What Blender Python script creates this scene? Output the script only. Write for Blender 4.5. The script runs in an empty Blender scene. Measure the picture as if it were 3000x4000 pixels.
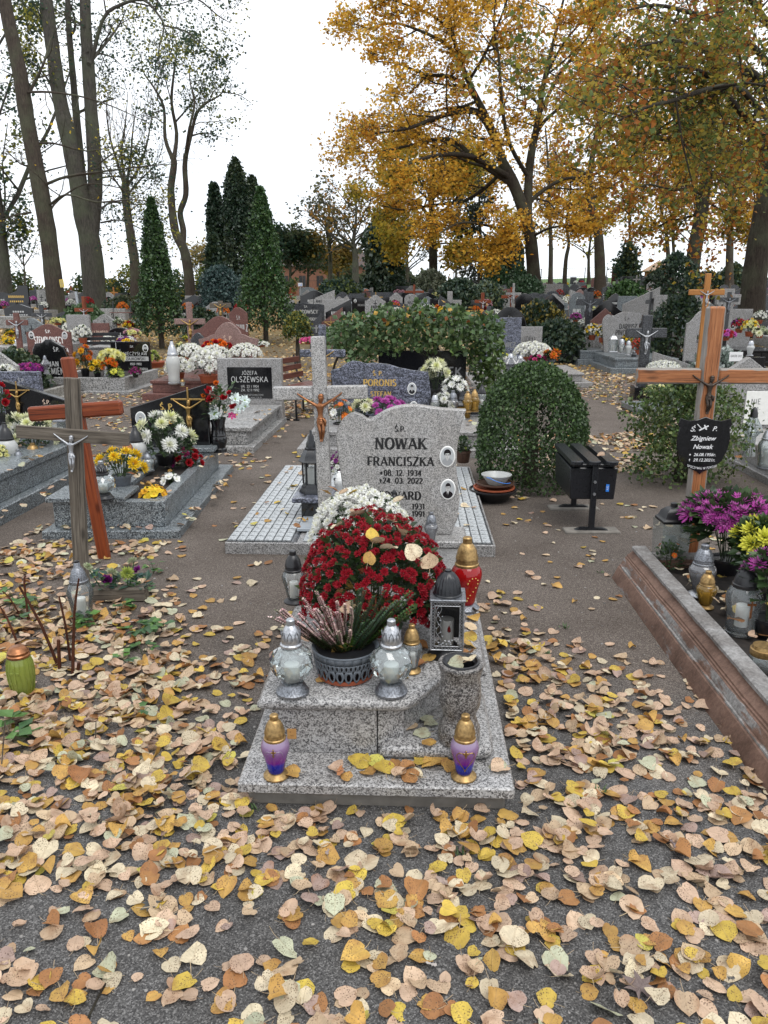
import bpy, bmesh, math, random
import numpy as np
from mathutils import Vector, Matrix, Euler, noise as mnoise
sc = bpy.context.scene
COL = sc.collection
RAD = math.radians
R = random.Random(11)
# ---------------------------------------------------------------- camera, sky, sun, exposure
CAMH, PIT, FPX = 1.65, RAD(15.46), 3000.0
cam = bpy.data.objects.new('camera', bpy.data.cameras.new('camera'))
COL.objects.link(cam)
cam.location = (0, 0, CAMH)
cam.rotation_euler = (RAD(90) - PIT, 0, 0)
cam.data.sensor_fit = 'VERTICAL'
cam.data.sensor_height = 24.0
cam.data.lens = FPX / 4000.0 * 24.0
cam.data.clip_start = 0.05
cam.data.clip_end = 1500
sc.camera = cam
SUN_EL, SUN_AZ = RAD(62), RAD(150)
world = bpy.data.worlds.new('World')
sc.world = world
world.use_nodes = True
wn = world.node_tree
wn.nodes.clear()
w_out = wn.nodes.new('ShaderNodeOutputWorld')
w_bg = wn.nodes.new('ShaderNodeBackground')
w_bg.inputs['Strength'].default_value = 0.1
w_sky = wn.nodes.new('ShaderNodeTexSky')
w_sky.sky_type = 'NISHITA'
w_sky.sun_disc = False
w_sky.sun_elevation = SUN_EL
w_sky.sun_rotation = SUN_AZ
w_tc = wn.nodes.new('ShaderNodeTexCoord')
w_noise = wn.nodes.new('ShaderNodeTexNoise')
w_noise.inputs['Scale'].default_value = 2.2
w_noise.inputs['Detail'].default_value = 4
w_ramp = wn.nodes.new('ShaderNodeValToRGB')          # the cloud deck: even, pale, faintly blue in its thin places
w_ramp.color_ramp.elements[0].position = 0.3
w_ramp.color_ramp.elements[0].color = (9.6, 10.3, 11.2, 1)
w_ramp.color_ramp.elements[1].position = 0.62
w_ramp.color_ramp.elements[1].color = (11.4, 11.7, 12.1, 1)
w_mix = wn.nodes.new('ShaderNodeMixRGB')
w_mix.inputs['Fac'].default_value = 0.93
wn.links.new(w_tc.outputs['Generated'], w_noise.inputs['Vector'])
wn.links.new(w_noise.outputs['Fac'], w_ramp.inputs['Fac'])
wn.links.new(w_sky.outputs['Color'], w_mix.inputs['Color1'])
wn.links.new(w_ramp.outputs['Color'], w_mix.inputs['Color2'])
wn.links.new(w_mix.outputs['Color'], w_bg.inputs['Color'])
wn.links.new(w_bg.outputs['Background'], w_out.inputs['Surface'])
sun = bpy.data.objects.new('sun', bpy.data.lights.new('sun', 'SUN'))
COL.objects.link(sun)
sun.data.energy = 1.4
sun.data.angle = RAD(38)
sun.data.color = (1.0, 0.97, 0.93)
sun.rotation_euler = (RAD(90) - SUN_EL, 0, RAD(180) - SUN_AZ)
sun.location = (0, 0, 30)
sc.view_settings.view_transform = 'Standard'
sc.view_settings.look = 'None'
sc.view_settings.exposure = 0.4
sc.view_settings.gamma = 1.0
sc.view_settings.use_curve_mapping = False
sc.render.engine = 'CYCLES'
sc.cycles.max_bounces = 8
sc.cycles.diffuse_bounces = 3
sc.cycles.glossy_bounces = 3
sc.cycles.transmission_bounces = 6
sc.cycles.transparent_max_bounces = 16
sc.cycles.caustics_reflective = False
sc.cycles.caustics_refractive = False
sc.cycles.use_denoising = True

# ---------------------------------------------------------------- the lie of the land
def sstep(a, b, v):
 t = min(1, max(0, (v - a) / (b - a)))
 return t * t * (3 - 2 * t)
def gz(x, y):
 s = 1.0 * sstep(19, 36, y)
 s += 0.024 * max(0, min(y, 120) - 36) * (1 + max(-0.85, min(0.9, x / 30)))
 s += 0.10 * sstep(24, 40, y) * math.sin(x * 0.21 + y * 0.13)
 return s
def ray(px, py):
 u, v = (px - 1500) / FPX, (2000 - py) / FPX
 return Vector((u, math.cos(PIT) + v * math.sin(PIT), v * math.cos(PIT) - math.sin(PIT)))
def G(px, py, z=0.0):                       # where the sight line of a pixel meets the level z
 d = ray(px, py)
 t = (z - CAMH) / d.z
 return Vector((d.x * t, d.y * t, z))
def A(px, py, Y):                           # ... and where it is at distance Y
 d = ray(px, py)
 return Vector((d.x * Y / d.y, Y, CAMH + d.z * Y / d.y))
def ZT(Y, py):
 return A(1500, py, Y).z
def GX(px, Y):                              # the spot on the ground at distance Y below column px
 z = 0
 for _ in range(4):
  x = (px - 1500) / FPX * (Y * math.cos(PIT) + (CAMH - z) * math.sin(PIT))
  z = gz(x, Y)
 return Vector((x, Y, z))
def MPP(Y, z=0.5):                          # metres per photograph pixel at distance Y
 return (Y * math.cos(PIT) + (CAMH - z) * math.sin(PIT)) / FPX
YAW = RAD(-2.25)                            # the graves' common direction

# ---------------------------------------------------------------- mesh and object helpers
class MB:
 def __init__(s):
  s.v, s.f, s.c = [], [], []
  s.col = None
 def add(s, vs, fs, col=None):
  n = len(s.v)
  s.v += [tuple(p) for p in vs]
  s.f += [[i + n for i in f] for f in fs]
  c = col if col is not None else (s.col or (1, 1, 1))
  s.c += [c] * len(vs)
 def box(s, x0, x1, y0, y1, z0, z1, b=0.004, col=None, top=None, M=None):
  """a block with chamfered edges; top=(dx,dy) insets its upper face"""
  b = min(b, (x1 - x0) * .3, (y1 - y0) * .3, (z1 - z0) * .3)
  X, Y, Z = (x0, x1), (y0, y1), (z0, z1)
  idx, vs = {}, []
  for i in (0, 1):
   for j in (0, 1):
    for k in (0, 1):
     sx, sy, sz = (1 - 2 * i) * b, (1 - 2 * j) * b, (1 - 2 * k) * b
     for a, p in enumerate(((X[i], Y[j] + sy, Z[k] + sz), (X[i] + sx, Y[j], Z[k] + sz), (X[i] + sx, Y[j] + sy, Z[k]))):
      if top and k:
       p = (p[0] + top[0] * (1 - 2 * i), p[1] + top[1] * (1 - 2 * j), p[2])
      idx[i, j, k, a] = len(vs)
      vs.append(M @ Vector(p) if M else p)
  fs = []
  q = lambda a, b_, c, d: fs.append([idx[a], idx[b_], idx[c], idx[d]])
  for i in (0, 1):
   w = [(i, 0, 0, 0), (i, 1, 0, 0), (i, 1, 1, 0), (i, 0, 1, 0)]
   q(*(w if i else w[::-1]))
   w = [(0, i, 0, 1), (1, i, 0, 1), (1, i, 1, 1), (0, i, 1, 1)]
   q(*(w[::-1] if i else w))
   w = [(0, 0, i, 2), (1, 0, i, 2), (1, 1, i, 2), (0, 1, i, 2)]
   q(*(w if i else w[::-1]))
  for i in (0, 1):
   for j in (0, 1):
    q((i, j, 0, 0), (i, j, 1, 0), (i, j, 1, 1), (i, j, 0, 1))
    q((i, 0, j, 0), (i, 1, j, 0), (i, 1, j, 2), (i, 0, j, 2))
    q((0, i, j, 1), (1, i, j, 1), (1, i, j, 2), (0, i, j, 2))
    for k in (0, 1):
     fs.append([idx[i, j, k, 0], idx[i, j, k, 1], idx[i, j, k, 2]])
  s.add(vs, fs, col)
 def lathe(s, prof, n=20, c=(0, 0, 0), col=None, jit=0, sx=1, sy=1, rng=None, cap=True, tw=0, ang0=0):
  vs, fs = [], []
  for a, (r, z) in enumerate(prof):
   for i in range(n):
    t = 2 * math.pi * (i + (.5 * (a % 2) if tw else 0)) / n + ang0
    rr = r * (1 + (rng or R).uniform(-jit, jit)) if jit else r
    vs.append((c[0] + rr * math.cos(t) * sx, c[1] + rr * math.sin(t) * sy, c[2] + z))
  for a in range(len(prof) - 1):
   for i in range(n):
    j = (i + 1) % n
    p, q_, r_, t_ = a * n + i, a * n + j, (a + 1) * n + j, (a + 1) * n + i
    if tw:
     if a % 2 == 0: fs += [[p, q_, t_], [q_, r_, t_]]
     else: fs += [[p, q_, r_], [p, r_, t_]]
    else:
     fs.append([p, q_, r_, t_])
  if cap:
   if prof[0][0] > 1e-4: fs.append(list(range(n))[::-1])
   if prof[-1][0] > 1e-4: fs.append([(len(prof) - 1) * n + i for i in range(n)])
  s.add(vs, fs, col)
 def tube(s, pts, rad, n=6, col=None, flat=1.0):
  pts = [Vector(p) for p in pts]
  vs, fs = [], []
  up = Vector((0.31, 0.17, 0.93)).normalized()
  for i, p in enumerate(pts):
   d = (pts[min(i + 1, len(pts) - 1)] - pts[max(i - 1, 0)])
   if d.length < 1e-9: d = Vector((0, 0, 1))
   d.normalize()
   if abs(d.dot(up)) > .97: up = Vector((1, .2, .1)).normalized()
   a = d.cross(up).normalized()
   b = d.cross(a)
   r = rad[i] if hasattr(rad, '__len__') else rad
   for k in range(n):
    t = 2 * math.pi * k / n
    vs.append(p + a * (r * math.cos(t)) + b * (r * math.sin(t) * flat))
  for i in range(len(pts) - 1):
   for k in range(n):
    j = (k + 1) % n
    fs.append([i * n + k, i * n + j, (i + 1) * n + j, (i + 1) * n + k])
  fs.append([k for k in range(n)])
  fs.append([(len(pts) - 1) * n + k for k in range(n)][::-1])
  s.add(vs, fs, col)
 def prism(s, pts, y0, y1, b=0.004, col=None, axis='y'):
  """an outline in x,z pushed from y0 (front) to y1, front and back arris chamfered"""
  n = len(pts)
  cx, cz = sum(p[0] for p in pts) / n, sum(p[1] for p in pts) / n
  def inset(p):
   dx, dz = p[0] - cx, p[1] - cz
   l = math.hypot(dx, dz) or 1
   return (p[0] - dx / l * b * 1.2, p[1] - dz / l * b * 1.2)
  rings = [([inset(p) for p in pts], y0), (pts, y0 + b), (pts, y1 - b), ([inset(p) for p in pts], y1)]
  vs = []
  for ps, y in rings:
   for p in ps:
    vs.append((p[0], y, p[1]) if axis == 'y' else (p[0], p[1], y))
  fs = [list(range(n)), [3 * n + i for i in range(n)][::-1]]
  for a in range(3):
   for i in range(n):
    j = (i + 1) % n
    fs.append([a * n + i, (a + 1) * n + i, (a + 1) * n + j, a * n + j])
  s.add(vs, fs, col)
 def poly(s, pts, col=None):
  s.add(pts, [list(range(len(pts)))], col)
 def build(s, name, m=None, parent=None, loc=None, smooth=35, rz=None):
  me = bpy.data.meshes.new(name)
  me.from_pydata(s.v, [], s.f)
  if any(c != (1, 1, 1) for c in s.c):
   at = me.color_attributes.new('col', 'FLOAT_COLOR', 'POINT')
   a = np.ones((len(s.c), 4), np.float32)
   a[:, :3] = np.array(s.c, np.float32)[:, :3]
   at.data.foreach_set('color', a.ravel())
  if smooth and len(me.polygons):
   me.polygons.foreach_set('use_smooth', [True] * len(me.polygons))
   me.set_sharp_from_angle(angle=RAD(smooth))
  if m: me.materials.append(m)
  return link(name, me, parent, loc, rz)
def link(name, me, parent=None, loc=None, rz=None):
 o = bpy.data.objects.new(name, me)
 COL.objects.link(o)
 if parent is not None: o.parent = parent
 if loc is not None: o.location = loc
 if rz is not None: o.rotation_euler = (0, 0, rz)
 return o
def tag(o, label=None, cat=None, group=None, kind=None):
 if label: o['label'] = label
 if cat: o['category'] = cat
 if group: o['group'] = group
 if kind: o['kind'] = kind
 return o
def thing(name, label, cat, loc=(0, 0, 0), rz=0.0, group=None):
 o = bpy.data.objects.new(name, None)
 COL.objects.link(o)
 o.empty_display_size = .1
 o.location = loc
 o.rotation_euler = (0, 0, rz)
 return tag(o, label, cat, group)
def dup(root, loc, rz=0.0, label=None, group=None, scale=None):
 def cp(o, par):
  c = o.copy()
  COL.objects.link(c)
  if par is not None: c.parent = par
  for ch in list(KIDS.get(o.name, o.children)):
   cp(ch, c)
  return c
 r = cp(root, None)
 r.location = loc
 r.rotation_euler = (0, 0, rz)
 if label: r['label'] = label
 if group: r['group'] = group
 if scale: r.scale = (scale,) * 3 if not hasattr(scale, '__len__') else scale
 return r
KIDS = {}
def npmesh(name, V, Fq, C=None, m=None, parent=None, UV=None, smooth=False):
 """V (n,3), Fq (k,3|4) faces, C (n,3) colours"""
 me = bpy.data.meshes.new(name)
 k, w = Fq.shape
 me.vertices.add(len(V)); me.loops.add(k * w); me.polygons.add(k)
 me.vertices.foreach_set('co', np.ascontiguousarray(V, np.float32).ravel())
 me.loops.foreach_set('vertex_index', np.ascontiguousarray(Fq, np.int32).ravel())
 me.polygons.foreach_set('loop_start', np.arange(0, k * w, w, dtype=np.int32))
 if smooth: me.polygons.foreach_set('use_smooth', np.ones(k, bool))
 if C is not None:
  at = me.color_attributes.new('col', 'FLOAT_COLOR', 'POINT')
  a = np.ones((len(V), 4), np.float32); a[:, :3] = C
  at.data.foreach_set('color', a.ravel())
 if UV is not None:
  ul = me.uv_layers.new(name='UVMap')
  ul.data.foreach_set('uv', np.ascontiguousarray(UV[Fq.ravel()], np.float32).ravel())
 me.update(calc_edges=True)
 if m: me.materials.append(m)
 return link(name, me, parent)
# ---------------------------------------------------------------- materials
def newmat(name):
 m = bpy.data.materials.new(name)
 m.use_nodes = True
 nt = m.node_tree
 nt.nodes.clear()
 out = nt.nodes.new('ShaderNodeOutputMaterial')
 return m, nt, out
class NT:
 def __init__(s, nt): s.nt = nt
 def n(s, typ, **kw):
  nd = s.nt.nodes.new('ShaderNode' + typ)
  for k, v in kw.items():
   if k.startswith('i_'):
    key = k[2:].replace('_', ' ')
    inp = nd.inputs[int(key)] if key.isdigit() else nd.inputs[key]
    if hasattr(v, 'is_output') or isinstance(v, bpy.types.NodeSocket): s.nt.links.new(v, inp)
    else: inp.default_value = v
   else: setattr(nd, k, v)
  return nd
 def ramp(s, fac, stops, interp='LINEAR'):
  nd = s.nt.nodes.new('ShaderNodeValToRGB')
  cr = nd.color_ramp
  cr.interpolation = interp
  while len(cr.elements) < len(stops): cr.elements.new(0.5)
  for e, (p, c) in zip(cr.elements, stops):
   e.position = p
   e.color = (c[0], c[1], c[2], 1) if hasattr(c, '__len__') else (c, c, c, 1)
  s.nt.links.new(fac, nd.inputs['Fac'])
  return nd.outputs['Color']
 def mix(s, fac, a, b, mode='MIX'):
  nd = s.nt.nodes.new('ShaderNodeMixRGB')
  nd.blend_type = mode
  for k, v in (('Fac', fac), ('Color1', a), ('Color2', b)):
   if isinstance(v, bpy.types.NodeSocket): s.nt.links.new(v, nd.inputs[k])
   else: nd.inputs[k].default_value = v if not isinstance(v, tuple) or len(v) == 4 else (*v, 1)
  return nd.outputs['Color']
 def math(s, op, a, b=0.0):
  nd = s.nt.nodes.new('ShaderNodeMath')
  nd.operation = op
  for i, v in enumerate((a, b)):
   if isinstance(v, bpy.types.NodeSocket): s.nt.links.new(v, nd.inputs[i])
   else: nd.inputs[i].default_value = v
  return nd.outputs[0]
 def bump(s, h, st=.3, d=.01):
  nd = s.n('Bump')
  nd.inputs['Strength'].default_value = st
  nd.inputs['Distance'].default_value = d
  s.nt.links.new(h, nd.inputs['Height'])
  return nd.outputs['Normal']
 def princ(s, out, col, rough=.5, metal=0.0, normal=None, spec=.5, **kw):
  p = s.nt.nodes.new('ShaderNodeBsdfPrincipled')
  for k, v in (('Base Color', col), ('Roughness', rough), ('Metallic', metal), ('Specular IOR Level', spec), ('Normal', normal)):
   if v is None: continue
   if isinstance(v, bpy.types.NodeSocket): s.nt.links.new(v, p.inputs[k])
   else: p.inputs[k].default_value = (*v, 1) if hasattr(v, '__len__') else v
  for k, v in kw.items(): p.inputs[k.replace('_', ' ')].default_value = v
  if out: s.nt.links.new(p.outputs[0], out.inputs['Surface'])
  return p
def plain(name, col, rough=.5, metal=0.0, var=.12, scale=40, bump=.1, spec=.5):
 m, nt, out = newmat(name)
 t = NT(nt)
 tc = t.n('TexCoord').outputs['Object']
 nz = t.n('TexNoise', i_Vector=tc, i_Scale=scale, i_Detail=4.0).outputs['Fac']
 c = t.ramp(nz, [(.3, [k * (1 - var) for k in col]), (.7, [min(1, k * (1 + var)) for k in col])])
 rg = t.math('MULTIPLY_ADD', nz, .2); nt.nodes[-1].inputs[2].default_value = max(0, rough - .1)
 t.princ(out, c, rg, metal, t.bump(nz, bump, .003) if bump else None, spec)
 return m
def granite(name, dark, mid, light, scale=170, rough=.24, pd=.24, pm=.55, stain=.38, vein=0):
 m, nt, out = newmat(name)
 t = NT(nt)
 tc = t.n('TexCoord').outputs['Object']
 wob = t.n('TexNoise', i_Vector=tc, i_Scale=scale * 1.3, i_Detail=1.0).outputs['Color']
 wv = t.mix(.006, tc, wob, 'ADD')
 vo = t.n('TexVoronoi', i_Vector=wv, i_Scale=scale).outputs['Color']
 sep = t.n('SeparateColor', i_Color=vo).outputs
 big = t.n('TexNoise', i_Vector=tc, i_Scale=scale * .22, i_Detail=2.0).outputs['Fac']
 val = t.math('ADD', sep[0], t.math('MULTIPLY', t.math('SUBTRACT', big, .5), .5))
 c = t.ramp(val, [(0, dark), (pd, mid), (pm, light), (.9, [min(1, k * 1.25) for k in light])], 'CONSTANT')
 st = t.n('TexNoise', i_Vector=tc, i_Scale=5.0, i_Detail=5.0, i_Roughness=.65).outputs['Fac']
 if vein:
  mp = t.n('Mapping', i_Vector=tc, i_Rotation=(.2, .5, .6), i_Scale=(4, 4, 16))
  vn = t.n('TexNoise', i_Vector=mp.outputs[0], i_Scale=2.2, i_Detail=5.0, i_Distortion=1.2).outputs['Fac']
  c = t.mix(1.0, c, t.ramp(vn, [(.35, (.55, .55, .55)), (.6, (1.5, 1.5, 1.55))]), 'MULTIPLY')
 c = t.mix(stain, c, t.ramp(st, [(.35, (.62, .57, .5)), (.62, (1, 1, 1))]), 'MULTIPLY')
 rg = t.ramp(st, [(.35, min(1, rough + .22)), (.65, rough)])
 t.princ(out, c, rg, 0, None, .5)
 return m
def wood(name, cols, rough=.6, axis=2, scale=9, weather=0, bump=.35, grey=(.2, .18, .16), crack=.0):
 m, nt, out = newmat(name)
 t = NT(nt)
 tcn = t.n('TexCoord')
 tc = tcn.outputs['Object']
 sc_ = [scale * 4] * 3
 sc_[axis] = scale * .22
 mp = t.n('Mapping', i_Vector=tc, i_Scale=sc_).outputs[0]
 g = t.n('TexNoise', i_Vector=mp, i_Scale=2.0, i_Detail=6.0, i_Roughness=.7, i_Distortion=.4).outputs['Fac']
 c = t.ramp(g, [(.28, cols[0]), (.5, cols[1]), (.72, cols[2])])
 ck = [v * 1.7 for v in sc_]; ck[axis] = scale * .1
 cr_ = t.n('TexNoise', i_Vector=t.n('Mapping', i_Vector=tc, i_Scale=ck).outputs[0], i_Scale=2.0, i_Detail=3.0).outputs['Fac']
 c = t.mix(t.ramp(cr_, [(.36, .8), (.41, 0)]), c, tuple(k * .3 for k in cols[0]))
 kn = t.n('TexVoronoi', i_Vector=t.n('Mapping', i_Vector=tc, i_Scale=[3.2 if i == axis else 9 for i in range(3)]).outputs[0], i_Scale=1.0, i_Randomness=1.0).outputs['Distance']
 c = t.mix(t.ramp(kn, [(.06, .75), (.16, 0)]), c, tuple(k * .4 for k in cols[0]))
 if weather:
  sp = t.n('SeparateXYZ', i_Vector=tcn.outputs['Generated']).outputs
  e = None
  for i in range(3):
   a_ = t.math('ABSOLUTE', t.math('SUBTRACT', sp[i], .5))
   if i == axis: a_ = t.math('POWER', t.math('MULTIPLY', a_, 1.96), 9.0); a_ = t.math('MULTIPLY', a_, .5)
   elif i == 1: continue
   e = a_ if e is None else t.math('MAXIMUM', e, a_)
  wn_ = t.n('TexNoise', i_Vector=t.n('Mapping', i_Vector=tc, i_Scale=[7 if i == axis else 22 for i in range(3)]).outputs[0], i_Scale=1.0, i_Detail=4.0).outputs['Fac']
  mk = t.math('ADD', e, t.math('MULTIPLY', t.math('SUBTRACT', wn_, .5), weather))
  mk = t.ramp(mk, [(.37, 0), (.41, 1)])
  c = t.mix(mk, c, t.ramp(g, [(.3, [k * .6 for k in grey]), (.7, [k * 1.5 for k in grey])]))
 t.princ(out, c, rough, 0, t.bump(g, bump, .004), .35)
 return m
def vcol(name, rough=.6, trans=0.0, spots=0.0, spec=.3, hue=0.0, veins=False, var=.25, vscale=60):
 """colour from the mesh's 'col' attribute, with blotches; trans = share of light let through"""
 m, nt, out = newmat(name)
 t = NT(nt)
 c = t.n('VertexColor', layer_name='col').outputs['Color']
 tc = t.n('TexCoord').outputs['Object']
 nz = t.n('TexNoise', i_Vector=t.n('NewGeometry').outputs['Position'] if veins else tc, i_Scale=float(vscale), i_Detail=3.0, i_Roughness=.6).outputs['Fac']
 if hue:
  rnd = t.n('ObjectInfo').outputs['Random']
  hs = t.n('HueSaturation', i_Color=c)
  nt.links.new(t.math('MULTIPLY_ADD', rnd, hue), hs.inputs['Hue']); nt.nodes[-1].inputs[2].default_value = .5 - hue / 2
  nt.links.new(t.math('MULTIPLY_ADD', rnd, .3), hs.inputs['Value']); nt.nodes[-1].inputs[2].default_value = .85
  c = hs.outputs[0]
 if var: c = t.mix(1.0, c, t.ramp(nz, [(.3, (1 - var,) * 3), (.7, (1 + var,) * 3)]), 'MULTIPLY')
 nrm = None
 if veins:
  uv = t.n('UVMap').outputs['UV']
  sp = t.n('SeparateXYZ', i_Vector=uv).outputs
  ax = t.math('ABSOLUTE', sp[0])
  ph = t.math('SUBTRACT', sp[1], t.math('MULTIPLY', ax, .8))
  wv = t.math('ABSOLUTE', t.math('SINE', t.math('MULTIPLY', ph, 19.0)))
  lat = t.ramp(wv, [(.0, 1), (.16, 0)])
  mid = t.ramp(ax, [(.0, 1), (.05, 0)])
  vv = t.math('MAXIMUM', lat, mid)
  c = t.mix(t.math('MULTIPLY', vv, .3), c, (.30, .2, .11))
  nrm = t.bump(vv, .5, .0015)
  edge = t.ramp(ax, [(.3, 0), (.55, 1)])
 if spots:
  wp = t.n('NewGeometry').outputs['Position']
  vo = t.n('TexVoronoi', i_Vector=wp, i_Scale=190.0).outputs['Distance']
  n2 = t.n('TexNoise', i_Vector=wp, i_Scale=26.0, i_Detail=3.0).outputs['Fac']
  sp_ = t.math('MULTIPLY', t.ramp(vo, [(.24, 1), (.4, 0)]), t.ramp(n2, [(.40, 0), (.55, 1)]))
  c = t.mix(t.math('MULTIPLY', sp_, spots), c, (.09, .05, .03))
  n3 = t.n('TexNoise', i_Vector=wp, i_Scale=16.0, i_Detail=3.0).outputs['Fac']
  c = t.mix(t.math('MULTIPLY', t.ramp(n3, [(.55, 0), (.72, 1)]), .55), c, (.22, .1, .04))
 p = t.princ(None, c, rough, 0, nrm, spec)
 if trans:
  tr = t.n('BsdfTranslucent')
  nt.links.new(c, tr.inputs['Color'])
  mx = t.n('MixShader')
  mx.inputs[0].default_value = trans
  nt.links.new(p.outputs[0], mx.inputs[1]); nt.links.new(tr.outputs[0], mx.inputs[2])
  nt.links.new(mx.outputs[0], out.inputs['Surface'])
 else:
  nt.links.new(p.outputs[0], out.inputs['Surface'])
 return m
def glass(name, tint=(.95, .97, .97), refl=1.0, body=(.7, .75, .76), solid=.12, grad=None, rough=.06):
 """a thin glass wall: lets most light through, mirrors by the angle, with a little body of its own"""
 m, nt, out = newmat(name)
 t = NT(nt)
 tr = t.n('BsdfTransparent'); gl = t.n('BsdfGlossy', i_Roughness=rough); df = t.n('BsdfDiffuse')
 fr = t.n('Fresnel', i_IOR=1.5)
 tc = t.n('TexCoord').outputs
 if grad:
  z = t.n('SeparateXYZ', i_Vector=tc['Generated']).outputs[2]
  c = t.ramp(z, grad)
  nt.links.new(c, tr.inputs['Color']); nt.links.new(c, df.inputs['Color'])
 else:
  tr.inputs['Color'].default_value = (*tint, 1); df.inputs['Color'].default_value = (*body, 1)
 m1 = t.n('MixShader', i_0=solid)
 nt.links.new(tr.outputs[0], m1.inputs[1]); nt.links.new(df.outputs[0], m1.inputs[2])
 m2 = t.n('MixShader')
 nt.links.new(t.math('MULTIPLY', fr.outputs[0], refl), m2.inputs[0])
 nt.links.new(m1.outputs[0], m2.inputs[1]); nt.links.new(gl.outputs[0], m2.inputs[2])
 nt.links.new(m2.outputs[0], out.inputs['Surface'])
 return m
M = {}
M['granite'] = granite('grey_granite', (.06, .058, .06), (.185, .18, .178), (.37, .365, .36), 235, .26, .22, .52)
M['granite_vase'] = granite('dark_turned_granite', (.03, .028, .028), (.12, .11, .105), (.26, .25, .24), 235, .2, .3, .62)
M['granite_fine'] = granite('pale_fine_granite', (.10, .10, .10), (.25, .245, .24), (.44, .43, .42), 330, .25)
M['granite_blue'] = granite('blue_grey_granite', (.025, .03, .035), (.12, .14, .155), (.27, .30, .315), 190, .25, .35, .65)
M['granite_far'] = granite('weathered_grey_granite', (.08, .08, .08), (.2, .2, .195), (.36, .355, .35), 90, .4)
M['granite_red'] = granite('red_brown_granite', (.05, .02, .018), (.12, .05, .042), (.19, .085, .07), 150, .25)
M['granite_pink'] = granite('pink_brown_granite', (.09, .05, .045), (.2, .12, .105), (.28, .18, .16), 150, .35)
M['granite_orion'] = granite('veined_slate_blue_granite', (.02, .022, .03), (.06, .066, .085), (.15, .16, .2), 120, .18, .3, .6, .1, 1)
M['granite_dark'] = granite('dark_grey_granite', (.012, .013, .015), (.035, .037, .042), (.085, .09, .1), 170, .16, .4, .75, .1)
M['black'] = plain('polished_black_stone', (.008, .008, .009), .1, 0, .3, 60, 0, .6)
M['concrete'] = plain('rough_concrete', (.17, .155, .135), .9, 0, .3, 14, .5)
M['terrazzo'] = granite('old_terrazzo', (.09, .085, .075), (.2, .19, .17), (.3, .29, .265), 80, .6, .2, .5, .45)
M['soil'] = plain('dark_soil', (.02, .015, .012), .95, 0, .5, 30, .9)
M['brass'] = plain('dull_brass', (.42, .27, .1), .35, 1, .2, 50, .05)
M['gold'] = plain('gold_paint', (.34, .22, .09), .4, .75, .35, 90, .15)
M['goldpaint'] = plain('gold_letters', (.55, .36, .1), .45, .3, .15, 60, 0)
M['bronze'] = plain('copper_bronze', (.30, .13, .06), .38, .85, .3, 60, .1)
M['bronze_dark'] = plain('dark_patinated_bronze', (.07, .055, .045), .42, .8, .4, 60, .1)
M['silver'] = plain('silver_paint', (.42, .43, .45), .36, .8, .35, 120, .25)
M['silver_dark'] = plain('antiqued_silver', (.2, .21, .23), .4, .75, .55, 160, .4)
M['steel'] = plain('galvanised_steel', (.4, .42, .44), .4, .9, .15, 30, .1)
M['black_plastic'] = plain('black_plastic', (.012, .012, .014), .35, 0, .25, 60, .1)
M['grey_plastic'] = plain('grey_plastic', (.11, .125, .145), .5, 0, .12, 60, .1)
M['terracotta'] = plain('terracotta_plastic', (.30, .07, .028), .55, 0, .15, 50, .1)
M['brown_pot'] = plain('brown_plastic', (.07, .035, .022), .5, 0, .2, 40, .1)
M['black_metal'] = plain('black_enamelled_steel', (.011, .012, .015), .3, 0, .2, 80, .12, .5)
M['blue_sticker'] = plain('blue_sticker', (.03, .22, .75), .4, 0, .05, 40, 0)
M['white_wax'] = plain('white_wax', (.75, .74, .7), .5, 0, .05, 30, .05)
M['white_paint'] = plain('white_paint', (.78, .78, .76), .5, 0, .05, 30, 0)
M['letter_black'] = plain('black_letters', (.008, .008, .009), .35, 0, .2, 90, 0)
M['letter_silver'] = plain('silver_letters', (.45, .45, .44), .5, .2, .15, 90, 0)
M['letter_grey'] = plain('faint_grey_letters', (.2, .2, .2), .5, 0, .15, 90, 0)
M['letter_brown'] = plain('faint_brown_letters', (.50, .37, .29), .5, 0, .15, 90, 0)
M['tag_card'] = plain('brown_card', (.42, .22, .07), .7, 0, .1, 50, .05)
M['wood_grey'] = wood('weathered_grey_wood', ((.045, .036, .028), (.11, .092, .072), (.19, .165, .135)), .8, 2, 10, 0, .7)
M['wood_grey_x'] = wood('weathered_grey_wood_across', ((.045, .036, .028), (.11, .092, .072), (.19, .165, .135)), .8, 0, 10, 0, .7)
M['wood_red'] = wood('red_brown_varnished_wood', ((.11, .02, .006), (.19, .04, .012), (.26, .065, .02)), .35, 2, 7, 0, .1)
M['wood_red_x'] = wood('red_brown_varnished_wood_across', ((.11, .02, .006), (.19, .04, .012), (.26, .065, .02)), .35, 0, 7, 0, .1)
M['wood_or'] = wood('peeling_orange_varnished_wood', ((.16, .055, .02), (.31, .115, .042), (.42, .185, .075)), .5, 2, 13, .34, .5)
M['wood_or_x'] = wood('peeling_orange_varnished_wood_across', ((.16, .055, .02), (.31, .115, .042), (.42, .185, .075)), .5, 0, 13, .34, .5)
M['wood_yel'] = wood('honey_varnished_wood', ((.26, .1, .022), (.36, .15, .035), (.45, .2, .055)), .4, 2, 7, 0, .1)
M['wood_yel_x'] = wood('honey_varnished_wood_across', ((.26, .1, .022), (.36, .15, .035), (.45, .2, .055)), .4, 0, 7, 0, .1)
M['wood_bench'] = wood('brown_painted_planks', ((.07, .025, .018), (.12, .042, .03), (.17, .065, .048)), .5, 0, 8, 0, .2)
M['wood_hut'] = wood('fresh_orange_boards', ((.3, .12, .05), (.42, .19, .085), (.5, .26, .13)), .7, 0, 4, 0, .2)
M['bark'] = None
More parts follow.
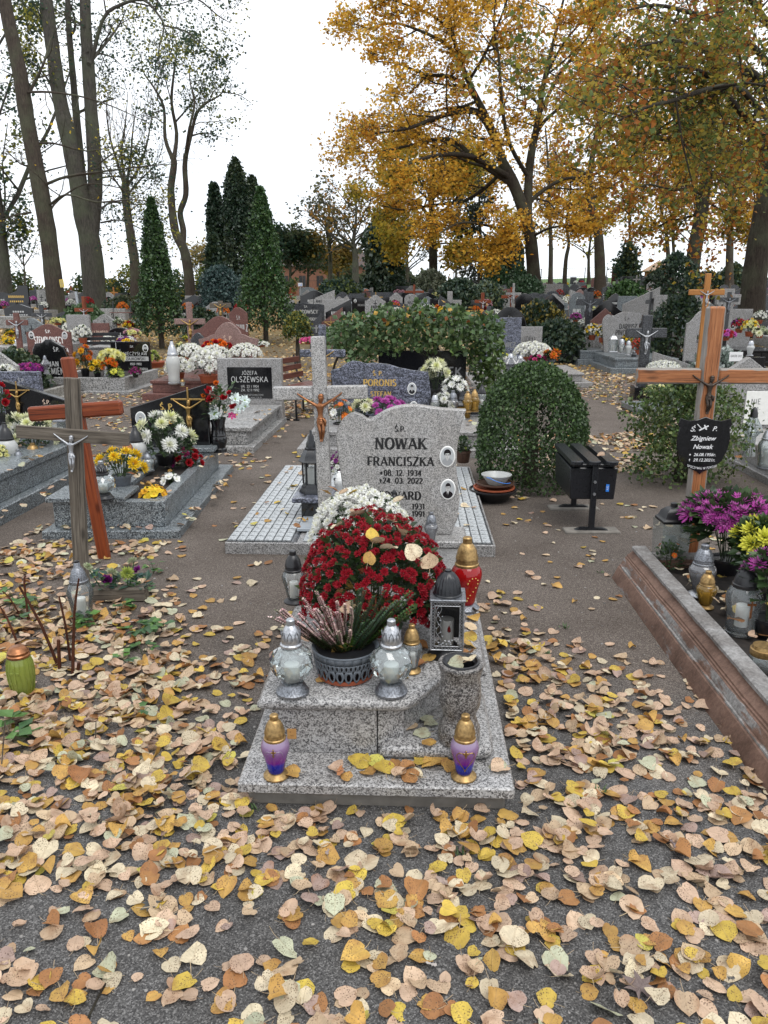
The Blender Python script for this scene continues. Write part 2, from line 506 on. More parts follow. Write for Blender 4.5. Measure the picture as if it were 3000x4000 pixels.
M['petal'] = vcol('petals', .55, .22, 0, .25, 0, False, .1, 90)
M['foliage'] = vcol('green_leaves', .45, .2, 0, .45, 0, False, .25, 40)
M['treeleaf'] = vcol('tree_leaves', .6, .5, 0, .25, 0, False, .2, 1.2)
M['leaf'] = vcol('fallen_leaves', .6, .12, .8, .3, 0.012, True, .16, 35)
M['leaf_far'] = vcol('fallen_leaves_far', .6, .12, 0, .3, 0, False, .2, 20)
M['photo'] = vcol('enamel_photograph', .12, 0, 0, .5, 0, False, .05, 60)
M['print'] = vcol('print', .4, 0, 0, .4, 0, False, 0)
M['glass'] = glass('clear_glass')
M['glass_cut'] = glass('cut_glass', (.80, .86, .86), 3.0, (.55, .6, .6), .24, None, .03)
M['glass_dark'] = glass('dim_glass', (.9, .9, .9), .7, (.1, .1, .1), .03)
M['glass_red'] = glass('red_glass', (.5, .02, .02), 1.2, (.45, .01, .012), .55)
M['glass_green'] = glass('green_glass', (.4, .5, .12), 1, (.25, .30, .06), .75)
M['glass_gold'] = glass('amber_glass', (.75, .55, .2), 1.2, (.5, .3, .06), .3)
M['glass_milk'] = glass('frosted_glass', (.85, .85, .82), .8, (.66, .67, .66), .6, None, .25)
M['glass_violet'] = glass('violet_shaded_glass', grad=[(.08, (.01, .02, .34)), (.3, (.02, .025, .42)), (.4, (.24, .02, .32)), (.6, (.27, .09, .34)), (.95, (.4, .3, .44))], solid=.62, refl=1.2)
M['glass_silver'] = glass('mirrored_glass', (.5, .52, .55), 2.4, (.3, .3, .32), .35, None, .1)
def bark_mat(name, a, b, moss=0.0):
 m, nt, out = newmat(name)
 t = NT(nt)
 tc = t.n('TexCoord').outputs['Object']
 mp = t.n('Mapping', i_Vector=tc, i_Scale=(9, 9, 2.0)).outputs[0]
 g = t.n('TexNoise', i_Vector=mp, i_Scale=2.2, i_Detail=7.0, i_Roughness=.7, i_Distortion=.6).outputs['Fac']
 c = t.ramp(g, [(.3, a), (.7, b)])
 big = t.n('TexNoise', i_Vector=tc, i_Scale=1.1, i_Detail=3.0).outputs['Fac']
 c = t.mix(t.math('MULTIPLY', t.ramp(big, [(.45, 0), (.65, 1)]), moss), c, (.10, .12, .07))
 t.princ(out, c, .9, 0, t.bump(g, 1.0, .05), .15)
 return m
M['bark'] = bark_mat('dark_oak_bark', (.018, .014, .011), (.06, .048, .038), .3)
M['bark_grey'] = bark_mat('grey_green_bark', (.035, .032, .028), (.11, .1, .085), .5)
M['bark_brown'] = bark_mat('brown_bark', (.03, .024, .019), (.09, .072, .058), .4)
M['stem'] = bark_mat('red_brown_stem', (.05, .018, .01), (.12, .045, .025), 0)
def ground_mat():
 m, nt, out = newmat('gravel_and_sand')
 t = NT(nt)
 tc = t.n('TexCoord').outputs['Object']
 fine = t.n('TexNoise', i_Vector=tc, i_Scale=190.0, i_Detail=4.0, i_Roughness=.75).outputs['Fac']
 vo = t.n('TexVoronoi', i_Vector=tc, i_Scale=270.0)
 grit = t.n('SeparateColor', i_Color=vo.outputs['Color']).outputs[0]
 big = t.n('TexNoise', i_Vector=tc, i_Scale=1.3, i_Detail=5.0, i_Roughness=.6).outputs['Fac']
 y = t.n('SeparateXYZ', i_Vector=tc).outputs
 far = t.math('ADD', t.ramp(t.math('DIVIDE', y[1], 8.0), [(.26, .1), (.5, 1)]), t.math('MULTIPLY', t.math('SUBTRACT', big, .5), 1.2))
 grey = t.ramp(grit, [(0, (.045, .044, .044)), (.35, (.082, .08, .079)), (.75, (.125, .122, .119)), (.97, (.22, .215, .21))])
 brown = t.ramp(grit, [(0, (.064, .053, .046)), (.4, (.112, .093, .081)), (.8, (.165, .138, .12)), (.97, (.25, .22, .19))])
 c = t.mix(t.ramp(far, [(.3, 0), (.7, 1)]), grey, brown)
 c = t.mix(1.0, c, t.ramp(fine, [(.3, (.55, .55, .55)), (.7, (1.4, 1.4, 1.4))]), 'MULTIPLY')
 c = t.mix(1.0, c, t.ramp(big, [(.3, (.72, .7, .68)), (.7, (1.15, 1.15, 1.15))]), 'MULTIPLY')
 # thin turf and leaf mould among the far rows, grass in the field beyond
 mul = t.n('TexNoise', i_Vector=tc, i_Scale=.55, i_Detail=6.0, i_Roughness=.7).outputs['Fac']
 turf = t.ramp(t.n('TexNoise', i_Vector=tc, i_Scale=9.0, i_Detail=5.0, i_Roughness=.8).outputs['Fac'], [(.3, (.05, .045, .025)), (.5, (.16, .12, .05)), (.62, (.3, .2, .07)), (.75, (.07, .09, .03))])
 c = t.mix(t.math('MULTIPLY', t.ramp(t.math('DIVIDE', y[1], 40.0), [(.42, 0), (.7, 1)]), t.ramp(mul, [(.35, .55), (.6, 1)])), c, turf)
 c = t.mix(t.ramp(t.math('DIVIDE', y[1], 100.0), [(.72, 0), (.8, 1)]), c, (.09, .15, .05))
 h = t.math('ADD', t.math('MULTIPLY', fine, .6), t.math('MULTIPLY', grit, .5))
 t.princ(out, c, .95, 0, t.bump(h, .8, .006), .2)
 return m
M['ground'] = ground_mat()
# ---------------------------------------------------------------- lettering
def ell(cx, cy, rx, ry, a0, a1, n=9):
 return [(cx + rx * math.cos(RAD(a0 + (a1 - a0) * i / n)), cy + ry * math.sin(RAD(a0 + (a1 - a0) * i / n))) for i in range(n + 1)]
L_ = lambda *p: [(p[i], p[i + 1]) for i in range(0, len(p), 2)]
GLY = {
'A': (.8, [L_(.06, 0, .40, 1), L_(.40, 1, .74, 0), L_(.18, .33, .62, .33)]),
'B': (.68, [L_(.12, 0, .12, 1), L_(.12, 1, .36, 1) + ell(.36, .76, .2, .24, 90, -90) + L_(.12, .52), L_(.36, .52) + ell(.38, .26, .22, .26, 90, -90) + L_(.12, 0)]),
'C': (.74, [ell(.42, .5, .34, .5, 42, 318, 14)]),
'D': (.78, [L_(.12, 0, .12, 1), L_(.12, 1, .32, 1) + ell(.32, .5, .36, .5, 90, -90, 12) + L_(.12, 0)]),
'E': (.62, [L_(.12, 0, .12, 1), L_(.12, 1, .54, 1), L_(.12, .52, .46, .52), L_(.12, 0, .56, 0)]),
'F': (.58, [L_(.12, 0, .12, 1), L_(.12, 1, .54, 1), L_(.12, .5, .46, .5)]),
'G': (.8, [ell(.42, .5, .34, .5, 42, 340, 14), L_(.7, .05, .7, .45), L_(.5, .45, .74, .45)]),
'H': (.8, [L_(.14, 0, .14, 1), L_(.66, 0, .66, 1), L_(.14, .5, .66, .5)]),
'I': (.3, [L_(.15, 0, .15, 1)]),
'J': (.5, [L_(.36, 1, .36, .25) + ell(.2, .2, .16, .2, 0, -150, 6)]),
'K': (.76, [L_(.14, 0, .14, 1), L_(.66, 1, .16, .42), L_(.3, .6, .7, 0)]),
'L': (.6, [L_(.12, 1, .12, 0), L_(.12, 0, .54, 0)]),
'M': (.94, [L_(.12, 0, .14, 1), L_(.14, 1, .46, .1), L_(.46, .1, .8, 1), L_(.8, 1, .82, 0)]),
'N': (.82, [L_(.14, 0, .14, 1), L_(.14, 1, .68, 0), L_(.68, 0, .68, 1)]),
'O': (.84, [ell(.42, .5, .34, .5, 0, 360, 18)]),
'P': (.64, [L_(.12, 0, .12, 1), L_(.12, 1, .36, 1) + ell(.36, .73, .22, .27, 90, -90) + L_(.12, .46)]),
'R': (.74, [L_(.12, 0, .12, 1), L_(.12, 1, .36, 1) + ell(.36, .74, .22, .26, 90, -90) + L_(.12, .48), L_(.36, .48, .68, 0)]),
'S': (.6, [ell(.31, .75, .21, .25, 30, 270, 9) + ell(.29, .255, .23, .255, 90, -150, 9)[1:]]),
'T': (.66, [L_(.33, 0, .33, 1), L_(.04, 1, .62, 1)]),
'U': (.76, [L_(.13, 1, .13, .3) + ell(.38, .3, .25, .3, 180, 360) + L_(.63, 1)]),
'V': (.76, [L_(.06, 1, .38, 0), L_(.38, 0, .7, 1)]),
'W': (1.06, [L_(.06, 1, .3, 0), L_(.3, 0, .53, .95), L_(.53, .95, .78, 0), L_(.78, 0, 1.0, 1)]),
'Y': (.74, [L_(.06, 1, .37, .46), L_(.68, 1, .37, .46), L_(.37, .46, .37, 0)]),
'Z': (.68, [L_(.1, 1, .6, 1), L_(.6, 1, .08, 0), L_(.08, 0, .62, 0)]),
'0': (.62, [ell(.31, .5, .23, .5, 0, 360, 16)]),
'1': (.42, [L_(.24, 0, .24, 1), L_(.24, 1, .06, .82)]),
'2': (.6, [ell(.29, .72, .21, .28, 165, -30, 9) + L_(.07, 0), L_(.07, 0, .55, 0)]),
'3': (.58, [ell(.27, .76, .19, .24, 150, -90, 8), ell(.27, .26, .22, .26, 90, -150, 8)]),
'4': (.62, [L_(.44, 0, .44, 1), L_(.44, 1, .05, .28), L_(.05, .28, .58, .28)]),
'5': (.58, [L_(.5, 1, .14, 1), L_(.14, 1, .12, .55), [(.12, .55)] + ell(.27, .31, .22, .31, 110, -150, 9)]),
'6': (.6, [ell(.3, .3, .22, .3, 0, 360, 12), ell(.46, .42, .38, .56, 170, 95, 5)]),
'7': (.56, [L_(.06, 1, .5, 1), L_(.5, 1, .2, 0)]),
'8': (.6, [ell(.3, .76, .18, .24, 0, 360, 12), ell(.3, .27, .22, .27, 0, 360, 12)]),
'9': (.6, [ell(.3, .7, .22, .3, 0, 360, 12), ell(.14, .58, .38, .56, -10, -85, 5)]),
'.': (.26, [L_(.1, .0, .1, .13)]),
'-': (.5, [L_(.1, .45, .4, .45)]),
'+': (.55, [L_(.25, .1, .25, .8), L_(.06, .55, .44, .55)]),
'*': (.6, [L_(.27, .15, .27, .75), L_(.05, .3, .5, .6), L_(.05, .6, .5, .3)]),
' ': (.36, []),
}
for a_, b_, ex in (('Ś', 'S', L_(.28, 1.1, .4, 1.28)), ('Ó', 'O', L_(.38, 1.1, .52, 1.28)), ('Ń', 'N', L_(.38, 1.1, .52, 1.28)), ('Ć', 'C', L_(.38, 1.1, .5, 1.28)), ('Ł', 'L', L_(-.02, .36, .36, .6)), ('Ą', 'A', L_(.7, 0, .62, -.12, .74, -.22)), ('Ę', 'E', L_(.5, 0, .44, -.12, .54, -.22))):
 GLY[a_] = (GLY[b_][0], GLY[b_][1] + [ex])
def text_polys(s, h, style='serif', wt=1.0, track=.06, slant=0.0, squeeze=1.0):
 """the word as quads in (x,z), centred on x, cap height h"""
 thick, thin = {'serif': (.25, .105), 'sans': (.13, .13), 'bold': (.18, .155), 'fine': (.085, .075)}[style]
 thick *= wt; thin *= wt
 x, quads = 0.0, []
 for ch in s:
  adv, strokes = GLY.get(ch, GLY[' '])
  for st in strokes:
   P = [Vector((p[0], p[1])) for p in st]
   n = len(P)
   if n < 2: continue
   closed = (P[0] - P[-1]).length < 1e-4
   offs = []
   for i in range(n):
    a = P[i - 1] if i > 0 else (P[-2] if closed else P[0])
    b = P[i + 1] if i < n - 1 else (P[1] if closed else P[-1])
    d = (b - a).normalized()
    w = thin + (thick - thin) * abs(d.x * .28 + d.y * .96) if style == 'serif' else (thick if abs(d.y) > .5 else thin)
    if ch in 'AVWMNKXY' and style == 'serif' and d.y * d.x > 0 and abs(d.x) > .15: w *= .55
    if ch == 'N' and style == 'serif' and abs(d.x) < .01: w *= .7
    if ch == '.': w = thick * 1.0
    nr = Vector((-d.y, d.x)) * w * .5
    offs.append((P[i] + nr, P[i] - nr))
   for i in range(n - 1):
    quads.append([(x + q.x, q.y) for q in (offs[i][0], offs[i + 1][0], offs[i + 1][1], offs[i][1])])
   if style == 'serif' and ch.isalnum() and not ch.isdigit():
    for i, j in ((0, 1), (n - 1, n - 2)):
     d = P[i] - P[j]
     e = P[i]
     if abs(d.y) > .6 * d.length and (e.y < .02 or .98 < e.y < 1.02):
      w2 = .17
      y0, y1 = (0, .07) if e.y < .5 else (.93, 1.0)
      quads.append([(x + e.x - w2, y0), (x + e.x - w2, y1), (x + e.x + w2, y1), (x + e.x + w2, y0)])
     elif abs(d.x) > .8 * d.length and e.x > .3 and ch in 'EFLTZCS':
      y0, y1 = (e.y - .16, e.y + .035) if e.y > .7 else ((e.y - .035, e.y + .18) if e.y < .3 else (e.y - .09, e.y + .09))
      quads.append([(x + e.x - .03, y0), (x + e.x - .03, y1), (x + e.x + .03, y1), (x + e.x + .03, y0)])
  x += adv + track
 W = x - track
 return [[((p[0] - W / 2) * h * squeeze + slant * p[1] * h, p[1] * h) for p in q] for q in quads], W * h * squeeze
def lettering(parent, lines, y, m, name='lettering'):
 """lines: (text, x, z, cap height[, style, max width, slant]) laid on the plane y"""
 mb = MB()
 for ln in lines:
  s, cx, cz, h = ln[:4]
  style = ln[4] if len(ln) > 4 else 'serif'
  mw = ln[5] if len(ln) > 5 else 0
  q, W = text_polys(s, h, style, 1.0, .08, ln[6] if len(ln) > 6 else 0)
  if mw and W > mw: q, W = text_polys(s, h, style, 1.0, .08, ln[6] if len(ln) > 6 else 0, mw / W)
  for i, p in enumerate(q):
   yy = y - .0006 - .00004 * (i % 9)
   mb.add([(cx + a, yy, cz + b) for a, b in p], [[0, 1, 2, 3]])
 return mb.build(name, m, parent, smooth=0)
def fonttext(parent, s, x, z, h, y, m, name='lettering', shear=0.0, off=0.0, align='CENTER'):
 cu = bpy.data.curves.new('words', 'FONT')
 cu.body = s; cu.size = h; cu.shear = shear; cu.offset = off; cu.align_x = align
 cu.resolution_u = 3
 o = bpy.data.objects.new('words', cu)
 COL.objects.link(o)
 bpy.context.view_layer.update()
 me = bpy.data.meshes.new_from_object(o.evaluated_get(bpy.context.evaluated_depsgraph_get()))
 bpy.data.objects.remove(o); bpy.data.curves.remove(cu)
 me.transform(Matrix.Translation((x, y, z)) @ Matrix.Rotation(RAD(90), 4, 'X'))
 me.name = name
 me.materials.clear(); me.materials.append(m)
 return link(name, me, parent)
# ---------------------------------------------------------------- enamel portraits
def oval(rx, rz, n=20, cx=0, cz=0): return [(cx + rx * math.cos(2 * math.pi * i / n), cz + rz * math.sin(2 * math.pi * i / n)) for i in range(n)]
def portrait(parent, x, z, rx, rz, y, who='man', name='portrait'):
 mb = MB()
 W_ = (.75, .75, .73)
 mb.prism(oval(rx, rz, 24, x, z), y - .007, y + .001, .003, W_)
 k = [0]
 def lay(pts, col):
  k[0] += 1
  yy = y - .0071 - .0003 * k[0]
  mb.poly([(x + p[0] * rx, yy, z + p[1] * rz) for p in pts], col)
 lay(oval(.84, .86, 22), (.42, .44, .45))
 coat = (.012, .012, .014) if who != 'woman' else (.3, .31, .32)
 lay(L_(-.66, -.5, -.56, -.3, -.2, -.12, .2, -.12, .56, -.3, .66, -.5, .5, -.69, .25, -.82, 0, -.85, -.25, -.82, -.5, -.69), coat)
 if who != 'woman':
  lay(L_(-.16, -.14, .16, -.14, .02, -.62, -.02, -.62), (.7, .7, .7))
  lay(L_(-.05, -.2, .05, -.2, .06, -.55, 0, -.66, -.06, -.55), (.02, .02, .02))
 else:
  lay(L_(-.22, -.12, .22, -.12, .0, -.42), (.48, .48, .48))
 lay(L_(-.13, -.3, .13, -.3, .15, .1, -.15, .1), (.42, .42, .42))
 hair = {'man': (.02, .02, .022), 'woman': (.012, .012, .014), 'old': (.36, .36, .36)}[who]
 if who == 'woman': lay(oval(.44, .34, 14, 0, .36), hair)
 else: lay(oval(.33, .3, 14, .02, .34), hair)
 lay(oval(.27, .37, 14, 0, .12), (.52, .52, .51))
 lay(L_(-.27, .3, .27, .34, .28, .5, 0, .62, -.28, .5) if who != 'old' else L_(-.3, .2, -.24, .2, -.2, .42, -.28, .4), hair)
 for sx in (-1, 1):
  lay(oval(.075 if who != 'old' else .12, .035 if who != 'old' else .07, 8, sx * .115, .16), (.05, .05, .05))
  lay(L_(sx * .05, .22, sx * .2, .215, sx * .2, .235, sx * .05, .245)[::sx], (.1, .1, .1))
 lay(L_(-.03, .12, .01, .12, .045, .0, -.04, .0), (.36, .36, .36))
 lay(L_(-.1, -.08, .1, -.08, .07, -.115, -.07, -.115), (.14, .13, .13))
 return mb.build(name, M['photo'], parent, smooth=20)
# ---------------------------------------------------------------- the crucified figure, one skinned body reused at many sizes
def make_corpus():
 vs, es, rs = [], [], []
 def v(p, r, par=None):
  vs.append(p); rs.append(r)
  if par is not None: es.append((par, len(vs) - 1))
  return len(vs) - 1
 pel = v((0, -.03, .44), (.062, .05))
 wa = v((0, -.035, .56), (.052, .042), pel)
 ch = v((0, -.035, .70), (.075, .05), wa)
 nk = v((.005, -.035, .79), (.03, .03), ch)
 h1 = v((.02, -.06, .845), (.042, .05), nk)
 h2 = v((.026, -.062, .91), (.045, .05), h1)
 v((.03, -.05, .955), (.026, .03), h2)
 for s in (-1, 1):
  sh = v((s * .105, -.03, .755), (.038, .036), ch)
  el = v((s * .255, -.025, .845), (.025, .025), sh)
  wr = v((s * .39, -.012, .935), (.018, .018), el)
  pm = v((s * .425, -.010, .962), (.024, .014), wr)
  v((s * .452, -.012, .99), (.012, .009), pm)
  v((s * .44, -.02, .955), (.008, .008), pm)
  hp = v((s * .05, -.03, .41), (.05, .048), pel)
  kn = v((s * .034 + .02, -.07, .22), (.032, .034), hp)
  cf = v((s * .026 + .014, -.04, .13), (.028, .03), kn)
  an = v((s * .02, -.02 - (.02 if s > 0 else 0), .045), (.018, .018), cf)
  v((s * .012, -.06, .0), (.016, .012), an)
 me = bpy.data.meshes.new('skeleton')
 me.from_pydata(vs, es, [])
 o = bpy.data.objects.new('skeleton', me)
 COL.objects.link(o)
 sk = o.modifiers.new('skin', 'SKIN')
 for i, d in enumerate(me.skin_vertices[0].data): d.radius = rs[i]; d.use_root = i == 0
 sb = o.modifiers.new('sub', 'SUBSURF'); sb.levels = 2; sb.render_levels = 2
 bpy.context.view_layer.update()
 out = bpy.data.meshes.new_from_object(o.evaluated_get(bpy.context.evaluated_depsgraph_get()))
 bpy.data.objects.remove(o)
 out.polygons.foreach_set('use_smooth', [True] * len(out.polygons))
 # face: nose, brow and beard pushed out of the head
 for p in out.vertices:
  if p.co.z > .80 and p.co.y < -.07:
   d = math.hypot((p.co.x - .024) / .014, (p.co.z - .885) / .022)
   p.co.y -= .016 * max(0, 1 - d)
   d = math.hypot((p.co.x - .022) / .03, (p.co.z - .825) / .03)
   p.co.y -= .012 * max(0, 1 - d)
 cl = MB()
 prof = [(.071, .36), (.078, .40), (.066, .425), (.081, .44), (.066, .462), (.08, .478), (.064, .495), (.058, .5)]
 cl.lathe(prof, 18, (0, -.032, 0), None, .07, 1, .86)
 cl.tube([(.06, -.08, .48), (.1, -.09, .44), (.095, -.085, .38), (.105, -.08, .33)], [.02, .03, .026, .012], 6)
 hr = MB()
 hr.lathe([(.0, .975), (.035, .965), (.053, .935), (.055, .89), (.05, .85), (.03, .815)], 12, (.028, -.042, 0), None, .08, 1, .85)
 hr.lathe([(.05, .922), (.06, .93), (.058, .942), (.05, .948)], 10, (.028, -.052, 0), None, .12, 1, .95)
 c1, c2 = cl.build('loincloth', smooth=60), hr.build('hair', smooth=60)
 bm = bmesh.new()
 for me in (out, c1.data, c2.data): bm.from_mesh(me)
 res = bpy.data.meshes.new('christ_figure')
 bm.to_mesh(res); bm.free()
 res.polygons.foreach_set('use_smooth', [True] * len(res.polygons))
 bpy.data.objects.remove(c1); bpy.data.objects.remove(c2)
 return res
CORPUS = make_corpus()
CORPUS_M = {}
def corpus(parent, x, y, z, h, m, lean=0.0):
 """a crucifix figure of height h whose hands and feet touch the plane y"""
 if m.name not in CORPUS_M:
  c = CORPUS.copy(); c.materials.clear(); c.materials.append(m); CORPUS_M[m.name] = c
 o = link('christ_figure', CORPUS_M[m.name], parent, (x, y, z))
 o.scale = (h,) * 3
 o.rotation_euler = (0, lean, 0)
 return o
# ---------------------------------------------------------------- grave lanterns
LANT_N = [0]
def lantern(kind, label, loc, h, w, gm='glass', cm='silver', bm=None, group=None, rz=0.0, cat='grave lantern', n=20, name='grave_lantern', candle=True):
 r = thing(name, label, cat, loc, rz, group)
 W = w / 2
 mk = lambda prof, nm, m, par=r, **k: (lambda mb: (mb.lathe([(a * W, b * h) for a, b in prof], k.pop('n', n), **k), mb.build(nm, m, par, smooth=k.get('smooth', 40)))[1])(MB())
 bm = M[bm or cm]; gmm = M[gm]; cmm = M[cm]
 if kind == 'bulb':          # cut ball of glass between a turned foot and a domed cap
  mk([(.72, 0), (.80, .012), (.80, .04), (.70, .06), (.66, .10), (.56, .125), (.54, .16), (.42, .175)], 'base', bm)
  mb = MB()
  rng = random.Random(5)
  prof = [(.40, .17), (.66, .215), (.90, .29), (1.0, .385), (.99, .47), (.85, .555), (.62, .615), (.44, .64)]
  mb.lathe([(a * W, b * h) for a, b in prof], 16, jit=.08, rng=rng, tw=1, cap=False)
  mb.build('glass', gmm, r, smooth=0)
  c = mk([(.5, .64), (.53, .65), (.53, .675), (.46, .69), (.45, .715), (.475, .735), (.45, .80), (.36, .865), (.26, .905), (.19, .925)], 'cap', cmm)
  for k in range(8):
   a = 2 * math.pi * k / 8
   q = MB(); q.tube([(.45 * W * math.cos(a + d), .45 * W * math.sin(a + d), zz * h) for d, zz in ((-.25, .74), (-.2, .81), (0, .86), (.2, .81), (.25, .74))], .022 * W, 5)
   if k < 5 or True: q.build('arch', M['silver'] if cm != 'silver' else M['silver_dark'], c)
  mk([(.17, .92), (.21, .925), (.21, .985), (.16, 1.0)], 'finial', M['steel'])
 elif kind == 'urn':         # amphora of glass on a ring foot
  mk([(.84, 0), (.90, .01), (.90, .03), (.74, .055), (.62, .075), (.52, .085)], 'base', bm)
  mk([(.50, .08), (.60, .12), (.68, .22), (.82, .34), (.97, .44), (1.0, .50), (.94, .555), (.80, .60), (.70, .625)], 'glass', gmm, cap=False)
  mk([(.70, .60), (.76, .612), (.76, .64), (.70, .652), (.68, .70), (.72, .71), (.70, .735), (.66, .76), (.60, .82), (.46, .88), (.36, .905), (.28, .92)], 'cap', cmm)
  mk([(.26, .915), (.30, .92), (.30, .985), (.22, 1.0)], 'finial', M['black_plastic'] if cm == 'silver' else cmm)
 elif kind == 'jar':         # waisted glass with a bell cap
  mk([(.86, 0), (.9, .015), (.9, .035), (.78, .05)], 'base', bm)
  mk([(.76, .045), (.84, .08), (.78, .16), (.86, .3), (1.0, .45), (1.0, .53), (.9, .6), (.74, .65), (.66, .665)], 'glass', gmm, cap=False)
  mk([(.66, .655), (.74, .662), (.74, .70), (.68, .71), (.64, .76), (.52, .84), (.36, .90), (.26, .925), (.24, .98), (.16, 1.0)], 'cap', cmm)
  mk([(.18, .99), (.2, 1.0), (.2, 1.02), (.1, 1.03)], 'finial', M['black_plastic'], n=10)
 elif kind == 'square':      # four-sided glass box with a hipped lid
  s2 = math.sqrt(2)
  mk([(.98 * s2, 0), (1 * s2, .02), (.94 * s2, .05)], 'base', bm, n=4, ang0=math.pi / 4)
  mk([(.86 * s2, .05), (.90 * s2, .2), (.94 * s2, .62), (.96 * s2, .68)], 'glass', gmm, n=4, ang0=math.pi / 4, cap=False)
  mk([(.86 * s2, .67), (.88 * s2, .68), (.88 * s2, .715), (.78 * s2, .735), (.72 * s2, .76), (.62 * s2, .84), (.38 * s2, .90), (.2 * s2, .93)], 'cap', cmm, n=4, ang0=math.pi / 4)
  mk([(.2, .92), (.24, .93), (.24, .985), (.12, 1.0)], 'finial', cmm, n=12)
 elif kind == 'house':       # tall six-sided metal lantern with a stepped roof
  mk([(1, 0), (1, .03), (.86, .06), (.82, .10), (.72, .13), (.68, .15)], 'base', bm, n=6)
  mk([(.56, .15), (.60, .5)], 'glass', gmm, n=6, cap=False)
  for k in range(6):
   a = 2 * math.pi * k / 6
   q = MB(); q.tube([(.66 * W * math.cos(a), .66 * W * math.sin(a), .15 * h), (.70 * W * math.cos(a), .70 * W * math.sin(a), .5 * h)], .07 * W, 6)
   q.build('post', bm, r)
  mk([(.98, .50), (1.02, .515), (.90, .545), (.80, .60), (.56, .68), (.50, .69), (.50, .72), (.40, .73), (.36, .80), (.26, .84), (.24, .90), (.12, .94), (.08, 1.0)], 'cap', cmm, n=6)
 elif kind == 'pleat':       # flared ribbed reflector lantern
  mb = MB(); nn = 36
  vs, fs = [], []
  for a, (rr, z) in enumerate([(.62, .0), (.42, .22), (.46, .40), (.98, .52), (1.0, .54), (.34, .8)]):
   for i in range(nn):
    q = rr * (1 + (.07 if i % 2 else -.07))
    vs.append((q * W * math.cos(2 * math.pi * i / nn), q * W * math.sin(2 * math.pi * i / nn), z * h))
  for a in range(5):
   for i in range(nn):
    j = (i + 1) % nn; fs.append([a * nn + i, a * nn + j, (a + 1) * nn + j, (a + 1) * nn + i])
  mb.add(vs, fs); mb.build('glass', gmm, r, smooth=0)
  mk([(.36, .79), (.4, .8), (.34, .9), (.2, .97), (.08, 1.0)], 'cap', cmm)
  candle = False
 if candle:
  mk([(.36, .10), (.36, .40), (.1, .42)], 'candle', M['white_wax'], n=12)
 return r
# ---------------------------------------------------------------- flowers
def petal_ring(mb, c, ax, r, n, el, wid, col, len0=.15, cup=0.0, jit=.12):
 c, ax = Vector(c), Vector(ax).normalized()
 u = ax.orthogonal().normalized(); w = ax.cross(u)
 ph = R.uniform(0, 6.28)
 for i in range(n):
  t = ph + 2 * math.pi * i / n + R.uniform(-.1, .1)
  d = u * math.cos(t) + w * math.sin(t)
  s = ax.cross(d)
  e = el + R.uniform(-jit, jit)
  D = d * math.cos(e) + ax * math.sin(e)
  D2 = d * math.cos(e + cup) + ax * math.sin(e + cup)
  L = r * R.uniform(.88, 1.08)
  k = R.uniform(.82, 1.12)
  cc = tuple(min(1, q * k) for q in col)
  p0 = c + D * (L * len0)
  p1 = c + D * (L * .62)
  p2 = p1 + D2 * (L * .38)
  mb.add([p0, p1 + s * wid * r, p2, p1 - s * wid * r], [[0, 1, 2], [0, 2, 3]], cc)
def bloom_mesh(kind, col, col2=None):
 mb = MB()
 col2 = col2 or tuple(min(1, q * .8) for q in col)
 if kind == 'pompon':
  for el, n, r in ((-.15, 11, 1), (.25, 11, .98), (.65, 9, .9), (1.1, 7, .72)):
   petal_ring(mb, (0, 0, 0), (0, 0, 1), r, n, el, .17, col if el < 1 else col2, .1, .5)
 elif kind == 'button':
  for el, n, r in ((-.1, 9, 1), (.45, 8, .9), (1.05, 5, .68)):
   petal_ring(mb, (0, 0, 0), (0, 0, 1), r, n, el, .22, col if el < 1 else col2, .1, .55)
 elif kind == 'spider':
  for el, n, r in ((-.25, 15, 1), (.1, 15, 1), (.45, 13, .9), (.85, 10, .75), (1.2, 6, .55)):
   petal_ring(mb, (0, 0, 0), (0, 0, 1), r, n, el, .12, col if el < .8 else col2, .1, .45)
 elif kind == 'daisy':
  petal_ring(mb, (0, 0, 0), (0, 0, 1), 1, 14, .15, .13, col, .15, .1)
  petal_ring(mb, (0, 0, .02), (0, 0, 1), .9, 10, .35, .13, col, .15, .1)
  mb.lathe([(.2, .05), (.2, .15), (.1, .2)], 8, col=col2)
 elif kind == 'lily':
  petal_ring(mb, (0, 0, 0), (0, 0, 1), 1, 6, .45, .24, col, .05, -.6)
  petal_ring(mb, (0, 0, 0), (0, 0, 1), .9, 5, .8, .2, col, .05, -.6)
  mb.lathe([(.1, .0), (.12, .2), (.05, .25)], 7, col=col2)
 elif kind == 'rose':
  for el, n, r in ((.3, 6, 1), (.7, 6, .95), (1.05, 5, .9), (1.3, 4, .85)):
   petal_ring(mb, (0, 0, 0), (0, 0, 1), r, n, el, .42, col, .05, .5)
 elif kind == 'pansy':
  petal_ring(mb, (0, 0, 0), (0, 0, 1), 1, 5, .2, .48, col, .02, .2)
  mb.lathe([(.25, .12), (.1, .16)], 7, col=col2)
 o = mb.build('bloom', M['petal'], smooth=0)
 me = o.data
 bpy.data.objects.remove(o)
 return me
BL = {}
